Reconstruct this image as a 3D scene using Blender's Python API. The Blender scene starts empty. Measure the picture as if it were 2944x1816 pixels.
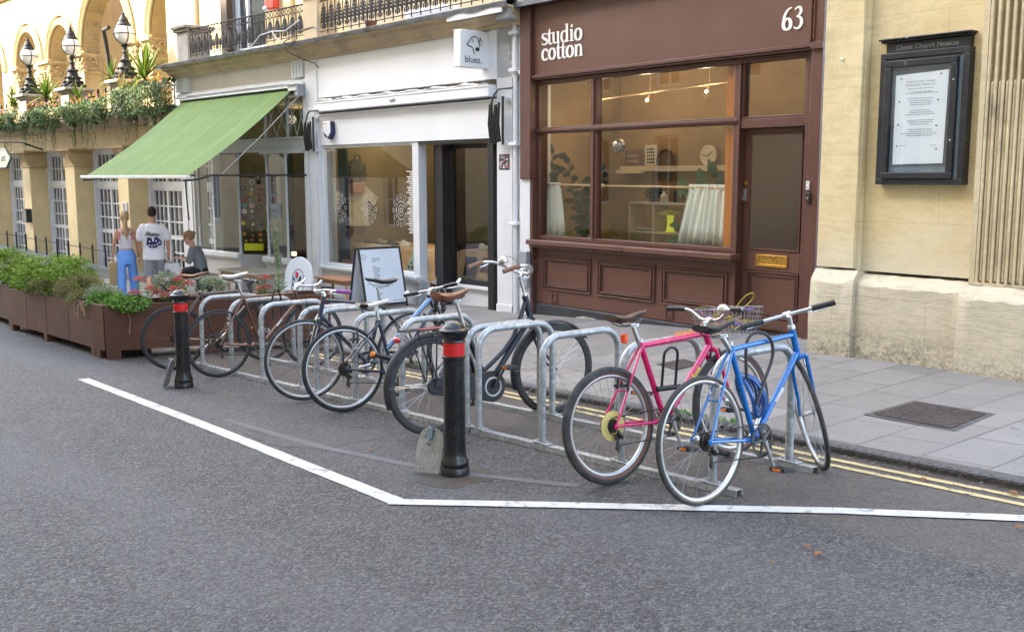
import bpy, math, random
from mathutils import Vector, Matrix
R=math.radians; PI=math.pi; sin=math.sin; cos=math.cos
SC=bpy.context.scene; C=SC.collection
random.seed(7)
# ---------------- camera ----------------
pitch,yaw,roll=R(7.9),R(48.5),R(-.09)
fw=Vector((-sin(yaw)*cos(pitch),cos(yaw)*cos(pitch),-sin(pitch)))
r0=Vector((cos(yaw),sin(yaw),0)); u0=r0.cross(fw)
rt=r0*cos(roll)+u0*sin(roll); up=-r0*sin(roll)+u0*cos(roll)
cd=bpy.data.cameras.new('camera'); cam=bpy.data.objects.new('camera',cd); C.objects.link(cam); SC.camera=cam
cam.matrix_world=Matrix(((rt.x,up.x,-fw.x,0),(rt.y,up.y,-fw.y,0),(rt.z,up.z,-fw.z,0),(0,0,0,1)))
cd.sensor_width=36; cd.lens=36*2920/2944; cd.clip_end=900; cd.clip_start=.1
# ---------------- light ----------------
SUN_EL,SUN_AZ=R(34),math.atan2(-.66,-.75)     # direction towards the sun: (sin az, cos az)
w=bpy.data.worlds.new('World'); SC.world=w; w.use_nodes=True; nt=w.node_tree
sky=nt.nodes.new('ShaderNodeTexSky'); sky.sky_type='NISHITA'; sky.sun_disc=False
sky.sun_elevation=SUN_EL; sky.sun_rotation=SUN_AZ; sky.dust_density=2.5; sky.air_density=1.0
bg=nt.nodes['Background']; bg.inputs[1].default_value=.15; hs=nt.nodes.new('ShaderNodeHueSaturation'); hs.inputs['Saturation'].default_value=.75; nt.links.new(sky.outputs[0],hs.inputs['Color']); nt.links.new(hs.outputs[0],bg.inputs[0])
sd=bpy.data.lights.new('sun','SUN'); sd.energy=3.0; sd.angle=R(.5); sd.color=(1,.9,.74)
so=bpy.data.objects.new('sun',sd); C.objects.link(so)
sdir=Vector((sin(SUN_AZ)*cos(SUN_EL),cos(SUN_AZ)*cos(SUN_EL),sin(SUN_EL)))
so.rotation_euler=sdir.to_track_quat('Z','Y').to_euler(); so.location=(-20,-20,40)
SC.view_settings.view_transform='Standard'; SC.view_settings.look='None'
SC.view_settings.exposure=3.05; SC.view_settings.gamma=1
try:
    SC.cycles.max_bounces=8; SC.cycles.transparent_max_bounces=12; SC.cycles.sample_clamp_indirect=4
except Exception: pass
# ---------------- helpers ----------------
Z0,SL=-1.56,.045
def gz(x,y=0): return Z0+SL*x
def kerb_y(x):
    if x>-12: return 5.46-.075*(x+2.1)
    return 6.2
def pz(x,y):                      # pavement height
    k=kerb_y(x); t=min(1,max(0,(y-k)/3.4))
    e=.10 if x<-5.6 else .10-.036*min(3,(x+5.6))
    e+=.2*min(1,max(0,(-x-19)/6))
    return gz(x)+.037+(e-.037)*t
class Fr:                          # a facade frame: u along the wall to the right, v into the building
    def __init__(s,o,g):
        s.o=Vector((o[0],o[1],0)); s.g=R(g); s.M=Matrix.Translation(s.o)@Matrix.Rotation(-s.g,4,'Z')
    def W(s,u,v,z=0): return s.M@Vector((u,v,z))
WORLD=Fr((0,0),0)
class MB:
    def __init__(s): s.v=[];s.f=[];s.mi=[];s.k=0
    def add(s,vs,fs,M=None):
        n=len(s.v)
        s.v+=[(M@Vector(p)) if M else Vector(p) for p in vs]
        s.f+=[tuple(i+n for i in f) for f in fs]; s.mi+=[s.k]*len(fs); return s
    def box(s,x0,x1,y0,y1,z0,z1,M=None):
        return s.add([(x0,y0,z0),(x1,y0,z0),(x1,y1,z0),(x0,y1,z0),(x0,y0,z1),(x1,y0,z1),(x1,y1,z1),(x0,y1,z1)],
          [(0,3,2,1),(4,5,6,7),(0,1,5,4),(1,2,6,5),(2,3,7,6),(3,0,4,7)],M)
    def frame(s,u0,u1,z0,z1,w,v0,v1,wb=None,wt=None):   # four bars round an opening, butted
        wb=w if wb is None else wb; wt=w if wt is None else wt
        s.box(u0,u1,v0,v1,z0,z0+wb); s.box(u0,u1,v0,v1,z1-wt,z1)
        s.box(u0,u0+w,v0,v1,z0+wb,z1-wt); s.box(u1-w,u1,v0,v1,z0+wb,z1-wt); return s
    def prism(s,pts,ax,d0,d1,M=None): # polygon pts in the plane normal to ax, extruded d0..d1
        n=len(pts)
        mk={'x':lambda p,d:(d,p[0],p[1]),'y':lambda p,d:(p[0],d,p[1]),'z':lambda p,d:(p[0],p[1],d)}[ax]
        vs=[mk(p,d0) for p in pts]+[mk(p,d1) for p in pts]
        return s.add(vs,[tuple(range(n))[::-1],tuple(range(n,2*n))]+[(i,(i+1)%n,(i+1)%n+n,i+n) for i in range(n)],M)
    def tube(s,path,r,n=10,closed=False,M=None):
        P=[Vector(p) for p in path]; m=len(P); rr=r if isinstance(r,(list,tuple)) else [r]*m
        vs=[];t0=None;nrm=None
        for i in range(m):
            a=P[i-1] if (i>0 or closed) else P[i]; b=P[(i+1)%m] if (i<m-1 or closed) else P[i]
            t=(b-a)
            if t.length<1e-9: t=Vector((0,0,1))
            t.normalize()
            if nrm is None:
                h=Vector((0,0,1)) if abs(t.z)<.9 else Vector((1,0,0)); nrm=t.cross(h).normalized()
            else:
                nrm=(nrm-t*nrm.dot(t)); 
                if nrm.length<1e-6: nrm=t.orthogonal()
                nrm.normalize()
            bn=t.cross(nrm)
            for k in range(n):
                an=2*PI*k/n; vs.append(P[i]+(nrm*cos(an)+bn*sin(an))*rr[i])
        fs=[]
        for i in range(m if closed else m-1):
            j=(i+1)%m
            for k in range(n): fs.append((i*n+k,i*n+(k+1)%n,j*n+(k+1)%n,j*n+k))
        if not closed: fs+= [tuple(range(n))[::-1],tuple(range((m-1)*n,m*n))]
        return s.add(vs,fs,M)
    def lathe(s,prof,n=24,M=None):
        vs=[];fs=[];m=len(prof)
        for r,z in prof:
            for k in range(n): vs.append((r*cos(2*PI*k/n),r*sin(2*PI*k/n),z))
        for i in range(m-1):
            for k in range(n): fs.append((i*n+k,i*n+(k+1)%n,(i+1)*n+(k+1)%n,(i+1)*n+k))
        fs+=[tuple(range(n))[::-1],tuple(range((m-1)*n,m*n))]
        return s.add(vs,fs,M)
    def ell(s,c,r,n=12,m=8,M=None):
        r=(r,r,r) if not isinstance(r,(tuple,list)) else r
        prof=[(sin(PI*i/m),-cos(PI*i/m)) for i in range(m+1)]
        prof[0]=(.001,-1);prof[-1]=(.001,1)
        L=Matrix.Translation(c)@Matrix.Diagonal((r[0],r[1],r[2],1))
        return s.lathe(prof,n,(M@L) if M else L)
    def ring(s,c,R1,r,n=24,k=6,M=None,ax='y'):
        P=[]
        for i in range(n):
            a=2*PI*i/n
            P.append({'y':(c[0]+R1*cos(a),c[1],c[2]+R1*sin(a)),'z':(c[0]+R1*cos(a),c[1]+R1*sin(a),c[2]),'x':(c[0],c[1]+R1*cos(a),c[2]+R1*sin(a))}[ax])
        return s.tube(P,r,k,True,M)
    def leaf(s,p,size,nrm,dirv,asp=.5,fold=.15):
        d=Vector(dirv).normalized(); nn=Vector(nrm); side=d.cross(nn)
        if side.length<1e-4: side=d.orthogonal()
        side.normalize(); nn=side.cross(d); p=Vector(p)
        a=p; b=p+d*size*.5+side*size*asp*.5+nn*size*fold; c2=p+d*size; e=p+d*size*.5-side*size*asp*.5+nn*size*fold
        n=len(s.v); s.v+=[a,b,c2,e]; s.f+=[(n,n+1,n+2),(n,n+2,n+3)]; s.mi+=[s.k]*2
    def text(s,txt,size,M,ext=.002,align='LEFT',off=0,shear=0,sx=1):
        cu=bpy.data.curves.new('t','FONT'); cu.body=txt; cu.size=size; cu.extrude=ext; cu.align_x=align; cu.offset=off; cu.shear=shear; cu.resolution_u=3
        ob=bpy.data.objects.new('t',cu); C.objects.link(ob)
        dg=bpy.context.evaluated_depsgraph_get(); me=bpy.data.meshes.new_from_object(ob.evaluated_get(dg))
        Q=M@Matrix.Diagonal((sx,1,1,1))
        s.add([v.co[:] for v in me.vertices],[tuple(p.vertices) for p in me.polygons],Q)
        bpy.data.objects.remove(ob); bpy.data.curves.remove(cu); bpy.data.meshes.remove(me); return s
    def build(s,name,mat,parent=None,smooth=True,bevel=0,label=None,ang=35):
        me=bpy.data.meshes.new(name); b=BASE.get(parent.name,Vector((0,0,0))) if parent else Vector((0,0,0))
        me.from_pydata([tuple(p-b) for p in s.v],[],s.f)
        for m in (mat if isinstance(mat,(list,tuple)) else [mat]): me.materials.append(m)
        if any(s.mi): me.polygons.foreach_set('material_index',s.mi)
        me.update()
        if smooth:
            me.polygons.foreach_set('use_smooth',[True]*len(me.polygons)); me.set_sharp_from_angle(angle=R(ang))
        o=bpy.data.objects.new(name,me); C.objects.link(o)
        if parent: o.parent=parent; BASE[o.name]=b
        if bevel:
            bv=o.modifiers.new('bevel','BEVEL'); bv.width=bevel; bv.segments=2; bv.limit_method='ANGLE'; bv.angle_limit=R(40)
        if label: o['label']=label
        return o
BASE={}
def tag(o,label,cat,group=None,kind=None):
    if label: o['label']=label
    if cat: o['category']=cat
    if group: o['group']=group
    if kind: o['kind']=kind
    return o
def thing(name,label,cat,base=(0,0,0),fr=WORLD,group=None):
    o=bpy.data.objects.new(name,None); C.objects.link(o); o.empty_display_size=.2
    o.matrix_world=fr.M@Matrix.Translation(base); BASE[o.name]=Vector(base)
    return tag(o,label,cat,group)
def single(mb,name,mat,label,cat,base,fr=WORLD,group=None,smooth=True,bevel=0,ang=35): # a thing that is one mesh
    me=mb.build(name,mat,None,smooth,bevel,None,ang); b=Vector(base)
    for v in me.data.vertices: v.co-=b
    me.matrix_world=fr.M@Matrix.Translation(base); return tag(me,label,cat,group)
def struct(mb,name,mat,smooth=False,bevel=0):
    o=mb.build(name,mat,None,smooth,bevel); o['kind']='structure'; return o
def copy_tree(o,parent=None):
    c=o.copy(); C.objects.link(c); c.parent=parent
    for ch in list(o.children): copy_tree(ch,c)
    return c
def arc(cx,cz,r,a0,a1,n,y=0): return [(cx+r*cos(R(a0+(a1-a0)*i/n)),y,cz+r*sin(R(a0+(a1-a0)*i/n))) for i in range(n+1)]
def TM(u,v,z,rx=90,rz=0,ry=0): return Matrix.Translation((u,v,z))@Matrix.Rotation(R(rz),4,'Z')@Matrix.Rotation(R(rx),4,'X')@Matrix.Rotation(R(ry),4,'Z')
# ---------------- materials ----------------
def lin(h): # sRGB hex -> linear
    c=[int(h[i:i+2],16)/255 for i in (0,2,4)]
    return tuple((x/12.92 if x<.04 else ((x+.055)/1.055)**2.4) for x in c)
class NT:
    def __init__(s,name):
        s.m=bpy.data.materials.new(name); s.m.use_nodes=True; s.t=s.m.node_tree; s.b=s.t.nodes['Principled BSDF']; s.out=s.t.nodes['Material Output']
        s.co=s.t.nodes.new('ShaderNodeTexCoord')
    def n(s,ty,**k):
        x=s.t.nodes.new(ty)
        for a,b in k.items(): setattr(x,a,b)
        return x
    def l(s,a,b): s.t.links.new(a,b)
    def val(s,x,sock):
        if isinstance(x,(int,float)): sock.default_value=x
        elif isinstance(x,(tuple,list)): sock.default_value=tuple(x)+((1,) if len(x)==3 and len(sock.default_value)==4 else ())
        else: s.l(x,sock)
    def noise(s,scale,detail=4,rough=.55,vec=None,dist=0,map_=None):
        x=s.n('ShaderNodeTexNoise'); x.inputs['Scale'].default_value=scale; x.inputs['Detail'].default_value=detail; x.inputs['Roughness'].default_value=rough; x.inputs['Distortion'].default_value=dist
        s.l(vec or s.co.outputs['Object'],x.inputs['Vector']); return x.outputs['Fac']
    def mapping(s,scale=(1,1,1),rot=(0,0,0),loc=(0,0,0),src='Object'):
        x=s.n('ShaderNodeMapping'); x.inputs['Scale'].default_value=scale; x.inputs['Rotation'].default_value=rot; x.inputs['Location'].default_value=loc
        s.l(s.co.outputs[src],x.inputs['Vector']); return x.outputs[0]
    def ramp(s,fac,stops):
        x=s.n('ShaderNodeValToRGB'); e=x.color_ramp.elements
        while len(e)<len(stops): e.new(.5)
        for i,(p,c) in enumerate(stops):
            e[i].position=p; e[i].color=(c,c,c,1) if isinstance(c,(int,float)) else tuple(c)+(1,)
        s.l(fac,x.inputs[0]); return x.outputs[0]
    def mix(s,fac,a,b,mode='MIX'):
        x=s.n('ShaderNodeMix',data_type='RGBA',blend_type=mode); s.val(fac,x.inputs[0]); s.val(a,x.inputs[6]); s.val(b,x.inputs[7]); return x.outputs[2]
    def math(s,op,a,b=0):
        x=s.n('ShaderNodeMath',operation=op); s.val(a,x.inputs[0]); s.val(b,x.inputs[1]); return x.outputs[0]
    def bump(s,h,strength=.3,dist=.01,prev=None):
        x=s.n('ShaderNodeBump'); x.inputs['Strength'].default_value=strength; x.inputs['Distance'].default_value=dist; s.l(h,x.inputs['Height'])
        if prev: s.l(prev,x.inputs['Normal'])
        return x.outputs[0]
    def done(s,col=None,rough=None,metal=None,normal=None,**k):
        if col is not None: s.val(col,s.b.inputs['Base Color'])
        if rough is not None: s.val(rough,s.b.inputs['Roughness'])
        if metal is not None: s.val(metal,s.b.inputs['Metallic'])
        if normal is not None: s.l(normal,s.b.inputs['Normal'])
        for a,b in k.items(): s.val(b,s.b.inputs[a.replace('_',' ')])
        return s.m
def paint(name,col,rough=.45,var=.12,scale=3,chip=None,chipamt=.0,bump=.05,bscale=30,metal=0,coat=0,grime=.0):
    t=NT(name); a=t.noise(scale,6,.6); dark=tuple(c*(1-var*1.6) for c in col); light=tuple(min(1,c*(1+var)) for c in col)
    c=t.ramp(a,[(.25,dark),(.75,light)])
    if grime:
        g=t.noise(1.3,8,.7,t.mapping((1,1,.35))); c=t.mix(t.ramp(g,[(.5,0),(.72,grime)]),c,(.12,.1,.08))
    if chip is not None:
        k=t.noise(9,10,.75); c=t.mix(t.ramp(k,[(.64-chipamt,0),(.66-chipamt,1)]),c,chip)
    r=t.ramp(t.noise(scale*4,4),[(.3,max(0,rough-.08)),(.7,min(1,rough+.1))])
    return t.done(c,r,metal,t.bump(t.noise(bscale,5,.6),bump,.01),Coat_Weight=coat)
def flat(name,col,rough=.5,metal=0,coat=0,var=.08): return paint(name,col,rough,var,6,metal=metal,coat=coat,bump=.02)
def glow(name,col,st):
    t=NT(name); return t.done(col,.4,0,Emission_Color=col,Emission_Strength=st)
def glass_mat(name,tint=(1,1,1),amount=1.0,rough=.0):
    t=NT(name); t.t.nodes.remove(t.b)
    lw=t.n('ShaderNodeLayerWeight'); lw.inputs[0].default_value=.5
    f=t.math('ADD',t.math('MULTIPLY',t.math('POWER',lw.outputs['Facing'],5),.96),.045)
    tr=t.n('ShaderNodeBsdfTransparent'); tr.inputs[0].default_value=tint+(1,)
    gl=t.n('ShaderNodeBsdfGlossy'); gl.inputs['Roughness'].default_value=rough
    mx=t.n('ShaderNodeMixShader'); t.l(t.math('MINIMUM',t.math('MULTIPLY',f,amount),1),mx.inputs[0]); t.l(tr.outputs[0],mx.inputs[1]); t.l(gl.outputs[0],mx.inputs[2]); t.l(mx.outputs[0],t.out.inputs[0])
    return t.m
def foliage(name,cols,rough=.5):
    t=NT(name); g=t.n('ShaderNodeNewGeometry'); n=len(cols)
    c=t.ramp(g.outputs['Random Per Island'],[(i/(n-1) if n>1 else 0,k) for i,k in enumerate(cols)])
    m=t.done(c,max(rough,.65)); t.b.inputs['Specular IOR Level'].default_value=.25; t.b.inputs['Subsurface Weight'].default_value=0
    tl=t.n('ShaderNodeBsdfTranslucent'); t.l(c,tl.inputs[0]); mx=t.n('ShaderNodeMixShader'); mx.inputs[0].default_value=.3
    t.l(t.b.outputs[0],mx.inputs[1]); t.l(tl.outputs[0],mx.inputs[2]); t.l(mx.outputs[0],t.out.inputs[0]); return t.m
def wood(name,c1,c2,scale=(1,1,14),rough=.5):
    t=NT(name); a=t.noise(3,6,.6,t.mapping(scale),1.5)
    return t.done(t.ramp(a,[(.3,c1),(.7,c2)]),rough,0,t.bump(a,.1,.003))
# ---------------- ground materials ----------------
def m_asphalt():
    t=NT('asphalt')
    def vor(sc):
        v=t.n('ShaderNodeTexVoronoi'); v.inputs['Scale'].default_value=sc; t.l(t.co.outputs['Object'],v.inputs['Vector']); return v
    v=vor(115); v2=vor(66)
    st=t.ramp(t.mix(.5,v.outputs['Color'],v2.outputs['Color']),[(.2,(.018,.017,.017)),(.42,(.044,.042,.041)),(.6,(.082,.079,.076)),(.8,(.18,.172,.165))])
    big=t.noise(.35,6,.6); c=t.mix(t.ramp(big,[(.35,0),(.8,.3)]),st,(.062,.056,.06))
    mid=t.noise(2.2,8,.7); c=t.mix(t.ramp(mid,[(.45,0),(.8,.35)]),c,(.14,.137,.13))
    # worn tyre bands along the street, oil spots
    sx=t.n('ShaderNodeSeparateXYZ'); t.l(t.co.outputs['Object'],sx.inputs[0])
    band=t.math('ADD',sx.outputs[1],t.math('MULTIPLY',t.noise(.6,4),.9)); wv=t.math('ABSOLUTE',t.math('SUBTRACT',t.math('FRACT',t.math('MULTIPLY',band,.62)),.5)); c=t.mix(t.ramp(wv,[(.05,.22),(.25,0)]),c,(.15,.145,.15))
    oil=t.noise(1.1,5,.5,t.mapping((1,1.6,1),(0,0,0),(5,3,0))); c=t.mix(t.ramp(oil,[(.66,0),(.74,.55)]),c,(.035,.032,.033))
    yy=t.math('ADD',sx.outputs[1],t.math('MULTIPLY',sx.outputs[0],.055)); yy=t.math('ADD',yy,t.math('MULTIPLY',t.noise(1.5,4),.25))
    strip=t.math('MULTIPLY',t.ramp(t.math('MULTIPLY',yy,.1),[(.41,0),(.435,1)]),.6)
    c=t.mix(strip,c,t.mix(t.noise(14,6),(.085,.068,.055),(.17,.14,.115)))
    # dirt gathered against the kerb
    kd=t.ramp(t.math('MULTIPLY',t.math('ADD',t.math('ADD',sx.outputs[1],t.math('MULTIPLY',sx.outputs[0],.075)),t.math('MULTIPLY',t.noise(6,6),.14)),.1),[(.520,0),(.536,.8)]); c=t.mix(kd,c,(.06,.045,.032))
    sp=t.noise(170,2,.5); c=t.mix(t.ramp(sp,[(.64,0),(.70,.55)]),c,(.45,.43,.40))
    wsp=t.noise(7,9,.8,t.mapping((1,1,1),(0,0,0),(9,9,0))); c=t.mix(t.ramp(wsp,[(.735,0),(.75,.8)]),c,(.45,.45,.43))
    cr=t.n('ShaderNodeTexVoronoi',feature='DISTANCE_TO_EDGE'); cr.inputs['Scale'].default_value=.42
    nz=t.n('ShaderNodeTexNoise'); nz.inputs['Scale'].default_value=1.7; nz.inputs['Detail'].default_value=8; t.l(t.co.outputs['Object'],nz.inputs['Vector'])
    t.l(t.mix(.3,t.co.outputs['Object'],nz.outputs['Color'],'ADD'),cr.inputs['Vector'])
    c=t.mix(t.math('MULTIPLY',t.ramp(cr.outputs['Distance'],[(.0,1),(.005,0)]),t.ramp(t.noise(.8,3),[(.52,0),(.62,.7)])),c,(.025,.023,.023))
    h=t.math('ADD',t.ramp(v.outputs['Distance'],[(0,1),(.7,0)]),t.math('MULTIPLY',t.ramp(v2.outputs['Distance'],[(0,1),(.6,0)]),1.6))
    return t.done(c,t.ramp(t.noise(60,3),[(.3,.55),(.7,.85)]),0,t.bump(h,.9,.009))
def m_slabs():
    t=NT('paving slabs')
    mp=t.mapping((1,1,1),(0,0,R(90)),(0.13,.25,0))
    br=t.n('ShaderNodeTexBrick'); t.l(mp,br.inputs['Vector']); br.offset=.45; br.squash=1; br.offset_frequency=2
    I=br.inputs; I['Scale'].default_value=1; I['Mortar Size'].default_value=.007; I['Mortar Smooth'].default_value=.15; I['Bias'].default_value=0; I['Brick Width'].default_value=.66; I['Row Height'].default_value=.42
    I['Color1'].default_value=(.15,.142,.132,1); I['Color2'].default_value=(.235,.222,.205,1); I['Mortar'].default_value=(.035,.033,.032,1)
    c=t.mix(t.ramp(t.noise(1.6,8,.7),[(.35,0),(.7,.65)]),br.outputs['Color'],(.15,.142,.138))
    c=t.mix(t.ramp(t.noise(160,3),[(.5,0),(.75,.45)]),c,(.34,.32,.31))
    c=t.mix(t.ramp(t.noise(7,8,.75),[(.56,0),(.72,.6)]),c,(.08,.073,.065)); c=t.mix(t.ramp(t.noise(13,2,.3,t.mapping((1,1,1),(0,0,0),(4,7,0))),[(.74,0),(.755,.7)]),c,(.05,.047,.045)); c=t.mix(t.ramp(t.noise(.7,6,.7,t.mapping((1,1,1),(0,0,0),(1,2,0))),[(.45,0),(.7,.45)]),c,(.24,.225,.20))
    h=t.math('SUBTRACT',t.math('MULTIPLY',t.noise(60,6),.25),t.math('MULTIPLY',br.outputs['Fac'],1.2))
    return t.done(c,.72,0,t.bump(h,.45,.008))
def m_stone(name,c1,c2,stain=.35,bump=.35,joints=True,rows=.62,bw=1.15,strata=False,worn=0,soot=0):
    t=NT(name); n1=t.noise(1.4,8,.65); c=t.ramp(n1,[(.25,c1),(.75,c2)])
    c=t.mix(t.ramp(t.noise(6,8,.7,t.mapping((1,1,3))),[(.45,0),(.75,.4)]),c,tuple(k*.72 for k in c1))
    g=t.noise(.9,8,.75,t.mapping((1.3,1.3,.5))); c=t.mix(t.ramp(g,[(.52,0),(.75,stain)]),c,(.16,.14,.11))
    h=t.noise(40,8,.7); bm=t.bump(h,bump,.006)
    if strata:
        w=t.noise(3.0,8,.72,t.mapping((1.2,1.2,9),(0,R(9),0)),1.2); c=t.mix(t.ramp(w,[(.5,0),(.62,.28)]),c,(.16,.145,.11)); bm=t.bump(w,.45,.02,bm)
        sx=t.n('ShaderNodeSeparateXYZ'); t.l(t.co.outputs['Object'],sx.inputs[0])
        low=t.ramp(t.math('ADD',sx.outputs[2],t.math('MULTIPLY',t.noise(1.5,5),.55)),[(.15,1),(.62,0)])
        blk=t.ramp(t.noise(26,8,.8),[(.42,0),(.6,1)]); c=t.mix(t.math('MULTIPLY',t.math('MULTIPLY',low,blk),.95),c,(.045,.043,.035))
    if worn:
        sx=t.n('ShaderNodeSeparateXYZ'); t.l(t.co.outputs['Object'],sx.inputs[0]); z_=t.math('ADD',t.math('MULTIPLY',sx.outputs[2],.4),t.math('MULTIPLY',t.noise(1.1,6,.65),.55))
        c=t.mix(t.ramp(z_,[(.52,.75),(.80,0)]),c,(.60,.57,.48)); pit=t.noise(11,10,.8); c=t.mix(t.ramp(pit,[(.68,0),(.73,.7)]),c,(.12,.10,.07)); bm=t.bump(pit,.35,.008,bm)
        gr=t.noise(3,8,.7,t.mapping((1,1,4),(0,R(6),0))); c=t.mix(t.ramp(gr,[(.52,0),(.66,.22)]),c,(.30,.22,.12))
    if soot:
        g2=t.noise(1.7,8,.75,t.mapping((1.2,1.2,.8),(0,0,0),(2,1,4))); c=t.mix(t.ramp(g2,[(.50,0),(.68,soot)]),c,(.07,.06,.045))
    if joints:
        br=t.n('ShaderNodeTexBrick'); t.l(t.mapping((1,1,1),(R(90),0,0),(.3,.02,0)),br.inputs['Vector']); I=br.inputs
        I['Scale'].default_value=1; I['Mortar Size'].default_value=.003; I['Brick Width'].default_value=bw; I['Row Height'].default_value=rows; I['Mortar Smooth'].default_value=.3
        c=t.mix(t.math('MULTIPLY',br.outputs['Fac'],.38),c,tuple(k*.4 for k in c1)); bm=t.bump(t.math('SUBTRACT',1,br.outputs['Fac']),.3,.004,bm)
    return t.done(c,.85,0,bm)
M_ASPH=m_asphalt(); M_SLAB=m_slabs()
M_WLINE=paint('white road paint',(.56,.545,.50),.75,.12,6,(.30,.29,.28),.075,.8,70)
M_YLINE=paint('yellow road paint',(.58,.46,.22),.75,.14,6,(.15,.14,.13),.095,.8,70)
M_KERB=paint('kerb granite',(.09,.085,.08),.7,.3,20,bump=.5,bscale=60)
def m_galv():
    t=NT('galvanised steel'); v=t.n('ShaderNodeTexVoronoi'); v.inputs['Scale'].default_value=38; t.l(t.co.outputs['Object'],v.inputs['Vector'])
    c=t.ramp(v.outputs['Color'],[(0,(.27,.29,.30)),(.5,(.38,.40,.41)),(1,(.52,.54,.55))]); c=t.mix(t.ramp(t.noise(9,8,.7),[(.5,0),(.75,.6)]),c,(.62,.63,.62))
    c=t.mix(t.ramp(t.noise(30,8,.8),[(.66,0),(.72,.7)]),c,(.12,.1,.08))
    return t.done(c,t.ramp(t.noise(25,4),[(.3,.38),(.7,.6)]),.55,t.bump(t.noise(70,4),.08,.004))
M_GALV=m_galv()
M_BLACKP=paint('black gloss paint',(.006,.006,.007),.3,.3,5,(.12,.11,.10),-.075,.06,40,coat=.15)
M_RED=flat('red reflective band',(.52,.01,.01),.35)
M_STEEL=paint('checker plate steel',(.30,.295,.275),.45,.25,12,metal=.2)
M_CHROME=flat('polished alloy',(.62,.62,.62),.22,1.0)
M_ALLOY=flat('brushed alloy',(.5,.5,.5),.38,.9)
M_DSTEEL=flat('dark steel',(.09,.085,.08),.4,.8)
M_RUBBER=paint('tyre rubber',(.02,.02,.02),.75,.4,30,bump=.3,bscale=120)
M_RUBBERG=paint('dusty tyre rubber',(.045,.043,.04),.8,.4,14,bump=.3,bscale=120)
M_TAN=flat('tan tyre wall',(.16,.075,.05),.7)
M_GUM=flat('gum tyre wall',(.17,.11,.045),.7)
M_BPLAST=flat('black plastic',(.018,.018,.02),.45)
M_IRON=paint('iron cover',(.075,.055,.05),.6,.35,14,metal=.3,bump=.4,bscale=60)
# ---------------- road, pavement, markings ----------------
def gquad(mb,pts,dz,f=gz):
    mb.add([(x,y,f(x,y)+dz) for x,y in pts],[tuple(range(len(pts)))])
mb=MB(); xs=[-260,-120,-60,-30,-12,0,12,40,90,200]; ys=[-200,-60,-20,0,6,20,60,200]
for x in xs:
    for y in ys: mb.v.append(Vector((x,y,gz(x))))
for i in range(len(xs)-1):
    for j in range(len(ys)-1):
        a=i*len(ys)+j; mb.f.append((a,a+len(ys),a+len(ys)+1,a+1)); mb.mi.append(0)
struct(mb,'road',M_ASPH)
mb=MB(); xs=[-70,-50,-40,-30,-24,-20,-16,-13,-12,-10,-8,-6.5,-5.6,-5,-4,-3,-2,-1,0,2,6,14]; N=8
for x in xs:
    k=kerb_y(x)+.13
    for j in range(N+1):
        y=k+(13-k)*(j/N)**.8; mb.v.append(Vector((x,y,pz(x,y)+.0)))
for i in range(len(xs)-1):
    for j in range(N):
        a=i*(N+1)+j; mb.f.append((a,a+N+1,a+N+2,a+1)); mb.mi.append(0)
struct(mb,'pavement',M_SLAB)
mb=MB()       # kerb with its ribbed iron nosing
kp=[(x,kerb_y(x)) for x in (-70,-40,-20,-12,-6,0,14)]
for (x0,y0),(x1,y1) in zip(kp[:-1],kp[1:]):
    for a,b,h0,h1 in ((0,.13,.037,.037),):
        vs=[(x0,y0,gz(x0)-.1),(x1,y1,gz(x1)-.1),(x1,y1,gz(x1)+h1),(x0,y0,gz(x0)+h0),(x1,y1+b,pz(x1,y1+b)+.003),(x0,y0+b,pz(x0,y0+b)+.003)]
        mb.add(vs,[(0,1,2,3),(3,2,4,5)])
x=-13.0
while x<2:
    y=kerb_y(x); z=gz(x)+.040; mb.add([(x,y-.012,z-.012),(x+.035,y-.014,z-.012),(x+.035,y+.05,z+.006),(x,y+.05,z+.006),(x+.005,y-.01,z+.004),(x+.03,y-.012,z+.004)],[(0,1,5,4),(4,5,2,3),(0,4,3),(1,2,5)]); x+=.06
struct(mb,'kerb',M_KERB)
def line(name,pts,w,mat,dz=.004):
    mb=MB()
    for (x0,y0),(x1,y1) in zip(pts[:-1],pts[1:]):
        L=math.hypot(x1-x0,y1-y0); nx,ny=-(y1-y0)/L*w/2,(x1-x0)/L*w/2; n=max(1,int(L/.12)); 
        pr=None
        for i in range(n+1):
            t=i/n; e=random.uniform(-.006,.006) if w>.06 else random.uniform(-.002,.002); a=(x0+(x1-x0)*t+nx*(1+e*8),y0+(y1-y0)*t+ny*(1+e*8)); b=(x0+(x1-x0)*t-nx,y0+(y1-y0)*t-ny+random.uniform(-.003,.003))
            if pr: gquad(mb,[pr[1],b,a,pr[0]],dz)
            pr=(a,b)
    return struct(mb,name,mat)
line('white_road_line',[(-10.38,3.42),(-7.3,3.25),(-4.37,3.06)],.105,M_WLINE)
line('white_road_line',[(-4.43,3.03),(-2.62,4.475),(-1.3,5.38)],.1,M_WLINE,.0065)
line('yellow_road_line',[(-10,5.76),(-6.39,5.52),(-3.09,5.265),(0,5.07),(6,4.6)],.05,M_YLINE)
line('yellow_road_line',[(-10,5.87),(-6.39,5.63),(-3.09,5.385),(0,5.19),(6,4.72)],.05,M_YLINE)
M_SEAL=paint('bitumen seal',(.115,.108,.11),.8,.12,5,bump=.3,bscale=120)
line('road_seal_strip',[(-7.3,3.45),(-5.9,3.47),(-4.75,3.62),(-3.9,3.95)],.07,M_SEAL,.0022)
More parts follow.
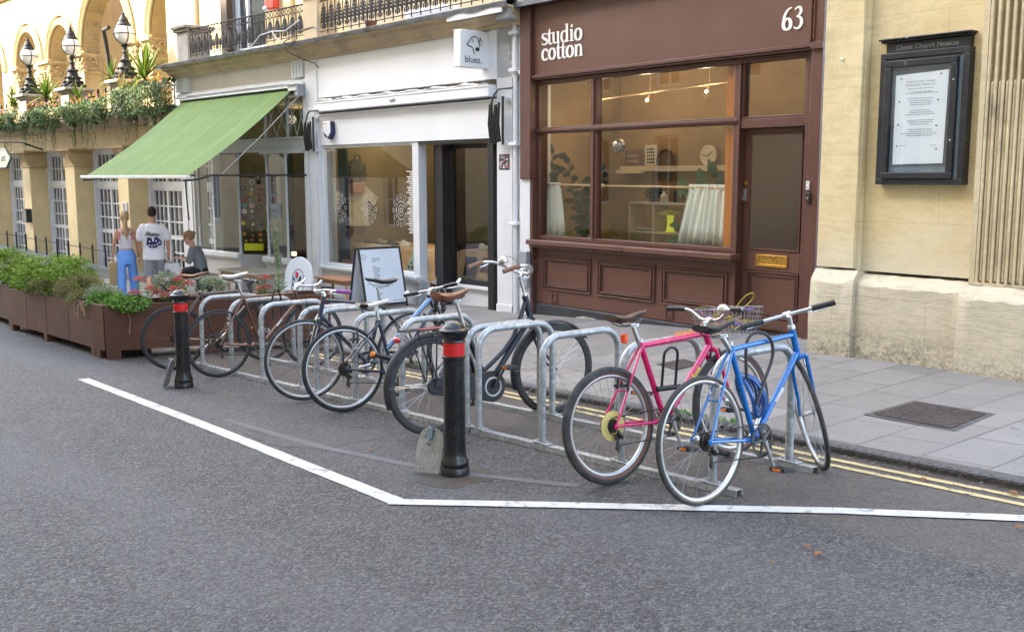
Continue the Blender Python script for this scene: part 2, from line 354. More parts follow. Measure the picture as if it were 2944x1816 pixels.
# patched asphalt
def patch(pts,col,seed,dz,j=.03):
    random.seed(seed); q=[]
    for (a,b),(c_,d_) in zip(pts,pts[1:]+pts[:1]):
        n=max(3,int(math.hypot(c_-a,d_-b)/.05))
        for i in range(n): f=i/n; q.append((a+(c_-a)*f+random.uniform(-j,j),b+(d_-b)*f+random.uniform(-j,j)))
    mb=MB(); cx_=sum(p[0] for p in q)/len(q); cy_=sum(p[1] for p in q)/len(q); N=len(q); mb.v=[Vector((x,y,gz(x)+dz)) for x,y in q]+[Vector((cx_,cy_,gz(cx_)+dz))]; mb.f=[(i,(i+1)%N,N) for i in range(N)]; mb.mi=[0]*N; struct(mb,'road_patch',paint('patched asphalt',col,.82,.35,30,bump=.8,bscale=110))
patch([(-6.75,3.34),(-6.62,3.72),(-6.06,4.05),(-5.75,3.9),(-5.85,3.42),(-6.2,3.24)],(.088,.083,.078),1,.002)
patch([(-4.86,3.52),(-4.78,3.78),(-4.52,3.86),(-4.36,3.66),(-4.42,3.42),(-4.66,3.36)],(.075,.060,.047),3,.0018,.04)
# manholes
def manhole(pts,label,nx,ny):
    P=[Vector((x,y,pz(x,y))) for x,y in pts]; c=sum(P,Vector())/4
    t=thing('manhole_cover',label,'manhole cover',c)
    f=MB(); m=MB()
    def q(s,tt): return (P[0]*(1-s)*(1-tt)+P[1]*s*(1-tt)+P[2]*s*tt+P[3]*(1-s)*tt)
    o=Vector((0,0,.003)); Q=[p+(p-c)*.16+o for p in P]; m.add(Q,[(0,1,2,3)]); m.build('concrete_surround',paint('cover surround',(.085,.08,.078),.8,.3,10,bump=.5),t,False)
    f.add([p+Vector((0,0,.007)) for p in P],[(0,1,2,3)])
    for i in range(nx):
        for j in range(ny):
            a=q((i+.15)/nx,(j+.15)/ny);b=q((i+.85)/nx,(j+.15)/ny);d=q((i+.85)/nx,(j+.85)/ny);e=q((i+.15)/nx,(j+.85)/ny); z=Vector((0,0,.0135)); z0=Vector((0,0,.0072))
            f.add([a+z0,b+z0,d+z0,e+z0]+[k+(q((i+.5)/nx,(j+.5)/ny)-k)*.25+z for k in (a,b,d,e)],[(4,5,6,7),(0,1,5,4),(1,2,6,5),(2,3,7,6),(3,0,4,7)])
    f.build('iron_lid',M_IRON,t,False)
manhole([(-3.58,6.58),(-2.98,6.5),(-3.02,7.13),(-3.56,7.18)],'larger ribbed iron manhole cover set in the pavement in front of the stone church wall',16,14)
manhole([(-6.14,7.28),(-5.80,7.13),(-5.84,7.5),(-6.12,7.61)],'small square iron cover in the pavement seen through the pink bicycle',9,8)
# ---------------- cycle racks ----------------
def ry(x): return 4.40-.028*(x+4)       # front foot line
def hoop_proto():
    t=thing('bike_stand','x','bike stand',(0,0,0)); D=.68; r=.024; H=.735; b=.14
    path=[(0,0,.03),(0,0,.3),(0,0,H-b)]+[(0,b-b*cos(R(a)),H-b+b*sin(R(a))) for a in (15,30,45,60,75,90)]+[(0,D/2,H)]+[(0,D-b+b*sin(R(a)),H-b+b*cos(R(a))) for a in (0,15,30,45,60,75,90)]+[(0,D,.3),(0,D,.03)]
    MB().tube(path,r,14).build('hoop',M_GALV,t)
    for y in (0,D):
        MB().box(-.075,.075,y-.03,y+.03,.042,.05).box(-.05,-.035,y-.008,y+.008,.05,.062).box(.035,.05,y-.008,y+.008,.05,.062).build('foot_plate',M_GALV,t,bevel=.002)
    return t
places=['at the far left end beside the planter','second from the far left, between the two leftmost bicycles','third from the left, behind the far bollard','fourth from the left, by the purple handlebar grip','fifth from the left, behind the dark bicycle with the purple grip','sixth from the left, under the white saddle','seventh from the left, by the brown sprung saddle','eighth from the left, left of a close pair','ninth from the left, right of a close pair','empty, between the black upright bicycle and the pink one','behind the pink bicycle with a pink smear on its top','nearest, at the right end, with the blue bicycle locked to it']
hx=[-10.11,-9.39,-8.71,-7.95,-7.66,-7.02,-6.33,-5.51,-5.37,-4.70,-3.99,-3.30]
proto=hoop_proto()
for i,x in enumerate(hx):
    o=proto if i==0 else copy_tree(proto)
    o.location=(x,ry(x),gz(x)); o.rotation_euler=(0,0,R(-3)); o['label']='galvanised steel hoop stand, '+places[i]; o['group']='hoop bike stands in the rack'
for k,(a,b) in enumerate([(-10.3,-7.8),(-7.78,-5.45),(-5.43,-3.12)]):
    t=thing('rack_rails',['pair of steel floor rails under the far left stands','pair of steel floor rails under the middle stands','pair of steel floor rails under the nearest stands by the blue bicycle'][k],'rack rails',((a+b)/2,ry((a+b)/2),gz((a+b)/2)),group='floor rails of the rack')
    for dy in (0,.68):
        m=MB(); dx=.036*(dy>0)
        for s in (-1,1): m.add([(a+dx,ry(a)+dy+s*.026-.003,gz(a)+.002),(b+dx,ry(b)+dy+s*.026-.003,gz(b)+.002),(b+dx,ry(b)+dy+s*.026+.003,gz(b)+.002),(a+dx,ry(a)+dy+s*.026+.003,gz(a)+.002),(a+dx,ry(a)+dy+s*.026-.003,gz(a)+.038),(b+dx,ry(b)+dy+s*.026-.003,gz(b)+.038),(b+dx,ry(b)+dy+s*.026+.003,gz(b)+.038),(a+dx,ry(a)+dy+s*.026+.003,gz(a)+.038)],[(0,3,2,1),(4,5,6,7),(0,1,5,4),(1,2,6,5),(2,3,7,6),(3,0,4,7)])
        m.add([(a+dx,ry(a)+dy-.023,gz(a)+.036),(b+dx,ry(b)+dy-.023,gz(b)+.036),(b+dx,ry(b)+dy+.023,gz(b)+.036),(a+dx,ry(a)+dy+.023,gz(a)+.036)],[(0,1,2,3)])
        m.build('rail',M_GALV,t,False)
# ---------------- bollards ----------------
def bollard(x,y,label,plate_ang,lab2,open_):
    z=gz(x); t=thing('bollard',label,'bollard',(x,y,z),group='black bollards with red bands'); B=Matrix.Translation((x,y,z))
    MB().lathe([(.086,0),(.086,.045),(.081,.053),(.083,.062),(.083,.085),(.075,.1),(.068,.125),(.066,.16),(.065,.2),(.063,.70),(.069,.705),(.069,.718),(.063,.722)],36,B).build('post',M_BLACKP,t)
    MB().lathe([(.0635,.722),(.0635,.80)],36,B).build('red_band',M_RED,t)
    MB().lathe([(.067,.80),(.067,.812),(.065,.815),(.072,.826),(.084,.85),(.089,.862),(.089,.872),(.081,.880),(.07,.884),(.063,.895),(.046,.912),(.02,.920),(.001,.921)],36,B).build('cap',M_BLACKP,t)
    # tread plate leaning on the foot of the bollard
    p=thing('steel_socket_cover',lab2,'steel cover',(0,0,0),group='steel covers leaning on bollards')
    m=MB(); n=28; W,H=.175,.27
    pts=[( (W/2)*(abs(cos(2*PI*i/n))**.7)*(1 if cos(2*PI*i/n)>0 else -1), H/2+(H/2)*((sin(2*PI*i/n))**.9 if sin(2*PI*i/n)>0 else -min(1,abs(sin(2*PI*i/n))*1.9))) for i in range(n)]
    pts=[(a,max(0,b)) for a,b in pts]; m.prism(pts,'y',0,.008)
    m.build('plate',M_STEEL,p)
    m=MB()
    for i in range(-3,4):
        for j in range(7):
            u=i*.03+(.015 if j%2 else 0); v=.03+j*.038
            if abs(u)<W/2*.8*(1-max(0,(v-.2))*5): 
                a=R(45 if (i+j)%2 else -45); d=Vector((cos(a),0,sin(a)))*.012; s=Vector((-sin(a),0,cos(a)))*.0035; c=Vector((u,-.0035,v)); m.add([c-d,c-s,c+d,c+s,c+Vector((0,.0035,0))-d*1.1,c-s*1.6+Vector((0,.0035,0)),c+d*1.1+Vector((0,.0035,0)),c+s*1.6+Vector((0,.0035,0))],[(0,1,2,3),(0,4,5,1),(1,5,6,2),(2,6,7,3),(3,7,4,0)])
    m.build('tread_pattern',M_ALLOY,p)
    m=MB().box(-.017,.017,-.03,-.001,.20,.27).ring((0,-.016,.185),.02,.005,14,6,ax='x'); m.build('padlock',paint('steel lock',(.2,.27,.33),.35,metal=.7),p,bevel=.002)
    p.matrix_world=Matrix.Translation((x+open_[0],y+open_[1],z+.005))@Matrix.Rotation(R(plate_ang),4,'Z')@Matrix.Rotation(R(-17),4,'X')
    return t
bollard(-4.63,3.64,'near black bollard with a red band, in front of the bike rack',28,'steel tread plate cover leaning against the foot of the near bollard',(-.125,-.115))
bollard(-9.04,3.89,'far black bollard with a red band, left, in front of the bronze bicycle',-42,'steel cover seen nearly edge on, leaning against the far left bollard',(-.15,-.12))
# ---------------- bicycles ----------------
def loft(mb,rings,M=None):
    n=len(rings[0]); vs=[p for r in rings for p in r]; fs=[]
    for i in range(len(rings)-1):
        for k in range(n): fs.append((i*n+k,i*n+(k+1)%n,(i+1)*n+(k+1)%n,(i+1)*n+k))
    fs+=[tuple(range(n))[::-1],tuple(range((len(rings)-1)*n,len(rings)*n))]; return mb.add(vs,fs,M)
RY=Matrix.Rotation(R(-90),4,'X')        # lathe axis z -> y
def smooth(path,it=2):
    pv=[Vector(p) for p in path]
    for _ in range(it):
        q=[pv[0]]
        for a,b in zip(pv[:-1],pv[1:]): q+=[a*.75+b*.25,a*.25+b*.75]
        q.append(pv[-1]); pv=q
    return pv
def wheel(t,P,c,M,disc=None):
    Rw=P['R']; tr=P['tr']; B=M@Matrix.Translation(c)


    hub=MB().lathe([(.006,-.05),(.006,-.036),(.024,-.035),(.024,-.03),(.011,-.026),(.011,.026),(.024,.03),(.024,.035),(.006,.036),(.006,.05)],14,B@RY)
    w2=hub.build('wheel',M_ALLOY,t)
    ty=MB(); seg=56; k=10
    vs=[];fs=[];mi=[]
    for i in range(seg):
        a=2*PI*i/seg
        for j in range(k):
            b=2*PI*j/k; rr=Rw-tr+tr*cos(b)*1.02; vs.append((rr*cos(a),tr*.95*sin(b),rr*sin(a)))
    for i in range(seg):
        for j in range(k):
            fs.append((i*k+j,i*k+(j+1)%k,((i+1)%seg)*k+(j+1)%k,((i+1)%seg)*k+j)); mi.append(0 if (j<3 or j>=k-3) else 1)
    ty.add(vs,fs,B); ty.mi=mi; ty.build('tyre',[P['tyre'],P['wall']],w2)
    ri=Rw-2*tr+.004
    MB().lathe([(ri,-.011),(ri,.011),(ri-.006,.0125),(ri-.014,.010),(ri-.019,.004),(ri-.019,-.004),(ri-.014,-.010),(ri-.006,-.0125),(ri,-.011)],56,B@RY).build('rim',P['rim'],w2)

    # fix: a rim is an annulus, its lathe caps are dropped
    o=bpy.data.objects[[c.name for c in w2.children if c.name.startswith('rim')][0]]
    me=o.data; bmf=[p for p in me.polygons if len(p.vertices)>4]
    import bmesh
    bm=bmesh.new(); bm.from_mesh(me); bmesh.ops.delete(bm,geom=[f for f in bm.faces if len(f.verts)>4],context='FACES_ONLY'); bm.to_mesh(me); bm.free()
    sp=MB(); ns=32
    for i in range(ns):
        s=1 if i%2 else -1; a=2*PI*i/ns; off=(1 if (i//2)%2 else -1)*R(58)
        sp.tube([(.022*cos(a+off),s*.031,.022*sin(a+off)),((ri-.016)*cos(a),0,(ri-.016)*sin(a))],.0011,4,M=B)
    sp.build('spokes',P.get('spm',M_SPOKE),w2)
    if disc: MB().lathe([(.02,-.03),(disc[0],-.031),(disc[0],-.033),(.02,-.034)],32,B@RY).build('spoke_guard',disc[1],w2)
    # reflector, valve
    return w2
def saddle(t,P,x,z,kind,mats):
    st={'slim':[(-.135,.062,.030),(-.12,.072,.035),(-.07,.066,.040),(-.01,.040,.036),(.06,.022,.030),(.12,.018,.026),(.14,.010,.014)],
        'wide':[(-.14,.075,.035),(-.125,.092,.055),(-.08,.094,.062),(-.02,.060,.055),(.05,.030,.045),(.11,.024,.035),(.135,.013,.018)]}[kind]
    rings=[]
    for sx,wd,h in st:
        top=.012*((sx-.0)/.14)**2+.004+(.012 if sx>.05 else 0)
        rg=[]
        for k in range(12):
            a=2*PI*k/12; y=wd*cos(a); zz=(h*.35*sin(a) if sin(a)>0 else h*.75*sin(a))
            rg.append((x+sx,y,z+top-h*.35+zz))
        rings.append(rg)
    m=MB(); loft(m,rings); m.mi=[(1 if (len(mats)>1 and i//12<2) else 0) for i in range(len(m.f))]
    for v in range(len(m.v)): m.v[v]=P['M']@m.v[v]
    s=m.build('saddle',mats,t)
    r=MB()
    for q in (1,-1): r.tube([(x-.10,q*.035,z-.03),(x-.05,q*.022,z-.055),(x+.03,q*.02,z-.055),(x+.11,q*.008,z-.022)],.0035,6,M=P['M'])
    if kind=='wide':
        for q in (1,-1):
            pts=[(x-.105+.017*cos(a),q*.05+.017*sin(a),z-.045-.045*a/(PI*8)) for a in [PI*8*i/48 for i in range(49)]]; r.tube(pts,.004,5,M=P['M'])
            r.lathe([(.021,-.098),(.021,-.092),(.010,-.12),(.004,-.125)],10,P['M']@Matrix.Translation((x-.105,q*.05,z)))
    r.build('saddle_rails',P.get('railm',M_DSTEEL),s)
    return s
def crank(t,P,bx,bz,ang,teeth=.095,mat=None,two=True):
    mat=mat or M_ALLOY; M=P['M']
    m=MB(); n=72
    prof=[]
    for i in range(n):
        a=2*PI*i/n; r=teeth+(.003 if i%2 else -.002); prof.append((r*cos(a),r*sin(a)))
    ring=MB()
    vs=[];fs=[]
    for i in range(n):
        a=2*PI*i/n; r=teeth+(.003 if i%2 else -.002)
        for rr in (r,teeth-.016):
            for y in (-.052,-.055): vs.append((bx+rr*cos(a),y,bz+rr*sin(a)))
    for i in range(n):
        j=(i+1)%n; a=i*4;b=j*4; fs+=[(a,b,b+2,a+2),(a+1,a+3,b+3,b+1),(a,a+1,b+1,b),(a+2,b+2,b+3,a+3)]
    ring.add(vs,fs,M)
    for k in range(5):
        a=R(ang+36+72*k); ring.tube([(bx,-.056,bz),(bx+(teeth-.012)*cos(a),-.054,bz+(teeth-.012)*sin(a))],[.012,.006],6,M=M)
    if two: ring.ring((bx,-.045,bz),teeth*.78,.003,36,5,M)
    cr=ring.build('chainring',M_DSTEEL,t)
    MB().tube([(bx,-.065,bz),(bx,.065,bz)],.018,12,M=M).build('bottom_bracket',M_DSTEEL,t)
    for s,aa in ((-1,ang),(1,ang+180)):
        a=R(aa); y=s*.068; ex,ez=bx+.17*cos(a),bz+.17*sin(a)
        c=MB().tube([(bx,y,bz),(bx+.05*cos(a),y*1.06,bz+.05*sin(a)),(ex,y*1.12,ez)],[.014,.010,.009],8,M=M).build('crank_arm',mat,t)
        p=MB(); y0=y*1.12+s*.008; L=M@Matrix.Translation((ex,y0+s*.045,ez))@Matrix.Rotation(R(P.get('pedrot',8)),4,'Y')
        p.box(-.045,.045,-.048,-.036,-.012,.012,L).box(-.045,.045,.036,.048,-.012,.012,L).box(-.048,-.038,-.036,.036,-.011,.011,L).box(.038,.048,-.036,.036,-.011,.011,L).box(-.038,.038,-.012,.012,-.009,.009,L)
        pd=p.build('pedal',P.get('pedm',M_BPLAST),c,bevel=.002)
        q=MB(); q.box(-.034,.034,-.0,.0,-.0,.0)
        [MB().box(a_,b_,-.026,.026,-.007,.007,L).build('pedal_reflector',M_ORANGE,pd) for a_,b_ in ((-.0495,-.0482),(.0482,.0495))]
def chain(t,P,bx,bz,r1,hx,hz,r2,y=-.05,sag=0):
    M=P['M']; c=MB(); pts=[(hx,y,hz+r2),(bx,y,bz+r1)]
    up=[]; n=26
    def seg(a,b,nn,low=False):
        o=[]
        for i in range(nn):
            f=i/nn; o.append((a[0]+(b[0]-a[0])*f,y,a[1]+(b[1]-a[1])*f-(sag*sin(PI*f) if low else 0)))
        return o
    path=seg((hx,hz+r2),(bx,bz+r1),24)+[(bx+r1*sin(a),y,bz+r1*cos(a)) for a in [PI*i/12 for i in range(12)]]
    low=(hx+.03,hz-.11) if P.get('der',1) else (hx,hz-r2)
    path+=seg((bx,bz-r1),low,24,True)
    if P.get('der',1): path+=[(hx+.015,y,hz-.12),(hx+.0,y,hz-.10),(hx+.035,y,hz-.06),(hx+.01,y,hz-r2)]
    path+=[(hx-r2*sin(a),y,hz-r2*cos(a)) for a in [PI*i/8 for i in range(1,8)]]
    c.tube(path,[.0042 if i%2 else .003 for i in range(len(path))],5,True,M=M).build('chain',M_CHAIN,t)
    cs=MB()
    for i in range(P.get('cogs',6)): cs.lathe([(r2-.004*i*1.3,-.028-.0035*i),(r2-.004*i*1.3,-.030-.0035*i)],28,M@Matrix.Translation((hx,0,hz))@RY)
    cs.build('cassette',M_CHAIN,t)
    if P.get('der',1):
        d=MB().tube([(hx+.01,-.062,hz-.03),(hx+.035,-.066,hz-.06),(hx+.03,-.064,hz-.075)],[.011,.016,.01],8,M=M).box(hx+.0,hx+.012,-.062,-.058,hz-.15,hz-.06,M).box(hx+.018,hx+.03,-.048,-.044,hz-.15,hz-.06,M)
        for dz in (-.06,-.12): d.lathe([(.02,-.056),(.02,-.05)],14,M@Matrix.Translation((hx+.012,0,hz+dz))@RY)
        d.build('derailleur',P.get('derm',M_DSTEEL),t,bevel=.001)
def bike(name,label,x,y,head,lean,**k):
    P=dict(R=.335,tr=.014,tyre=M_RUBBER,wall=M_RUBBER,rim=M_ALLOY,wb=1.0,bb=(.43,.27),sc=(.27,.79),ht=(.82,.81),hb=(.86,.68),steer=0,frame=M_BPLAST,fork=None,tt='diamond',rad=.0155,crank=-80,bar='flat',barm=M_ALLOY,grip=M_BPLAST,sad=(.22,.95),sadk='slim',sadm=[M_BPLAST],post=M_ALLOY,brake='caliper',cable=M_BPLAST)
    P.update(k); P['fork']=P['fork'] or P['frame']
    t=thing(name,label,'bicycle',(x,y,gz(x)),group='bicycles in the rack'); z=gz(x)
    M=Matrix.Translation((x,y,z))@Matrix.Rotation(R(head),4,'Z')@Matrix.Rotation(R(-lean),4,'X'); P['M']=M
    Rw=P['R']; wb=P['wb']; bx,bz=P['bb']; sx,sz=P['sc']; tx,tz=P['ht']; hx,hz=P['hb']; r=P['rad']
    V=lambda a,b,y=0:(a,y,b)
    # steering matrix about the head tube axis
    ax=Vector((tx-hx,0,tz-hz)).normalized(); o=Vector((hx,0,hz))
    S=M@Matrix.Translation(o)@Matrix.Rotation(R(P['steer']),4,ax)@Matrix.Translation(-o); P['S']=S
    f=MB()
    f.tube([V(tx+ax.x*.012,tz+ax.z*.012),V(hx-ax.x*.012,hz-ax.z*.012)],r*1.25,14,M=M)
    f.tube([V(bx,bz),V(sx+(sx-bx)*.03,sz+(sz-bz)*.03)],r,14,M=M)
    dt=(hx+ax.x*.02,hz+ax.z*.02); tt=(tx-ax.x*.02,tz-ax.z*.02)
    if P['tt']=='diamond':
        f.tube([V(sx-(sx-bx)*.03,sz-(sz-bz)*.03),V(*tt)],r*.92,14,M=M); f.tube([V(bx,bz),V(*dt)],r*1.12,14,M=M)
    elif P['tt']=='low':       # tube meets the seat tube low down
        lz=.47; lx=bx+(sx-bx)*(lz-bz)/(sz-bz)
        f.tube([V(bx,bz),V(*dt)],r*1.1,14,M=M)
    elif P['tt']=='dutch':
        f.tube([V(bx,bz),V(hx,hz+.0)],r*1.25,14,M=M)
        lz=.40; lx=bx+(sx-bx)*(lz-bz)/(sz-bz)
        f.tube([V(lx,lz),V(lx+.08,lz+.05),V(lx+.19,lz+.13),V(lx+.28,lz+.22),V(tx-.04,tz-.12),V(*tt)],r*.95,14,M=M)
    rx=0
    for q in (1,-1):
        f.tube([V(sx,sz-.02,q*.012),V(sx*.55+rx*.45,sz*.55+Rw*.45,q*.038),V(rx,Rw,q*.062)],[.008,.0075,.007],8,M=M)
        f.tube([V(bx-.02,bz,q*.02),V(bx*.6,bz*.6+Rw*.4,q*.042),V(rx,Rw,q*.062)],[.010,.009,.008],8,M=M)
        f.lathe([(.016,-.003),(.016,.003)],10,M@Matrix.Translation((rx,q*.062,Rw))@RY)
    f.tube([V(sx*.42,sz*.42+Rw*.58,-.04),V(sx*.42,sz*.42+Rw*.58,.04)],.006,6,M=M)
    fo=f.build('frame',P['frame'],t)
    if P['tt']=='low':
        MB().tube([V(lx,lz),V(*tt)],r*1.35,16,M=M).build('top_tube',P['frame2'],fo)
    # text along tubes
    for (txt,p0,p1,h,mt,off) in P.get('texts',[]):
        a=Vector((p0[0],0,p0[1])); b=Vector((p1[0],0,p1[1])); d=(b-a).normalized(); side=Vector((0,-1,0)); up_=side.cross(d)*-1
        up_=d.cross(side)*-1 if d.cross(side).z<0 else d.cross(side)
        W=Matrix((( d.x,up_.x,side.x,a.x),(d.y,up_.y,side.y,-off),(d.z,up_.z,side.z,a.z),(0,0,0,1)))
        MB().text(txt,h,M@W@Matrix.Translation((0,-h*.33,0)),.0008,off=.001).build('lettering',mt,fo,False)
    fk=MB(); fr_=.012
    fk.tube([V(hx-ax.x*.01,hz-ax.z*.01,-.045),V(hx-ax.x*.012,hz-ax.z*.012,0),V(hx-ax.x*.01,hz-ax.z*.01,.045)],.014,10,M=S)
    fk.tube([V(hx-ax.x*.03,hz-ax.z*.03),V(tx+ax.x*.05,tz+ax.z*.05)],.012,10,M=S)
    for q in (1,-1):
        kx=hx+(wb-hx)*.55; kz=hz+(Rw-hz)*.72
        fk.tube([V(hx,hz-.01,q*.045),V(kx,kz,q*.048),V(wb,Rw,q*.05)],[.0125,.010,.0075],10,M=S)
    fk_o=fk.build('fork',P['fork'],t)
    wheel(t,P,(0,0,Rw),M,P.get('disc')); wheel(t,P,(wb,0,Rw),S)
    # seat
    sdx,sdz=P['sad']; 
    MB().tube([V(sx,sz-.02),V(sx+(sdx+.03-sx),sdz-.055)],.0135,12,M=M).box(sdx-.0,sdx+.06,-.02,.02,sdz-.062,sdz-.045,M).build('seat_post',P['post'],t)
    MB().lathe([(r*1.25,0),(r*1.25,.02)],12,M@Matrix.Translation((sx+(sx-bx)*.02,0,sz+.008))).build('seat_clamp',M_ALLOY,t)
    saddle(t,P,sdx,sdz,P['sadk'],P['sadm'])
    # handlebar
    bk=P['bar']; hgt=P.get('stem',.09); bt=Vector((tx,0,tz))+ax*hgt; st=MB()
    st.tube([V(tx,tz),tuple(bt)],.0125,12,M=S); ext=P.get('ext',.07); c=bt+Vector((ext,0,.01)); st.tube([tuple(bt-ax*.012),tuple(c)],.014,10,M=S); st.tube([(c.x,-.022,c.z),(c.x,.022,c.z)],.02,12,M=S)
    st.lathe([(.021,0),(.021,.02),(.017,.026)],14,S@Matrix.Translation((tx+ax.x*.014,0,tz+ax.z*.014))); st.build('stem',P['barm'],t)
    cx,cz=c.x,c.z; W=P.get('bw',.28)
    path={'flat':[(cx-.03,-W,cz),(cx-.01,-.12,cz),(cx,0,cz),(cx-.01,.12,cz),(cx-.03,W,cz)],
     'riser':[(cx-.05,-W,cz+.075),(cx-.01,-.17,cz+.07),(cx,-.115,cz+.03),(cx,-.07,cz),(cx,0,cz),(cx,.07,cz),(cx,.115,cz+.03),(cx-.01,.17,cz+.07),(cx-.05,W,cz+.075)],
     'dutch':[(cx-.32,-.27,cz+.05),(cx-.2,-.28,cz+.085),(cx-.11,-.27,cz+.085),(cx-.04,-.2,cz+.05),(cx,-.1,cz+.01),(cx,0,cz),(cx,.1,cz+.01),(cx-.04,.2,cz+.05),(cx-.11,.27,cz+.085),(cx-.2,.28,cz+.085),(cx-.32,.27,cz+.05)],
     'sweep':[(cx-.21,-.29,cz+.0),(cx-.11,-.26,cz+.01),(cx-.02,-.16,cz+.02),(cx,0,cz),(cx-.02,.16,cz+.02),(cx-.11,.26,cz+.01),(cx-.21,.29,cz+.0)],
     'bull':[(cx+.16,-.2,cz+.05),(cx+.11,-.21,cz+.01),(cx+.02,-.19,cz+.0),(cx,-.1,cz),(cx,0,cz),(cx,.1,cz),(cx+.02,.19,cz),(cx+.11,.21,cz+.01),(cx+.16,.2,cz+.05)]}[bk]
    # smooth the path
    pv=[Vector(p) for p in path]
    for _ in range(2):
        q=[pv[0]]
        for a,b in zip(pv[:-1],pv[1:]): q+= [a*.75+b*.25,a*.25+b*.75]
        q.append(pv[-1]); pv=q
    hb=MB().tube([tuple(p) for p in pv],.0112,12,M=S).build('handlebar',P['barm'],t)
    for s in (0,-1):
        e=pv[s]; L=0; i=0 if s==0 else len(pv)-1; stp=1 if s==0 else -1; seg=[e]
        while L<.12 and 0<=i+stp<len(pv): L+=(pv[i+stp]-pv[i]).length; i+=stp; seg.append(pv[i])
        g=P['grip'] if not isinstance(P['grip'],tuple) else P['grip'][0 if s==0 else 1]
        if g: MB().tube([tuple(p) for p in seg],.0165,12,M=S).build('grip',g,hb)
        # lever
        b=seg[-1]; d=(seg[-1]-seg[-2]).normalized() if len(seg)>1 else Vector((0,1,0))
        if P.get('levers',1):
            fwd=Vector((1,0,-.35)); out=-d
            MB().tube([tuple(b+d*.03),tuple(b+d*.02+fwd*.035),tuple(b+out*.03+fwd*.055),tuple(b+out*.09+fwd*.062)],[.009,.007,.006,.0045],8,M=S).build('brake_lever',P.get('levm',M_BPLAST),hb)
            mid=Vector((cx+.10,0,cz-.02)); MB().tube(smooth([tuple(b+d*.03+fwd*.03),tuple((b+d*.06)+Vector((.07,0,.02))),tuple((b+d*.14)+Vector((.12,0,.02))),tuple(mid+Vector((.02,b.y*.35,-.02))),tuple(mid+Vector((-.01,b.y*.15,-.12))),(hx+.04,b.y*.05,hz+.02)]),.0022,5,M=S).build('cable',P['cable'],hb)
        if P.get('barends') and 1: MB().tube([tuple(e),tuple(e+Vector((.05,0,.035)))],.0125,10,M=S).build('bar_end',P['barends'],hb)
    # brakes
    if P['brake']:
        bz2=2*Rw+.0
        for (Mx,cx2,cz2) in ((M,.115,Rw*1.80),(S,hx+.035,hz-.03)):
            mb=MB()
            if P['brake']=='caliper':
                for q in (1,-1): mb.tube([(cx2,q*.008,cz2+.02),(cx2+.005,q*.035,cz2+.005),(cx2-.0,q*.03,cz2-.045)],[.007,.006,.006],7,M=Mx)
            else:
                for q in (1,-1): mb.tube([(cx2,q*.045,cz2-.085),(cx2+.01,q*.045,cz2-.02),(cx2+.005,q*.035,cz2+.02)],[.009,.007,.006],7,M=Mx).box(cx2-.035,cx2+.025,q*.028-.006,q*.028+.006,cz2-.06,cz2-.045,Mx)
                mb.tube([(cx2+.005,-.04,cz2+.02),(cx2+.0,0,cz2+.024),(cx2+.005,.04,cz2+.02)],.003,5,M=Mx)
            mb.build('brake',P.get('brm',M_ALLOY),t)
    if P.get('chaincase'):
        m=MB(); pr=[(bx+.115*cos(a),bz+.115*sin(a)) for a in [R(-90+180*i/12) for i in range(13)]]+[(rx+.06*cos(a),Rw+.0+.06*sin(a)) for a in [R(90+180*i/8) for i in range(9)]]
        m.prism(pr,'y',-.062,-.038,M).build('chain_case',P['chaincase'],t,bevel=.006)
        MB().ring((bx,-.066,bz),.066,.007,32,6,M).build('chain_case_ring',M_PALE,t)
        a=R(P['crank']); 
        for s,aa in ((-1,P['crank']),(1,P['crank']+180)):
            a=R(aa); yy=s*.08; ex,ez=bx+.17*cos(a),bz+.17*sin(a)
            c_=MB().tube([(bx,yy,bz),(ex,yy*1.1,ez)],[.014,.010],8,M=M).build('crank_arm',M_BPLAST,t)
            L=M@Matrix.Translation((ex,yy*1.1+s*.055,ez)); pd=MB().box(-.045,.045,-.045,.045,-.013,.013,L).build('pedal',M_BPLAST,c_,bevel=.004)
            [MB().box(a_,b_,-.03,.03,-.007,.007,L).build('pedal_reflector',M_ORANGE,pd) for a_,b_ in ((-.0475,-.0455),(.0455,.0475))]
    else:
        crank(t,P,bx,bz,P['crank'],P.get('teeth',.092),P.get('crm'))
        chain(t,P,bx,bz,P.get('teeth',.092),0,Rw,P.get('cog',.045),sag=P.get('sag',0))
    if P.get('fender'):
        for (cxx,Mx,a0,a1) in ((0,M,-5,200),(wb,S,35,200)):
            m=MB(); rings=[]
            n=30; rr=Rw+.018; hw=.027
            for i in range(n+1):
                a=R(a0+(a1-a0)*i/n); rg=[]
                for (dy,dr) in ((-hw,-.012),(-hw*.7,.002),(0,.008),(hw*.7,.002),(hw,-.012),(hw*.65,-.001),(0,.005),(-hw*.65,-.001)): rg.append((cxx+(rr+dr)*cos(a),dy,Rw+(rr+dr)*sin(a)))
                rings.append(rg)
            loft(m,rings,Mx); m.build('mudguard',P['fender'],t)
            st=MB()
            for q in (1,-1): st.tube([(cxx,q*.055,Rw),(cxx-(rr-.0)*cos(R(15)),q*.026,Rw-(rr)*sin(R(-3)))],.0025,5,M=Mx)
            st.build('mudguard_stay',M_CHROME,t)
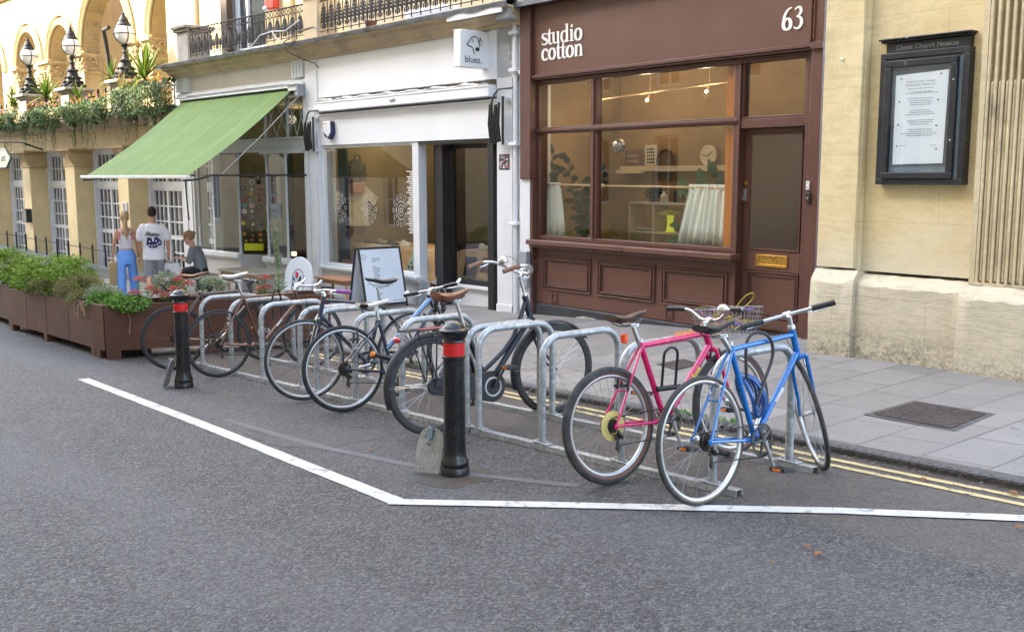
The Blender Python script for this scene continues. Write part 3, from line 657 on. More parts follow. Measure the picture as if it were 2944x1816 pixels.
    if P.get('rack'):
        m=MB(); h=.75
        for q in (-.06,-.02,.02,.06): m.tube([(-.22,q,h),(.18,q,h)],.0045,6,M=M)
        m.tube([(.18,-.06,h),(.2,0,h),(.18,.06,h)],.0045,6,M=M); m.tube([(-.22,-.06,h),(-.25,0,h),(-.22,.06,h)],.0045,6,M=M)
        for xx in (-.18,-.08,.02,.12): m.tube([(xx,-.06,h),(xx,.06,h)],.004,6,M=M)
        for q in (1,-1):
            for xx in (-.13,.03): m.tube([(xx,q*.06,h),(0,q*.066,Rw)],.0055,6,M=M)
        rk=m.build('luggage_rack',M_BPLAST,t)
        MB().ell((-.26,0,h-.055),(.018,.05,.022),12,6,M).build('rear_reflector',M_REDP,rk)
        m=MB().box(-.10,.17,-.07,-.055,h+.006,h+.01,M).box(-.10,.17,-.04,-.025,h+.006,h+.01,M); m.build('strap',paint('elastic strap',(.55,.12,.10),.7),rk)
    if P.get('bell'):
        bl=pv[P['bell']]; MB().lathe([(.001,.052),(.02,.048),(.032,.036),(.037,.02),(.036,.008),(.028,.0),(.006,-.004),(.006,-.02)][::-1],20,S@Matrix.Translation(bl+Vector((0,0,.02)))).build('bell',M_CHROME,hb)
    return t,P
M_SPOKE=flat('steel spokes',(.30,.30,.30),.35,.8); M_ORANGE=flat('orange reflector',(.8,.22,.01),.3); M_REDP=flat('red reflector plastic',(.5,.01,.02),.25,coat=.5); M_CHAIN=flat('oily chain',(.05,.04,.032),.45,.8); M_PALE=flat('pale grey ring',(.55,.55,.55),.4)
PINK=paint('pink enamel',(.62,.001,.11),.28,.08,4,coat=.5); BLUE=paint('blue enamel',(.0,.13,.42),.28,.1,4,coat=.5); BLUEL=paint('light blue enamel',(.004,.24,.72),.28,.1,4,coat=.5)
BRONZE=paint('bronze enamel',(.14,.065,.038),.35,.3,7,coat=.4,metal=.4); NAVY=paint('navy enamel',(.012,.022,.05),.3,.2,6,coat=.5); NAVYM=paint('grey blue enamel',(.10,.17,.28),.3,.2,6,coat=.5,metal=.4); DKB=paint('matt dark navy',(.012,.016,.028),.42,.2,6)
BRNL=paint('brown saddle leather',(.17,.06,.03),.42,.35,7,coat=.2); BRNT=paint('tan saddle leather',(.30,.13,.045),.42,.3,7); WHT=paint('white saddle vinyl',(.72,.69,.64),.45,.1,9); DKBR=paint('worn dark brown saddle',(.05,.03,.022),.45,.4,12)
PURP=flat('purple grip rubber',(.25,.06,.27),.5); YEL=flat('yellow cable',(.36,.26,.012),.4); WCAB=flat('white cable',(.6,.6,.6),.4); TXO=flat('orange lettering',(.9,.25,.03),.4); TXY=flat('yellow lettering',(.85,.6,.05),.4); TXW=flat('white lettering',(.8,.8,.8),.4)
YDISC=flat('yellowed plastic disc',(.62,.50,.16),.35)
bike('bicycle','brown road bicycle with a worn brown saddle, leftmost in the rack',-10.20,4.30,80,2,R=.335,tr=.014,tyre=M_RUBBER,wall=M_RUBBER,rim=flat('black rim',(.03,.03,.03),.4),frame=paint('dark bronze enamel',(.06,.035,.025),.35,.3,7,coat=.4),
  sc=(.30,.79),ht=(.83,.81),hb=(.87,.68),sad=(.25,.985),sadm=[BRNL],post=M_BPLAST,barm=M_BPLAST,bar='flat',stem=.07,bw=.22,crank=40,rad=.0145,brm=M_BPLAST,spm=M_DSTEEL)
bike('bicycle','bronze bicycle with a white saddle and silver forward curved handlebar',-9.33,4.39,83,2,R=.335,tr=.014,rim=flat('dark grey rim',(.08,.08,.08),.35,.6),frame=BRONZE,fork=BRONZE,
  sc=(.27,.79),ht=(.82,.80),hb=(.86,.68),sad=(.19,1.0),sadm=[WHT],barm=M_CHROME,bar='bull',stem=.05,grip=None,levers=0,crank=-95,texts=[('BOMBER',(.66,.52),(.5,.36),.022,TXW,.018)],teeth=.088,spm=M_DSTEEL)
hd=R(255); bike('bicycle','dark bicycle facing the road with one purple handlebar grip and flat black saddle',-7.45-.98*cos(hd),4.27-.98*sin(hd),255,-2,R=.345,tr=.015,wb=.98,frame=NAVY,tyre=M_RUBBERG,wall=M_RUBBERG,
  sc=(.29,.79),ht=(.80,.86),hb=(.84,.70),sad=(.29,.985),barm=M_CHROME,bar='sweep',grip=(M_BPLAST,PURP),stem=.05,crank=170,levm=M_CHROME)
bike('bicycle','grey and navy hybrid bicycle with a white and black saddle',-6.80,4.25,80,6,R=.345,tr=.018,wb=1.02,frame=NAVY,tt='low',frame2=NAVYM,sc=(.33,.70),ht=(.80,.87),hb=(.84,.76),sad=(.29,.845),sadm=[WHT,M_BPLAST],
  bar='flat',bw=.29,stem=.05,barends=flat('white bar end',(.8,.8,.8),.3),brake='v',brm=M_BPLAST,cable=WCAB,crank=-115,teeth=.085,cog=.055,steer=25,levm=M_ALLOY)
bike('bicycle','black upright step through bicycle with brown sprung saddle, luggage rack and chain case',-5.60,4.21,84,3,R=.35,tr=.021,wb=1.08,tyre=M_RUBBERG,wall=M_RUBBERG,rim=flat('black rim',(.03,.03,.03),.4),frame=DKB,tt='dutch',rad=.019,
  bb=(.48,.29),sc=(.31,.70),ht=(.84,.91),hb=(.88,.76),sad=(.20,.985),sadk='wide',sadm=[BRNL,BRNL],bar='dutch',stem=.17,ext=.03,grip=flat('brown leather grip',(.17,.07,.035),.5),chaincase=M_BPLAST,crank=55,fender=M_BPLAST,rack=1,brake=None,bell=30,levm=M_CHROME,spm=M_CHROME,steer=-6)
b6,P6=bike('bicycle','pink mountain bicycle with tan wall tyres, wire front basket and yellow cables',-3.79,4.11,84,6,R=.333,tr=.025,tyre=M_RUBBERG,wall=M_TAN,frame=PINK,wb=1.0,bb=(.43,.30),sc=(.27,.77),ht=(.80,.80),hb=(.84,.69),rad=.0175,
  sad=(.19,.935),sadm=[DKBR],bar='riser',bw=.31,stem=.05,brake='v',brm=M_BPLAST,cable=YEL,crank=-72,crm=M_ALLOY,disc=(.085,YDISC),cog=.05,barm=M_CHROME,levm=M_BPLAST,teeth=.085,
  texts=[('SPECIALIZED',(.53,.80),(.75,.806),.030,TXO,.0175),('Hard Rock',(.585,.46),(.80,.66),.042,TXY,.0205)],bell=10)
b7,P7=bike('bicycle','blue racing bicycle with flat handlebar, nearest at the right end of the rack',-3.16,4.13,87,5,R=.338,tr=.014,tyre=M_RUBBERG,wall=M_GUM,frame=BLUE,wb=1.0,bb=(.43,.275),sc=(.26,.80),ht=(.80,.83),hb=(.84,.69),rad=.0155,
  sad=(.16,.92),sadm=[M_BPLAST],sadk='slim',bar='flat',bw=.27,stem=.09,ext=.05,crank=-70,crm=M_ALLOY,teeth=.09,cog=.05,steer=50,texts=[('VARESER',(.60,.46),(.80,.64),.026,TXW,.0185)],levm=M_CHROME,barm=M_ALLOY)
# wire basket on the pink bicycle
M=P6['S']; m=MB(); bx0,bx1,by,bz0,bz1=.88,1.10,.15,.74,.92
for i in range(7):
    z_=bz0+(bz1-bz0)*i/6; e=.03*i/6; m.tube([(bx0-e,-by-e,z_),(bx1+e,-by-e,z_),(bx1+e,by+e,z_),(bx0-e,by+e,z_)],.0013 if i<6 else .003,5,True,M=M)
for i in range(11):
    f=i/10
    for (a,b) in (((bx0+(bx1-bx0)*f,-by),(bx0-.03+(bx1-bx0+.06)*f,-by-.03)),((bx0+(bx1-bx0)*f,by),(bx0-.03+(bx1-bx0+.06)*f,by+.03)),((bx0,-by+2*by*f),(bx0-.03,-by-.03+2*(by+.03)*f)),((bx1,-by+2*by*f),(bx1+.03,-by-.03+2*(by+.03)*f))): m.tube([(a[0],a[1],bz0),(b[0],b[1],bz1)],.0012,5,M=M)
    m.tube([(bx0,-by+2*by*f,bz0),(bx1,-by+2*by*f,bz0)],.0012,5,M=M)
bk=m.build('basket',flat('white wire',(.30,.30,.30),.4),b6)
for mt,nm,sd_ in ((flat('purple ribbon',(.35,.13,.55),.5),'ribbon',1),(YEL,'ribbon',2)):
    random.seed(sd_); m=MB()
    for k in range(5):
        pts=[(random.uniform(bx0,bx1),random.choice((-by,by))*random.uniform(.9,1.1),random.uniform(bz0+.05,bz1)) for _ in range(4)]; m.tube(pts,.004,5,M=M)
    m.build(nm,mt,bk)
MB().tube(smooth([(.86,-.20,.93),(.90,-.24,1.00),(.96,-.26,1.02),(1.0,-.22,.98),(.96,-.19,.93),(.9,-.17,.9)]),.004,6,M=M).build('cable_loop',YEL,b6)
# white insert panels, lights and locks
MB().lathe([(.001,-.02),(.022,-.012),(.022,.03),(.016,.036),(.001,.037)],12,P6['M']@Matrix.Translation((.15,.0,.80))).build('orange_light',flat('orange plastic',(.85,.08,.01),.35),b6)
def ulock(name,label,M,w=.10,h=.20,base=(0,0,0),bar=True):
    t=thing(name,label,'bike lock',base); pts=[(-w/2,0,0),(-w/2,0,h*.7)]+[(w/2*cos(R(a)),0,h*.7+w/2*sin(R(a))) for a in range(165,0,-15)]+[(w/2,0,h*.7),(w/2,0,0)]
    MB().tube(pts,.0085,10,M=M).build('shackle',M_BPLAST,t)
    if bar: MB().tube([(-w/2-.035,0,-.005),(w/2+.035,0,-.005)],.016,12,M=M).build('crossbar',M_BPLAST,t)
c=P6['M']@Vector((.44,-.035,.50)); ulock('bike_lock','black U lock hanging over the pink bicycle top tube',Matrix.Translation(c)@Matrix.Rotation(R(78),4,'Z')@Matrix.Rotation(R(5),4,'X'),.10,.27,c)
c=P7['M']@Vector((.50,-.02,.60)); t=thing('bike_lock','bent black lock looped over the blue bicycle top tube','bike lock',c)
MB().tube([P7['M']@p for p in smooth([(.42,-.03,.47),(.50,-.03,.60),(.58,-.035,.72),(.57,-.03,.82),(.50,.0,.865),(.43,.03,.83),(.42,.03,.70),(.42,.03,.55)])],.009,10).build('shackle',M_BPLAST,t)
# helmet hanging inside the blue frame
c=P7['M']@Vector((.46,.07,.50)); t=thing('bicycle_helmet','blue and black cycle helmet hanging on the blue bicycle frame','helmet',c)
m=MB(); H=Matrix.Translation(c)@Matrix.Rotation(R(60),4,'Z')@Matrix.Rotation(R(70),4,'Y')
for k in range(7):
    a=R(-66+22*k); m.tube([(.125*cos(R(b)),.085*sin(a)*sin(R(b))**.5 if sin(R(b))>0 else 0,.10*sin(R(b))*cos(a*.7)) for b in range(0,181,15)],[.005]+[.0095]*11+[.005],6,M=H)
m.ring((0,0,0),.001,.001,4,4,H); m.tube([(.125*cos(R(a)),.088*sin(R(a)),0) for a in range(0,360,15)],.013,6,True,M=H)
m.build('shell',flat('blue helmet plastic',(.03,.10,.30),.35,coat=.3),t); MB().tube([(.1,.06,0),(.02,.05,-.09),(0,0,-.12),(.02,-.05,-.09),(.1,-.06,0)],.004,6,M=H).build('chin_strap',M_BPLAST,t)
# cable lock on the bronze bicycle
t=thing('bike_lock','black D lock hanging from the bronze bicycle top tube','bike lock',(-9.24,4.95,gz(-9.3)+.7)); MB().tube([(-9.22,4.93,gz(-9.3)+.53),(-9.22,4.93,gz(-9.3)+.75),(-9.22,4.96,gz(-9.3)+.83),(-9.24,5.01,gz(-9.3)+.83),(-9.25,5.04,gz(-9.3)+.75),(-9.25,5.04,gz(-9.3)+.55)],.010,10).build('shackle',M_BPLAST,t)
# padded lock bar on the grey hybrid
t=thing('bike_lock','black padded lock with orange ends across the grey hybrid rear wheel','bike lock',(-6.72,4.55,gz(-6.7)+.4)); 
MB().tube([(-6.66,4.42,gz(-6.7)+.46),(-6.58,4.66,gz(-6.7)+.38)],.02,12).build('padded_sleeve',M_BPLAST,t); MB().tube([(-6.664,4.408,gz(-6.7)+.464),(-6.656,4.432,gz(-6.7)+.456)],.0215,12).tube([(-6.59,4.63,gz(-6.7)+.39),(-6.582,4.652,gz(-6.7)+.382)],.0215,12).build('orange_band',M_ORANGE,t)
# ---------------- facades: frames and materials ----------------
BR=Fr((-5.906,9.437),2.0); _w=BR.W(-4.44,0); BL=Fr((_w.x,_w.y),.1); _w=BL.W(-6.05,0); CF=Fr((_w.x,_w.y),-2.1); _w=CF.W(-9.0,0); LF=Fr((_w.x,_w.y),-1.4); CH=Fr((-5.47,8.65),1.3)
BROWN=paint('brown gloss paint',(.118,.053,.038),.42,.10,2.5,(.30,.22,.18),-.075,.04,30,grime=.12); BROWND=paint('brown gloss paint darker wood',(.10,.042,.031),.42,.14,3,(.3,.22,.18),-.07,.04)
WHITEP=paint('white masonry paint',(.66,.68,.71),.5,.05,1.6,(.35,.32,.28),-.085,.04,25,grime=.10); WHITEB=paint('white sign panel',(.74,.76,.80),.4,.03,1.2); CREAMP=paint('cream render',(.62,.50,.33),.75,.10,1.4,(.3,.24,.17),-.07,.25,20,grime=.2)
CORN=paint('weathered cornice paint',(.50,.40,.26),.75,.16,2.2,(.25,.22,.18),-.03,.2,20,grime=.5); LEAD=paint('lead flashing',(.16,.17,.19),.55,.35,7,bump=.35,bscale=12)
STONE=m_stone('bath stone ashlar',(.58,.45,.22),(.74,.64,.40),.38,.5,True,.62,1.5,worn=1); STONE2=m_stone('arcade bath stone',(.42,.30,.13),(.52,.39,.19),.25,.3,True,.5,1.1)  # arcade stone has its own darker, yellower base colour
PLINTH=m_stone('eroded plinth stone',(.50,.44,.31),(.66,.60,.46),.2,.5,True,.55,.9,strata=True); YREND=paint('yellow painted stone',(.66,.53,.29),.6,.10,2,(.30,.26,.2),-.065,.3,14,grime=.2)
CARV=m_stone('carved stone',(.42,.30,.15),(.60,.47,.26),.6,.9,False); GREYST=m_stone('grey weathered stone',(.24,.22,.19),(.40,.36,.30),.6,.5,False)
GLASS=glass_mat('window glass',(.93,.93,.90),1.4); GLASS2=glass_mat('old window glass',(.66,.69,.69),2.4)
DARKP=paint('dark plinth paint',(.035,.038,.045),.5,.3,4,(.42,.4,.38),-.03,.2,30); BRASS=flat('brass',(.62,.36,.08),.3,.85); BLK=flat('black frame',(.015,.015,.017),.4)
WINW=flat('white window paint',(.66,.69,.74),.4); IRON=paint('black ironwork',(.009,.0095,.013),.7,.3,9); INTW=paint('warm interior wall',(.30,.19,.09),.8,.3,.9); INTW2=flat('interior white wall',(.56,.48,.36),.8)
DARKROOM=flat('dark interior',(.05,.04,.035),.8); FLOORW=wood('wooden floor',(.16,.10,.05),(.26,.17,.09)); PINE=wood('orange pine',(.42,.13,.015),(.58,.21,.03),(1,1,.15),.4); PLY=wood('plywood',(.50,.32,.17),(.62,.43,.25),(.4,3,5))
def room(par,u0,u1,v0,v1,z0,z1,wall,floor,back=None):
    m=MB(); t=.06
    m.box(u0-t,u0,v0,v1,z0,z1).box(u1,u1+t,v0,v1,z0,z1).box(u0-t,u1+t,v0,v1,z1,z1+t); m.build('interior_walls',wall,par,False)
    MB().box(u0-t,u1+t,v1,v1+t,z0,z1+t).build('interior_back_wall',back or wall,par,False); MB().box(u0-t,u1+t,v0,v1+t,z0-t,z0).build('interior_floor',floor,par,False)
def point(fr,u,v,z,e,col,r=.05,par=None):
    l=bpy.data.lights.new('interior_light','POINT'); l.energy=e; l.color=col; l.shadow_soft_size=r; o=bpy.data.objects.new('interior_light',l); C.objects.link(o); o.location=fr.W(u,v,z); return o
# stroke lettering with thick and thin strokes
def ribbon(mb,pts,ws,M,d=.006,lift=0):
    P=[Vector((p[0],p[1],0)) for p in pts]; W=list(ws)
    for _ in range(2):
        q=[P[0]];w2=[W[0]]
        for i in range(len(P)-1):
            q+=[P[i]*.75+P[i+1]*.25,P[i]*.25+P[i+1]*.75]; w2+=[W[i]*.75+W[i+1]*.25,W[i]*.25+W[i+1]*.75]
        q.append(P[-1]); w2.append(W[-1]); P,W=q,w2
    vs=[];fs=[];n=len(P)
    for i in range(n):
        a=P[max(0,i-1)];b=P[min(n-1,i+1)];t=(b-a).normalized();s=Vector((-t.y,t.x,0))*W[i]/2
        for z in (lift,lift+d): vs+=[(P[i]+s)+Vector((0,0,z)),(P[i]-s)+Vector((0,0,z))]
    for i in range(n-1):
        a=i*4;b=a+4; fs+=[(a+2,b+2,b+3,a+3),(a,a+1,b+1,b),(a,b,b+2,a+2),(a+1,a+3,b+3,b+1)]
    fs+=[(0,2,3,1),((n-1)*4,(n-1)*4+1,(n-1)*4+3,(n-1)*4+2)]; mb.add([tuple(v) for v in vs],fs,M)
def ovl(cx,cy,rx,ry_,a0=0,a1=360,n=16): return [(cx+rx*cos(R(a0+(a1-a0)*i/n)),cy+ry_*sin(R(a0+(a1-a0)*i/n))) for i in range(n+1)]
def vw(pts,cx,thick,thin): 
    out=[]
    for i in range(len(pts)):
        a=pts[max(0,i-1)];b=pts[min(len(pts)-1,i+1)]; dx,dy=b[0]-a[0],b[1]-a[1]; L=math.hypot(dx,dy) or 1; out.append(thin+(thick-thin)*abs(dy)/L)
    return out
GL={'s':(.62,[([(.56,.80),(.52,.94),(.32,.98),(.10,.88),(.12,.66),(.36,.52),(.60,.38),(.60,.12),(.34,.02),(.10,.06),(.05,.24)],[.05,.08,.12,.18,.22,.24,.22,.18,.12,.08,.05])]),
 't':(.50,[([(.24,1.32),(.22,.9),(.22,.3),(.26,.05),(.44,.02),(.54,.12)],[.08,.22,.22,.2,.12,.05]),([(.0,.92),(.48,.92)],[.10,.10])]),
 'u':(.92,[([(.18,.98),(.18,.4),(.22,.08),(.42,.02),(.62,.16)],[.22,.22,.2,.12,.08]),([(.66,.98),(.66,.0)],[.22,.22]),([(.0,.95),(.2,.95)],[.07,.07]),([(.48,.95),(.68,.95)],[.07,.07]),([(.66,.04),(.88,.06)],[.08,.06])]),
 'd':(.92,[None,([(.66,1.5),(.66,.0)],[.22,.22]),([(.46,1.46),(.68,1.48)],[.07,.07]),([(.66,.04),(.88,.06)],[.08,.06])]),
 'i':(.46,[([(.22,.98),(.22,.0)],[.22,.22]),([(.04,.95),(.24,.95)],[.07,.07]),([(.04,.035),(.42,.035)],[.07,.07]),([(.21,1.42),(.23,1.20)],[.05,.24]),([(.21,1.22),(.23,1.16)],[.24,.08])]),
 'o':(.86,['O']),'c':(.72,['C']),
 'n':(.96,[([(.20,.98),(.20,.0)],[.22,.22]),([(.26,.76),(.40,.95),(.60,.94),(.70,.72),(.70,.0)],[.07,.11,.16,.22,.22]),([(.02,.95),(.2,.95)],[.07,.07]),([(.02,.035),(.38,.035)],[.07,.07]),([(.52,.035),(.90,.035)],[.07,.07])])}
def serif_text(mb,txt,M,size):
    x=0;k=0
    for ch in txt:
        w,ss=GL[ch]
        for s in ss:
            k+=1
            if s is None: p=ovl(.38,.49,.30,.46,50,320,18); s=(p,vw(p,0,.23,.06))
            elif s=='O': p=ovl(.42,.49,.31,.47,0,360,26); s=(p,vw(p,0,.25,.07))
            elif s=='C': p=ovl(.40,.49,.30,.47,40,320,20); s=(p,vw(p,0,.24,.07)); 
            ribbon(mb,[((x+a)*size,b*size) for a,b in s[0]],[q*size for q in s[1]],M,.006,.0003*(k%7))
        if ch=='c': ribbon(mb,[((x+.56)*size,.74*size),((x+.62)*size,.80*size)],[.2*size,.2*size],M,.006,.0002)
        x+=w
    return x*size
TW=flat('white raised lettering',(.80,.78,.74),.5)
# ======================= brown shop =======================
sh=thing('shop_building','dark brown painted shopfront with white serif lettering and number 63 beside the church wall','shop',(-2.2,0,-1.9),BR)
m=MB(); m.box(-4.44,.10,.30,.6,2.3,9).build('upper_wall',CREAMP,sh,False)
m=MB(); m.box(-4.42,-.03,-.06,.2,1.33,2.235); m.build('fascia_board',BROWN,sh,bevel=.003)
m=MB(); m.box(-4.42,-.03,-.10,.2,1.285,1.327).box(-4.42,-.03,-.085,.2,1.262,1.283).box(-4.44,.1,-.14,.3,2.237,2.27); m.build('fascia_moulding',BROWND,sh,bevel=.006)
MB().box(-4.66,.13,-.22,.3,2.272,2.31).box(-4.66,.13,-.235,-.222,2.22,2.30).build('lead_flashing',LEAD,sh,bevel=.008)
MB().box(-4.637,-4.422,-.12,.2,-.06,2.235).box(-4.585,-4.422,-.08,.2,-2.4,-.062).build('pilaster',BROWND,sh,bevel=.004)
m=MB(); m.box(-.028,.10,-.09,.2,-2.3,2.235).box(-.06,-.030,-.115,.1,1.33,2.235).box(-.055,-.03,-.06,.1,-1.75,1.26).box(-.02,.0,-.105,-.088,1.36,2.235).box(-.03,.11,-.12,-.088,1.26,1.33).build('pilaster',BROWND,sh,bevel=.004)
m=MB()  # window frame bars
for z0,z1,v in ((1.205,1.262,0),(.552,.632,-.012),(-.875,-.822,0)): m.box(-4.42,-1.0,v,.10,z0,z1)
for u0,u1 in ((-4.42,-4.375),(-3.37,-3.25),(-1.075,-1.0)):
    for z0,z1 in ((-.822,.552),(.632,1.205)): m.box(u0,u1,.003,.097,z0,z1)
m.box(-4.42,-1.0,-.03,-.012,.575,.612); m.build('window_frame',BROWND,sh,bevel=.006)
m=MB(); 
for u0,u1 in ((-3.325,-3.295),): m.box(u0,u1,-.02,.004,-.82,.552).box(u0,u1,-.02,.004,.632,1.205)
m.build('window_mullion',BROWN,sh,bevel=.004)
for u0,u1,z0,z1 in ((-4.375,-3.37,.632,1.205),(-3.25,-1.075,.632,1.205),(-4.375,-3.37,-.822,.552),(-3.25,-1.075,-.822,.552)):
    MB().box(u0,u1,.05,.054,z0,z1).build('window_pane',GLASS,sh,False)
MB().box(-4.46,-2.6,-.17,.02,-.945,-.88).box(-2.597,-.93,-.172,.02,-.947,-.882).box(-4.44,-.95,-.13,.0,-.985,-.947).build('sill',BROWN,sh,bevel=.008)
m=MB(); m.box(-4.42,-1.0,.0,.2,-1.76,-.96).build('stall_riser',BROWN,sh,bevel=.003)
for u0,u1 in ((-4.28,-3.33),(-3.20,-2.20),(-2.09,-1.09)):
    m=MB(); 
    for k,(o,d) in enumerate(((0,-.022),(.022,-.014),(.044,-.028),(.066,-.008))): m.frame(u0+o,u1-o,-1.56+o,-1.09-o,.018,d,.001)
    m.build('panel_moulding',BROWND,sh,bevel=.004)
for u in (-4.1,-2.02): MB().frame(u,u+.12,-1.73,-1.60,.015,-.012,.001).box(u+.015,u+.105,-.004,.001,-1.715,-1.615).build('air_vent',BROWND,sh)
m=MB(); m.box(-4.42,-1.0,-.035,.2,-2.5,-1.765).build('plinth',DARKP,sh,bevel=.01)
m=MB(); m.add([(-3.62,-.038,-1.93),(-3.42,-.038,-1.96),(-3.22,-.038,-1.95),(-3.2,-.038,-1.86),(-3.42,-.038,-1.85),(-3.58,-.038,-1.88)],[(0,1,2,3,4,5)]); m.build('bare_plaster_patch',paint('bare plaster',(.5,.46,.4),.8,.3,14,bump=.4),sh,False)
dr=MB(); D0=.10
for a in ((-.98,-.91,D0,D0+.05,-1.71,.50),(-.215,-.14,D0,D0+.05,-1.71,.50),(-.91,-.215,D0,D0+.05,.45,.50),(-.91,-.215,D0,D0+.05,-1.062,-.835),(-.91,-.215,D0,D0+.05,-1.71,-1.59),(-.91,-.215,D0+.012,D0+.045,-1.588,-1.064)): dr.box(*a)
dr=dr.build('door',BROWN,sh,bevel=.004)
m=MB(); m.frame(-.905,-.22,-.832,.447,.016,D0-.012,D0+.02); m.frame(-.905,-.22,-1.585,-1.068,.02,D0-.01,D0+.013); m.frame(-.87,-.255,-1.55,-1.103,.016,D0-.004,D0+.013); m.build('door_moulding',BROWND,dr,bevel=.003)
def m_reeded():
    t=NT('reeded glass'); t.t.nodes.remove(t.b); w=t.n('ShaderNodeTexWave',wave_type='BANDS',bands_direction='X'); w.inputs['Scale'].default_value=26; t.l(t.co.outputs['Object'],w.inputs['Vector'])
    b=t.bump(w.outputs['Fac'],.9,.01); g=t.n('ShaderNodeBsdfGlossy'); g.inputs['Roughness'].default_value=.12; t.l(b,g.inputs['Normal']); r=t.n('ShaderNodeBsdfRefraction'); r.inputs['IOR'].default_value=1.25; r.inputs['Roughness'].default_value=.2; r.inputs[0].default_value=(.85,.78,.6,1); t.l(b,r.inputs['Normal'])
    mx=t.n('ShaderNodeMixShader'); mx.inputs[0].default_value=.42; t.l(r.outputs[0],mx.inputs[1]); t.l(g.outputs[0],mx.inputs[2]); t.l(mx.outputs[0],t.out.inputs[0]); return t.m
MB().box(-.889,-.236,D0+.012,D0+.016,-.816,.431).build('door_pane',m_reeded(),dr,False)
MB().frame(-.785,-.365,-1.015,-.88,.03,D0-.014,D0-.001).box(-.755,-.395,D0-.009,D0-.001,-.985,-.91).build('letterbox',BRASS,dr,bevel=.003)
MB().lathe([(.024,0),(.024,.008),(.012,.012)],16,TM(-.955,D0,-.10)).build('door_lock',BRASS,dr); MB().box(-.975,-.935,D0-.02,D0,-.30,-.16).lathe([(.017,0),(.02,.03)],12,TM(-.955,D0-.02,-.27)).build('keypad',M_ALLOY,dr,bevel=.003)
m=MB(); m.box(-1.0,-.98,.0,.16,-1.9,1.26).box(-.14,-.057,.0,.16,-1.9,1.26).box(-.98,-.14,.0,.16,.502,.60).box(-.98,-.14,.0,.16,1.235,1.262).box(-1.0,-.975,-.02,-.001,-1.9,1.2).frame(-.98,-.14,.6,1.235,.03,.01,.12); m.build('door_frame',BROWND,sh,bevel=.005)
MB().box(-.95,-.17,.05,.054,.63,1.205).build('window_pane',GLASS,sh,False)
MB().box(-1.0,.10,-.05,.3,-2.3,-1.745).build('door_step',DARKP,sh,bevel=.01)
m=MB(); M_=TM(-4.25,-.063,1.705)@Matrix.Diagonal((1.22,1,1,1)); w=serif_text(m,'studio',M_,.152); m.build('lettering_studio',TW,sh,False); m=MB(); M_=TM(-4.25,-.063,1.505)@Matrix.Diagonal((1.22,1,1,1)); serif_text(m,'cotton',M_,.152); m.build('lettering_cotton',TW,sh,False)
m=MB(); Q=TM(-.42,-.063,1.49); s=.20
p=ovl(.30,.30,.23,.28,0,360,24); ribbon(m,[(a*s,b*s) for a,b in p],[q*s for q in vw(p,0,.21,.08)],Q)
ribbon(m,[(a*s,b*s) for a,b in [(.58,1.12),(.34,1.05),(.12,.75),(.06,.30)]],[q*s for q in (.05,.12,.17,.16)],Q,.006,.0004)
p=[(.76,.98),(.90,1.10),(1.10,1.06),(1.16,.86),(1.0,.66),(.86,.62)]; ribbon(m,[(a*s,b*s) for a,b in p],[q*s for q in (.08,.08,.15,.18,.10,.05)],Q,.006,.0006)
p=[(.88,.62),(1.08,.60),(1.22,.36),(1.12,.08),(.86,.0),(.72,.12)]; ribbon(m,[(a*s,b*s) for a,b in p],[q*s for q in (.05,.12,.20,.16,.07,.08)],Q,.006,.0009)
m.build('number_63',TW,sh,False)
tag_u=.02; t=thing('doorbell','small black doorbell on the brown pilaster right of the door','doorbell',(.0,-.09,-.24),BR); MB().box(-.022,.028,-.115,-.09,-.30,-.19).build('case',M_BPLAST,t,bevel=.004); MB().lathe([(.012,0),(.012,.004)],14,TM(.003,-.119,-.245)).build('button',M_CHROME,t)
t=thing('entry_sensor','small white box with two dots above the doorbell','sensor box',(-.01,-.09,-.1),BR); MB().box(-.03,.01,-.108,-.09,-.16,-.07).build('case',WINW,t,bevel=.003); MB().lathe([(.006,0),(.006,.003)],8,TM(-.01,-.111,-.09)).lathe([(.006,0),(.006,.003)],8,TM(-.01,-.111,-.135)).build('dots',M_BPLAST,t)
room(sh,-4.9,-.0,.16,1.95,-1.72,1.9,INTW,FLOORW)
MB().box(-1.225,-1.077,.057,.20,-.86,1.24).build('pine_post',PINE,sh,bevel=.008)
m=MB(); m.box(-4.6,-2.3,1.80,1.95,.05,.125).box(-4.6,-4.1,1.72,1.80,.02,.07).build('wall_shelf',INTW2,sh)
# ---- inside the brown shop ----
def curtain(u0t,u1t,u0b,u1b,zt,zb,v,label,n=14):
    m=MB(); vs=[];fs=[];K=8*n
    zs=[zt+.03,zt,zt-.035,zt-.06,zt-.3,zb+.2,zb]
    for zi,z in enumerate(zs):
        f=max(0,(zt-.06-z)/(zt-.06-zb)); amp=.010 if zi<3 else .012+.016*f
        for k in range(K+1):
            s=k/K; u=(u0t+(u1t-u0t)*s)*(1-f)+(u0b+(u1b-u0b)*s)*f; ph=s*n*2*PI*(1 if zi<3 else .8)+.9*sin(s*11); vs.append((u,v+amp*sin(ph)+.01*sin(s*23+z*4),z))
    for i in range(len(zs)-1):
        for k in range(K): fs.append((i*(K+1)+k,i*(K+1)+k+1,(i+1)*(K+1)+k+1,(i+1)*(K+1)+k))
    m.add(vs,fs); o=single(m,'curtain',CURT,label,'curtain',((u0t+u1t)/2,v,zb),BR,'half height cafe curtains',ang=180); sm=o.modifiers.new('t','SOLIDIFY'); sm.thickness=.004; return o
CURT=paint('pale mint linen',(.80,.86,.83),.85,.05,20,bump=.15,bscale=160)
curtain(-4.60,-4.20,-4.64,-4.12,-.135,-.84,.25,'narrow pale mint curtain at the left end of the brown shop window',7)
curtain(-1.91,-1.35,-2.09,-1.35,-.145,-.84,.25,'wide pale mint curtain beside the orange pine post',9)
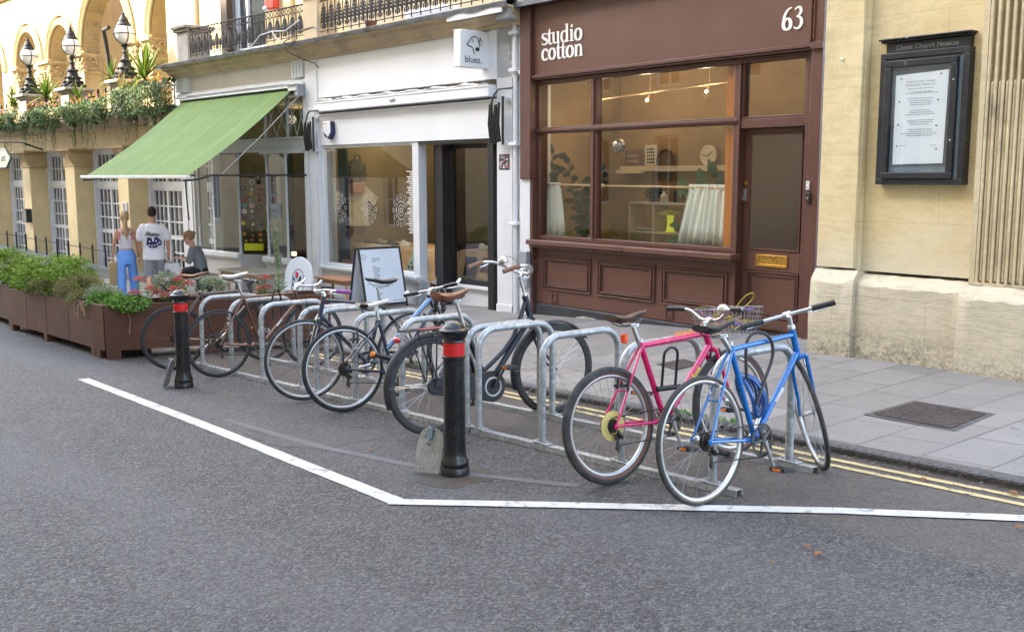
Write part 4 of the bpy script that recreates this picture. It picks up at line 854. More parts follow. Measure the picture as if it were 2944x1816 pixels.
t=thing('curtain_rail','pale wooden curtain rail across both lower panes of the brown shop window','curtain rail',(-3,.25,-.14),BR); RW=wood('pale rail wood',(.55,.36,.2),(.66,.46,.28),(3,1,1)); MB().tube([(-4.62,.25,-.13),(-3.42,.25,-.14)],.014,10).tube([(-3.40,.25,-.145),(-1.3,.25,-.155)],.014,10).build('rail',RW,t); MB().lathe([(.025,0),(.03,.02),(.02,.045)],12,Matrix.Translation((-3.40,.25,-.145))@Matrix.Rotation(R(90),4,'Y')).build('rail_end',RW,t)
t=thing('disco_ball','mirrored disco ball hanging in the brown shop window','disco ball',(-3.34,.5,.37),BR)
m=MB(); ns=16; nn=26; r=.10; DC=Vector((-3.34,.5,.37))
for i in range(ns):
    for k in range(nn):
        a0=PI*(i+.05)/ns-PI/2;a1=PI*(i+.95)/ns-PI/2;b0=2*PI*(k+.05)/nn;b1=2*PI*(k+.95)/nn; j=random.uniform(-.03,.03)
        P=[Vector((cos(a)*cos(b),cos(a)*sin(b),sin(a))) for a,b in ((a0,b0),(a0,b1),(a1,b1),(a1,b0))]; m.add([tuple(DC+p*r*(1+j*.1)+Vector((j*.02,j*.01,0))) for p in P],[(0,1,2,3)])
m.build('mirror_tiles',M_CHROME,t,False); MB().ell(tuple(DC),.096,20,12).build('ball',flat('dark ball',(.05,.05,.05),.5),t); MB().tube([(-3.34,.5,.47),(-3.34,.5,1.88)],.003,5).build('cord',M_BPLAST,t)
SV=1.84
def frame_pic(name,label,u0,u1,z0,z1,v,fc,pc,cat,extra=None,fr=BR):
    t=thing(name,label,cat,((u0+u1)/2,v,z0),fr); MB().frame(u0,u1,z0,z1,.012,v-.02,v).build('frame',fc,t); MB().box(u0+.012,u1-.012,v-.012,v-.006,z0+.012,z1-.012).build('picture',pc,t,False)
    if extra: extra(t)
    return t
t=thing('small_shop_sign','small brown square sign with the shop lettering on the back shelf','sign',(-4.36,SV,.14),BR); MB().box(-4.53,-4.20,SV,SV+.02,.13,.36).build('board',BROWN,t)
m=MB().text('studio',.085,TM(-4.49,SV-.003,.255),.001); m.text('cotton',.085,TM(-4.49,SV-.003,.175),.001); m.build('lettering',flat('pale brown ink',(.45,.33,.27),.6),t,False)
def ex2(t):
    random.seed(3); m=MB()
    for i in range(4):
        for j in range(5): m.ell((-4.06+.04*i,SV-.02,.175+.048*j),(.017*random.uniform(.8,1.2),.002,.018*random.uniform(.8,1.2)),10,5)
    m.build('black_shapes',M_BPLAST,t)
frame_pic('abstract_print','abstract print of black blobs standing on the back shelf',-4.11,-3.89,.13,.43,SV,INTW2,flat('print paper',(.7,.62,.5),.7),'framed print',ex2)
t=thing('arched_ornament','dark arched ornament beside the abstract print on the shelf','ornament',(-3.71,SV,.13),BR); m=MB(); m.tube([(-3.86,SV-.02,.14)]+[(-3.71+.15*cos(R(a)),SV-.02,.21+.14*sin(R(a))) for a in range(180,-1,-15)]+[(-3.56,SV-.02,.14)],.014,8); m.build('arch',flat('dark wicker',(.07,.045,.03),.7),t); MB().prism([(-3.85,.13)]+[(-3.71+.14*cos(R(a)),.21+.13*sin(R(a))) for a in range(180,-1,-15)]+[(-3.57,.13)],'y',SV-.005,SV+.008).build('back',flat('wicker back',(.12,.08,.05),.8),t)
t=thing('wall_clock','round cream clock with black hands on the back wall','clock',(-2.98,SV,.25),BR); MB().lathe([(.14,0),(.14,.03),(.12,.035),(.12,.022),(.001,.022)],32,TM(-2.97,SV+.05,.26)).build('case',flat('clock cream',(.62,.55,.42),.6),t); MB().tube([(-2.97,SV+.01,.25),(-2.90,SV+.01,.31)],.006,5).tube([(-2.97,SV+.01,.25),(-3.07,SV+.01,.27)],.006,5).build('hands',M_BPLAST,t)
t=thing('shelf_unit','white open shelf unit holding a vase and a small framed sign','shelf unit',(-3.35,1.3,-1.7),BR); m=MB()
for u in (-3.81,-3.36,-2.75): m.box(u-.016,u+.016,1.2,1.48,-1.7,-.39)
for z in (-.39,-.79,-1.2): m.box(-3.793,-2.767,1.203,1.477,z-.014,z+.014)
m.build('frame',INTW2,t)
t=thing('vase','pale bottle vase standing on the white shelf unit','vase',(-3.26,1.3,-.37),BR); MB().lathe([(.045,0),(.055,.03),(.055,.09),(.024,.12),(.02,.15)],16,Matrix.Translation((-3.26,1.3,-.375))).build('body',flat('glazed white',(.6,.58,.5),.3),t)
frame_pic('small_framed_sign','small dark framed sign on the white shelf unit beside the vase',-3.06,-2.88,-.375,-.23,1.3,M_BPLAST,flat('dark card',(.06,.05,.045),.6),'framed sign')
t=thing('book_stack','short stack of blue and white books on the lower shelf','books',(-3.6,1.3,-.77),BR); MB().box(-3.72,-3.44,1.22,1.40,-.775,-.755).build('book',flat('teal book',(.08,.16,.2),.6),t); MB().box(-3.74,-3.42,1.23,1.41,-.754,-.737).build('book',INTW2,t)
t=thing('table_lamp','yellow mushroom table lamp glowing behind the shop window','lamp',(-3.1,1.25,-.77),BR); YG=NT('translucent yellow shade').done((.28,.30,.02),.4,0,Emission_Color=(.9,1,.05),Emission_Strength=.06)
MB().lathe([(.07,0),(.055,.015),(.04,.12),(.05,.24),(.015,.26)],18,Matrix.Translation((-3.09,1.25,-.775))).build('base',YG,t); MB().lathe([(.19,.0),(.185,.016),(.10,.05),(.01,.065)],26,Matrix.Translation((-3.09,1.25,-.54))).build('lamp_shade',paint('olive shade',(.20,.22,.03),.4),t); point(BR,-3.09,1.25,-.57,.5,(1,.85,.35),.05)
t=thing('track_light','pale ceiling track with small spot lamps lit inside the brown shop','track light',(-3.2,1.0,1.2),BR); MB().tube([(-4.2,1.0,1.05),(-1.8,1.0,1.14)],.012,8).tube([(-3.27,1.0,1.07),(-3.27,1.0,1.9)],.005,6).tube([(-2.26,1.0,1.11),(-2.26,1.0,1.9)],.005,6).build('track',RW,t)
for u,z in ((-4.17,1.02),(-3.27,1.05),(-2.26,1.10)):
    b=MB().tube([(u,1.0,z+.02),(u-.01,.97,z-.055)],[.012,.02],10).build('spot_lamp',RW,t); MB().ell((u-.012,.96,z-.065),.02,10,6).build('bulb',glow('lit bulb',(1,.82,.5),3),b); point(BR,u-.01,.92,z-.11,1.5,(1,.80,.52),.03)
point(BR,-1.6,1.3,1.6,1.3,(1,.82,.58),.15); point(BR,-3.6,1.3,1.6,1.8,(1,.82,.58),.15)  # extra fill lights added to brighten the room; no bulb hangs here
LEAFD=foliage('dark rubber plant leaves',[(.006,.022,.010),(.010,.035,.015),(.022,.025,.014)],.3); STEM=flat('brown stem',(.09,.055,.03),.8); MONS=foliage('monstera leaves',[(.012,.10,.025),(.02,.15,.04)],.35)
def broadleaf(m,p,d,L,W,droop=.3):
    p=Vector(p); d=Vector(d).normalized(); s=d.cross(Vector((.3,-.8,.5)));
    if s.length<.1: s=Vector((1,0,0))
    s.normalize(); n=s.cross(d).normalized(); prof=[(0,.02),(.15,.6),(.4,1),(.7,.8),(.9,.35),(1,.02)]; vs=[]
    for t_,w in prof:
        c=p+d*L*t_-Vector((0,0,1))*droop*L*t_*t_; vs+=[c-s*W*w*.5+n*W*w*.12,c,c+s*W*w*.5+n*W*w*.12]
    fs=[]
    for i in range(len(prof)-1): a=i*3; fs+=[(a,a+1,a+4,a+3),(a+1,a+2,a+5,a+4)]
    m.add([tuple(v) for v in vs],fs)
def rubber(label,u,v,z0,h,n,sp,seed):
    random.seed(seed); t=thing('rubber_plant',label,'house plant',(u,v,z0),BR); st=MB(); lf=MB()
    for b in range(n):
        tx=u+random.uniform(-sp,sp); ty=v+random.uniform(-.12,.12); tz=z0+h*random.uniform(.55,1)
        pts=[(u,v,z0),(u*.6+tx*.4,v*.6+ty*.4,z0+(tz-z0)*.45),(tx,ty,tz)]; st.tube(pts,[.012,.009,.005],6)
        for k in range(12):
            f=.3+.7*k/11; q=Vector(pts[1]).lerp(Vector(pts[2]),max(0,(f-.3)/.7)); a=k*2.4+b; broadleaf(lf,q,(cos(a),-.2+sin(a)*.3,.45),random.uniform(.15,.22),random.uniform(.09,.13),.35)
    st.build('stem',STEM,t); lf.build('leaves',LEAFD,t); MB().lathe([(.11,0),(.14,.24),(.13,.24),(.12,.22)],18,Matrix.Translation((u,v,z0-.25))).build('pot',flat('terracotta',(.3,.12,.06),.7),t)
rubber('tall dark rubber plant behind the left curtain of the brown shop',-4.62,.45,-1.2,1.75,5,.22,4); rubber('dark rubber plant climbing beside the left window mullion',-3.95,.5,-1.3,1.62,8,.42,9)
random.seed(5); t=thing('swiss_cheese_plant','green monstera plant above and left of the wide curtain','house plant',(-1.95,.6,-1.4),BR); st=MB(); lf=MB()
for a,(du,dz,L) in enumerate([(-.30,1.30,.32),(-.05,1.42,.34),(.10,1.52,.32),(.22,1.36,.28),(-.42,.75,.22),(-.40,.58,.22),(.0,1.28,.3)]):
    q=(-1.95+du,.55+.03*a-.1,-1.4+dz); st.tube([(-1.9,.62,-1.45),(-1.93+du*.5,.6,-1.4+dz*.6),q],.006,5)
    for s_ in (-50,-25,0,25,50): broadleaf(lf,q,(cos(R(-20+s_+a*20)),-.25,sin(R(-20+s_))*.5+.05),L*(.75 if abs(s_)>30 else 1)*.7,.085,.35)
st.build('stem',STEM,t); lf.build('leaves',MONS,t)
t=thing('trailing_house_plant','dark leafy pot plant on the white shelf unit left of the vase','house plant',(-3.5,1.35,-.3),BR); lf=MB(); random.seed(8)
for k in range(60): a=random.uniform(0,6.28); broadleaf(lf,(-3.5+random.uniform(-.08,.08),1.35,-.25+random.uniform(-.05,.06)),(cos(a),sin(a)*.5,random.uniform(-.2,.8)),random.uniform(.08,.16),.05,.4)
lf.build('leaves',LEAFD,t); MB().lathe([(.06,-.376),(.075,-.26),(.06,-.26)],14,Matrix.Translation((-3.5,1.35,0))).build('pot',flat('dark pot',(.05,.04,.035),.5),t)
# ======================= church wall =======================
ch=thing('church_wall','honey coloured ashlar church wall with fluted pilaster and worn grey plinth','church wall',(1.5,.2,-1.7),CH)
MB().box(.46,3.2,.20,.8,-.90,9).build('wall',STONE,ch,False)
m=MB(); m.box(.055,.46,.09,.8,-.88,9).box(.455,.475,.12,.2,-.9,9); m.build('pilaster',STONE,ch,bevel=.008)
def chamf(m,u0,u1,vf,vb,z0,z1,zc,e=.0):
    prof=[(vf,z0),(vf,z1),(vf+.02,z1+.03),(vb,zc),(vb+.3,zc),(vb+.3,z0)]; m.prism([(b,a) for a,b in prof],'x',0,1) if 0 else None
    n=max(2,int((u1-u0)/.06)); random.seed(int(u0*100)); rings=[]
    for i in range(n+1):
        u=u0+(u1-u0)*i/n; j=random.uniform(-.008,.008); e_=0
        if i==0 or i==n: e_=.02
        rings.append([(u,vf+e_*.5,z0),(u,vf+e_*.3,z0+.35),(u,vf+j*.6,z0+.55),(u,vf+e_,z1+j),(u,vf+.025,z1+.03+j),(u,vb,zc+j*.5),(u,vb+.3,zc),(u,vb+.3,z0)])
    loft(m,rings)
m=MB(); chamf(m,.045,.50,0,.10,-1.95,-1.02,-.90); m.build('plinth',PLINTH,ch,ang=30); m=MB(); chamf(m,.50,1.545,.06,.20,-1.95,-1.03,-.93); m.build('plinth',PLINTH,ch,ang=30); m=MB(); chamf(m,1.525,3.2,-.03,.09,-1.95,-1.06,-.945); m.build('plinth',PLINTH,ch,ang=30)
# fluted pilaster
m=MB(); m.box(1.552,1.60,.10,.3,-.94,9).box(1.60,3.2,.16,.3,-.94,9).box(1.60,3.2,.10,.16,-.94,-.915)
for i in range(14):
    u=1.605+i*.0622; a=[(u,.16),(u,.102),(u+.006,.10),(u+.0175,.10),(u+.0235,.102),(u+.0235,.16)]; m.prism(a,'z',-.915,9)
    if i<13: 
        c=u+.043; 
        m.prism([(c-.0185,.155),(c-.0185,.13),(c-.009,.112),(c,.106),(c+.009,.112),(c+.0185,.13),(c+.0185,.155)],'z',-.9,.74); m.ell((c,.132,.74),(.018,.026,.03),10,6)
m.build('fluted_pilaster',m_stone('fluted stone',(.46,.37,.22),(.66,.57,.38),.4,.8,False,soot=.7),ch,ang=30)
# notice board
nb=thing('notice_board','black framed church notice board with a white notice behind glass','notice board',(1.08,.1,-.1),CH); NBP=paint('weathered black paint',(.017,.018,.022),.42,.4,9,(.30,.31,.33),-.005,.25,40)
m=MB(); m.frame(.676,1.494,-.093,1.072,.055,.02,.19).box(.70,1.475,.07,.19,1.073,1.165).box(.66,1.49,.04,.19,1.166,1.185).box(.645,1.505,.02,.19,1.186,1.203); m.build('outer_frame',NBP,nb,bevel=.006)
m=MB(); m.frame(.735,1.40,-.04,1.0,.058,.0,.12,.058,.058).frame(1.4,1.436,-.036,1.01,.012,.06,.15); m.box(1.404,1.435,.05,.15,-.03,1.0); m.build('door_frame',NBP,nb,bevel=.006)
MB().box(.73,1.44,.045,.19,-.04,1.02).build('backing_board',paint('grey felt',(.20,.25,.29),.8,.15,8),nb,False)
MB().box(.793,1.342,.012,.014,.018,.942).build('glass_pane',glass_mat('notice glass',(.94,.96,.97),.9),nb,False)
MB().add([(.832,.034,.085),(1.305,.03,.095),(1.318,.03,.892),(.826,.037,.872)],[(0,1,2,3)]).build('notice_paper',flat('white paper',(.86,.88,.90),.7,var=.03),nb,False)
INK=flat('grey printed ink',(.13,.14,.17),.7); m=MB(); 
MB().text('MUSIC AT CHRIST CHURCH',.021,TM(1.07,.0285,.80),.0002,'CENTER').text('BROAD STREET, BRISTOL CITY',.021,TM(1.07,.0285,.772),.0002,'CENTER').build('notice_heading',INK,nb,False)
random.seed(11)
for z in (.745,.715,.705,.66,.64,.622,.604,.555,.537,.52,.47,.452,.434,.39,.372,.354,.336):
    w_=random.uniform(.08,.17); u=1.07-w_
    while u<1.07+w_: L=random.uniform(.01,.03); m.add([(u,.0285,z),(u+L,.0285,z),(u+L,.0285,z+.006),(u,.0285,z+.006)],[(0,1,2,3)]); u+=L+.006
for u in (.9,1.18): m.add([(u,.0285,.25),(u+.06,.0285,.25),(u+.06,.0285,.254),(u,.0285,.254)],[(0,1,2,3)])
m.build('notice_text',flat('faint ink',(.30,.32,.36),.7),nb,False)
m=MB()
for u,z in ((.885,.84),(1.25,.86),(.875,.64),(1.235,.64),(.87,.44),(1.23,.42),(.87,.25),(1.24,.22)): m.ell((u,.026,z),(.008,.006,.008),8,5)
m.build('drawing_pins',flat('blue grey pins',(.12,.15,.2),.4),nb)
MB().text('Christ Church Notices',.062,TM(1.085,.068,1.098),.001,'CENTER').build('heading_lettering',flat('worn grey lettering',(.20,.20,.20),.6),nb,False)
m=MB(); 
for z in (.29,.80): m.ell((1.375,-.002,z),(.008,.006,.008),10,6)
m.build('lock_screws',M_CHROME,nb)
nb.location=nb.location+Vector((-.045,.08,0))
t=thing('wall_fixing','small white round cap fixed to the stone pilaster','wall fixing',(.24,.08,1.0),CH); MB().lathe([(.014,0),(.014,.01),(.008,.014)],14,TM(.245,.089,1.06)).build('cap',TW,t)
# ======================= opposite side of the street (behind the camera; it shades the street and is seen in the glass) =======================
def opposite(name,label,x0,x1,y0,h,wall,seed):
    t=thing(name,label,'building',((x0+x1)/2,y0,gz((x0+x1)/2))); zb=gz(x0)-1
    m=MB(); random.seed(seed); nb=max(2,int((x1-x0)/3.4)); bw=(x1-x0)/nb; fl=[(gz(x1)+.9,gz(x1)+3.3),(gz(x1)+5,gz(x1)+7.4),(gz(x1)+8.8,gz(x1)+11),(gz(x1)+12.2,gz(x1)+14)]; fl=[f for f in fl if f[1]<h-.8]
    z=zb
    for z0,z1 in fl:
        m.box(x0,x1,y0-.4,y0,z,z0)
        for i in range(nb):
            c=x0+bw*(i+.5); m.box(c-bw/2,c-.6,y0-.4,y0,z0,z1).box(c+.6,c+bw/2,y0-.4,y0,z0,z1)
        z=z1
    m.box(x0,x1,y0-.4,y0,z,h).box(x0,x1,y0-9,y0-.4,zb,h).box(x0,x1,y0,y0+.35,h-.6,h); m.build('wall',wall,t,False)
    for z0,z1 in fl:
        for i in range(nb):
            c=x0+bw*(i+.5); w=MB().frame(c-.6,c+.6,z0,z1,.08,y0-.25,y0-.15).box(c-.52,c+.52,y0-.24,y0-.16,(z0+z1)/2-.03,(z0+z1)/2+.03).box(c-.02,c+.02,y0-.235,y0-.165,z0+.08,(z0+z1)/2-.03).box(c-.02,c+.02,y0-.235,y0-.165,(z0+z1)/2+.03,z1-.08).build('window',WINW,t,False)
            MB().box(c-.52,c+.52,y0-.3,y0-.27,z0+.08,z1-.08).build('pane',PANE,w,False)
    return t
PANE=flat('dark glazing',(.03,.035,.04),.08)
OPW=m_stone('opposite stone',(.52,.41,.24),(.68,.56,.36),.3,.2)
opposite('opposite_building','tall stone building across the street seen only in the shop window reflections',-36.6,-9,-7.5,19.2,OPW,1)
opposite('opposite_building','cream stone building across the street opposite the church wall, seen in reflections',-8.95,24,-7.5,18.2,OPW,2)
opposite('opposite_building','lower stone building across the street at the far left, seen in reflections',-70,-36.65,-7.2,15.8,OPW,3)
# ======================= white clothes shop =======================
bs=thing('shop_building','white painted clothes shop with plain white sign board and open black framed entrance','shop',(-3,0,-2.1),BL)
z1=2.02
m=MB(); m.box(-6.05,0,.9,1.2,2.3,9).build('upper_wall',CREAMP,bs,False)
m=MB(); m.box(-6.05,-.25,-.03,.25,1.345,2.02).build('sign_board',WHITEB,bs,bevel=.004)
m=MB(); prof=[(.1,2.02),(-.08,2.02),(-.09,2.06),(-.15,2.08),(-.16,2.13),(-.24,2.17),(-.25,2.22),(-.34,2.24),(-.35,2.265),(.1,2.265)]; m.prism(prof,'x',-6.05,-.2); m.build('cornice',CORN,bs,ang=25)
def leadedge(m,u0,u1,v,z):
    n=int((u1-u0)/.05); 
    for r in range(1): 
        vs=[];fs=[]
        for i in range(n+1):
            u=u0+(u1-u0)*i/n; j=.012*sin(u*9)+random.uniform(-.006,.006); vs+=[(u,v+.0+j*.4,z-.045+j),(u,v-.02+j*.5,z+.01),(u,v+.05,z+.03+j*.3),(u,v+1.4,z+.05)]
        for i in range(n):
            a=i*4;b=a+4; fs+=[(a,b,b+1,a+1),(a+1,b+1,b+2,a+2),(a+2,b+2,b+3,a+3)]
    m.add(vs,fs)
random.seed(8); m=MB(); leadedge(m,-6.05,-.15,-.38,2.29); m.build('lead_flashing',LEAD,bs)
MB().box(-1.5,-.3,-.36,-.33,2.17,2.262).build('cornice_patch',WHITEB,bs)
m=MB(); m.box(-5.64,-.8,.12,.25,1.07,1.34).box(-5.66,-5.62,-.02,.12,1.07,1.34).box(-.80,-.76,-.02,.12,1.07,1.34).build('awning_recess',CORN,bs)
m=MB(); m.box(-5.60,-.82,-.15,.10,1.095,1.262).box(-5.60,-.82,-.16,-.15,1.10,1.125).box(-5.60,-.82,-.16,-.15,1.235,1.258); m.build('awning_cassette',WHITEB,bs,bevel=.006)
random.seed(2); m=MB(); vs=[];fs=[]; n=90
for i in range(n+1):
    u=-5.58+4.7*i/n; z=1.285+.012*sin(i*.5)+random.uniform(-.008,.008); vs+=[(u,-.10,1.262),(u,-.13,z),(u,-.05,z+.03+random.uniform(-.01,.01))]
for i in range(n): a=i*3; fs+=[(a,a+3,a+4,a+1),(a+1,a+4,a+5,a+2)]
m.add(vs,fs); m.build('torn_awning_cloth',paint('tattered white cloth',(.6,.58,.53),.9,.2,20,bump=.3),bs)
m=MB(); m.box(-5.64,-.79,-.02,.25,.52,1.065).box(-5.64,-.79,-.045,-.02,1.035,1.065); m.build('lower_fascia',WHITEB,bs,bevel=.004)
MB().box(-5.3,-5.22,0,0,0,0) if 0 else None
MB().box(-3.25,-3.12,-.17,-.15,1.15,1.20).lathe([(.02,0),(.02,.01)],10,TM(-3.18,-.17,1.175)).build('cassette_latch',M_ALLOY,bs,bevel=.004)
m=MB(); m.box(-6.05,-5.642,-.05,.3,-2.6,2.02).box(-6.02,-5.98,-.075,-.05,-2.4,1.2).box(-5.92,-5.72,-.07,-.05,-2.4,1.2); m.build('pilaster',WHITEP,bs,bevel=.006)
m=MB(); m.box(-.787,-.455,-.03,.3,-2.6,2.02).box(-.79,-.45,-.05,-.03,-2.5,-1.85).build('pilaster',WHITEP,bs,bevel=.005); m=MB(); m.box(-.25,-.02,-.06,.3,-2.6,2.19).box(-.24,-.03,-.085,-.06,-2.4,1.3).box(-.455,-.25,.03,.3,-2.6,2.2).box(-.26,.0,-.10,-.06,1.36,1.42); m.build('pilaster',WHITEP,bs,bevel=.005)
m=MB(); m.box(-5.64,-5.585,.0,.16,-1.60,.52).box(-2.885,-2.72,-.0,.16,-2.3,.52).box(-5.585,-2.885,.02,.14,.47,.52).box(-5.585,-2.885,.02,.14,-1.60,-1.555); m.build('window_frame',WHITEP,bs,bevel=.006)
MB().box(-5.585,-2.885,.08,.084,-1.555,.47).build('window_pane',GLASS,bs,False)
MB().box(-5.66,-2.70,-.09,.1,-1.66,-1.602).box(-5.64,-2.72,-.05,.02,-1.70,-1.66).build('sill',WHITEP,bs,bevel=.01)
m=MB(); m.box(-5.64,-2.72,.0,.2,-2.6,-1.70).build('stall_riser',WHITEP,bs)
# black framed glazing set back beside the entrance
m=MB(); V=.30
m.box(-2.72,-2.60,V,V+.08,-1.62,.47).box(-2.36,-2.24,V-.02,V+.08,-1.62,.47).box(-1.06,-.93,.02,.14,-2.15,.47).box(-2.60,-1.0,V,V+.08,-1.68,-1.60).box(-2.72,-.79,.0,.12,.47,.519).box(-2.72,-.93,V,V+.08,.40,.469); m.build('black_window_frame',BLK,bs,bevel=.005)
MB().box(-2.60,-2.36,V+.03,V+.034,-1.60,.40).build('window_pane',GLASS2,bs,False); MB().box(-2.24,-1.0,V+.03,V+.034,-1.60,.40).build('window_pane',GLASS,bs,False)
MB().box(-2.42,-2.24,V-.20,V-.03,-2.3,.46).build('door_post',BLK,bs,bevel=.006)
m=MB(); m.box(-2.72,-1.0,V+.01,V+.2,-2.4,-1.685).box(-2.74,-1.0,V-.05,V+.0,-1.74,-1.69).box(-2.72,-1.0,V-.02,V+.009,-2.18,-2.06); m.build('stall_riser',WHITEP,bs,bevel=.006)
MB().box(-.93,-.79,.2,1.2,-2.3,.5).build('entrance_side_wall',WHITEP,bs); MB().box(-2.72,-.79,-.04,1.2,-2.3,-2.145).build('entrance_step',paint('pale step',(.42,.43,.42),.6,.1),bs,bevel=.01)
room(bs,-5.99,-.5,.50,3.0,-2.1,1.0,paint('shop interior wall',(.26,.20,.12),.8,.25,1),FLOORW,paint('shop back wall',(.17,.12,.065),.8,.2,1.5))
MB().box(-5.58,-5.30,.30,.34,-1.5,.46).build('dark_panel',flat('dark panel',(.03,.035,.05),.7),bs,False); MB().box(-2.80,-2.70,.55,2.2,-2.1,.9).box(-1.02,-.9,.40,1.9,-2.1,.9).build('partition',paint('dark partition',(.12,.09,.06),.7,.2,2),bs,False); MB().box(-3.1,-2.85,2.2,2.3,-2.1,.7).box(-4.6,-4.5,2.9,2.98,-2.1,1.0).build('timber_post',paint('timber post',(.20,.13,.07),.7,.2,2),bs,False)  # added dark panel in place of the black pillar at the window's left end
t=thing('display_plinth','long plywood display step with shoes on it in the white shop window','display plinth',(-4,.6,-2),BL)
MB().prism([(.50,-1.78),(.62,-1.235),(1.5,-1.235),(1.5,-1.78)],'x',-5.9,-2.5).prism([(.50,-1.68),(.62,-1.19),(1.5,-1.19),(1.5,-1.68)],'x',-2.45,-1.1).build('plywood_front',PLY,t,bevel=.004)
def shoe(u,v,z,mat,label,kind,s=1):
    t=thing('shoe',label,'shoe',(u,v,z),BL,'shoes on the plywood display'); m=MB(); rings=[]
    prof=[(-.13,.035,.07),(-.10,.042,.095),(-.04,.044,.085),(.03,.05,.062),(.09,.052,.052),(.135,.04,.04),(.15,.02,.022)] if kind!='clog' else [(-.13,.04,.05),(-.10,.05,.075),(-.03,.052,.075),(.03,.058,.085),(.09,.06,.07),(.13,.045,.045),(.145,.02,.02)]
    for x,w,h in prof: rings.append([(u+x*s,v+w*cos(R(a))*s,z+.018+max(-.0,h*sin(R(a)))*s) for a in range(0,360,30)])
    loft(m,rings); m.build('upper',mat,t,ang=60); m=MB(); rings=[]
    for x,w,h in prof: rings.append([(u+x*1.05*s,v+w*1.12*q*s,z+zz) for q,zz in ((-1,0),(1,0),(1,.024),(-1,.024))])
    loft(m,rings); m.build('sole',flat('shoe sole '+kind,(.5,.48,.42) if kind=='white' else (.06,.055,.05),.7),t,ang=60)
OL=flat('olive clog',(.10,.09,.05),.7); BK=flat('black shoe upper',(.02,.02,.025),.6); CRM=flat('cream shoe',(.60,.55,.45),.6)
shoe(-5.72,.80,-1.235,OL,'olive clog at the left end of the row of display shoes','clog'); shoe(-5.34,.80,-1.235,OL,'second olive clog, between the first clog and the grey slipper','clog'); shoe(-4.95,.8,-1.235,flat('grey slipper',(.25,.22,.17),.7),'grey slipper in the middle of the display shoes','low'); shoe(-4.62,.8,-1.235,BK,'black shoe next to the cream trainer in the display window','low'); shoe(-4.2,.8,-1.235,CRM,'cream trainer at the right end of the window row','white')
shoe(-2.75,.8,-1.19,BK,'black shoe seen through the entrance glazing','low') ; shoe(-2.05,.8,-1.19,CRM,'cream trainer seen through the entrance glazing, beside the black post','white')
def leaflet(name,label,u0,u1,z0,z1,v,col,cat,tilt=.05,extra=None,fr=BL):
    t=thing(name,label,cat,((u0+u1)/2,v,z0),fr); MB().add([(u0,v,z0),(u1,v,z0),(u1+tilt,v+.07,z1),(u0+tilt,v+.07,z1),(u0,v+.006,z0),(u1,v+.006,z0),(u1+tilt,v+.076,z1),(u0+tilt,v+.076,z1)],[(0,1,2,3),(4,7,6,5),(0,4,5,1),(1,5,6,2),(2,6,7,3),(3,7,4,0)]).build('card',col,t,False)
    if extra:
        m=MB(); extra(m,u0,u1,z0,z1,v); m.build('print',M_BPLAST,t,False)
    return t
leaflet('pink_leaflet','pink card leaning on the display step beside the menu board','',0,0,0,0,0,0) if 0 else None
leaflet('card','pink card leaning against the plywood step',-5.40,-5.14,-1.60,-1.32,.40,flat('pink card',(.62,.25,.50),.6),'card')
leaflet('card','turquoise card partly hidden by the menu board',-5.02,-4.86,-1.60,-1.30,.42,flat('turquoise card',(.05,.45,.42),.6),'card')
leaflet('boot_box','pale mint patterned box lid leaning in the window right of the menu board',-3.63,-3.36,-1.59,-1.27,.38,flat('mint box',(.42,.60,.60),.6),'box lid',.12,lambda m,u0,u1,z0,z1,v:[m.add([(u0+.05+.05*k+.03*q,v-.004+.02*k,z0+.04+.07*k),(u0+.09+.05*k+.03*q,v-.004+.02*k,z0+.04+.07*k),(u0+.10+.05*k+.03*q,v+.01+.02*k,z0+.09+.07*k),(u0+.06+.05*k+.03*q,v+.01+.02*k,z0+.09+.07*k)],[(0,1,2,3)]) for k in range(3) for q in (0,3)])
leaflet('framed_print','black framed T shirt print standing in the entrance window',-2.20,-1.93,-1.58,-1.28,.46,M_BPLAST,'print',.0)
leaflet('record_sleeve','black and red record sleeve standing in the entrance window',-1.78,-1.55,-1.50,-1.27,.46,flat('red black sleeve',(.10,.02,.02),.5,var=.6),'record sleeve',.0)
leaflet('record_sleeve','yellow record sleeve beside the black door post',-1.42,-1.20,-1.42,-1.22,.46,flat('yellow sleeve',(.5,.38,.05),.5),'record sleeve',.0)
t=thing('backpack','grey backpack hanging on the side wall of the white shop','backpack',(-5.85,.88,-.1),BL); m=MB(); m.ell((-5.88,.88,.09),(.09,.20,.20),16,10).box(-5.96,-5.80,.70,1.06,-.12,.20); m.build('bag',paint('grey speckled cloth',(.13,.12,.12),.9,.5,30),t,bevel=.04); MB().box(-5.92,-5.78,.74,1.02,-.34,-.13).build('tan_panel',flat('tan leather panel',(.42,.22,.14),.6),t,bevel=.02); MB().tube([(-5.85,.80,.26),(-5.82,.84,.36),(-5.82,.92,.36),(-5.85,.96,.26)],.010,6).build('handle',M_BPLAST,t)
t=thing('cream_t_shirt','cream T shirt hanging under the grey backpack','T shirt',(-5.9,.85,-.6),BL); MB().prism([(.55,-.95),(1.15,-.95),(1.15,-.45),(1.30,-.58),(1.38,-.42),(1.1,-.20),(.95,-.18),(.85,-.25),(.75,-.18),(.6,-.20),(.32,-.42),(.40,-.58),(.55,-.48)],'x',-5.93,-5.90).build('cloth',flat('cream cloth',(.62,.56,.42),.9),t,bevel=.008)
t=thing('wall_shelves','white wall shelves with vases, caps and shoes seen through the entrance','wall shelves',(-3.4,2,-.9),BL)
for z in (-.37,-.65,-.985): MB().box(-3.75,-2.9,1.8,2.15,z-.02,z).build('shelf',INTW2,t)
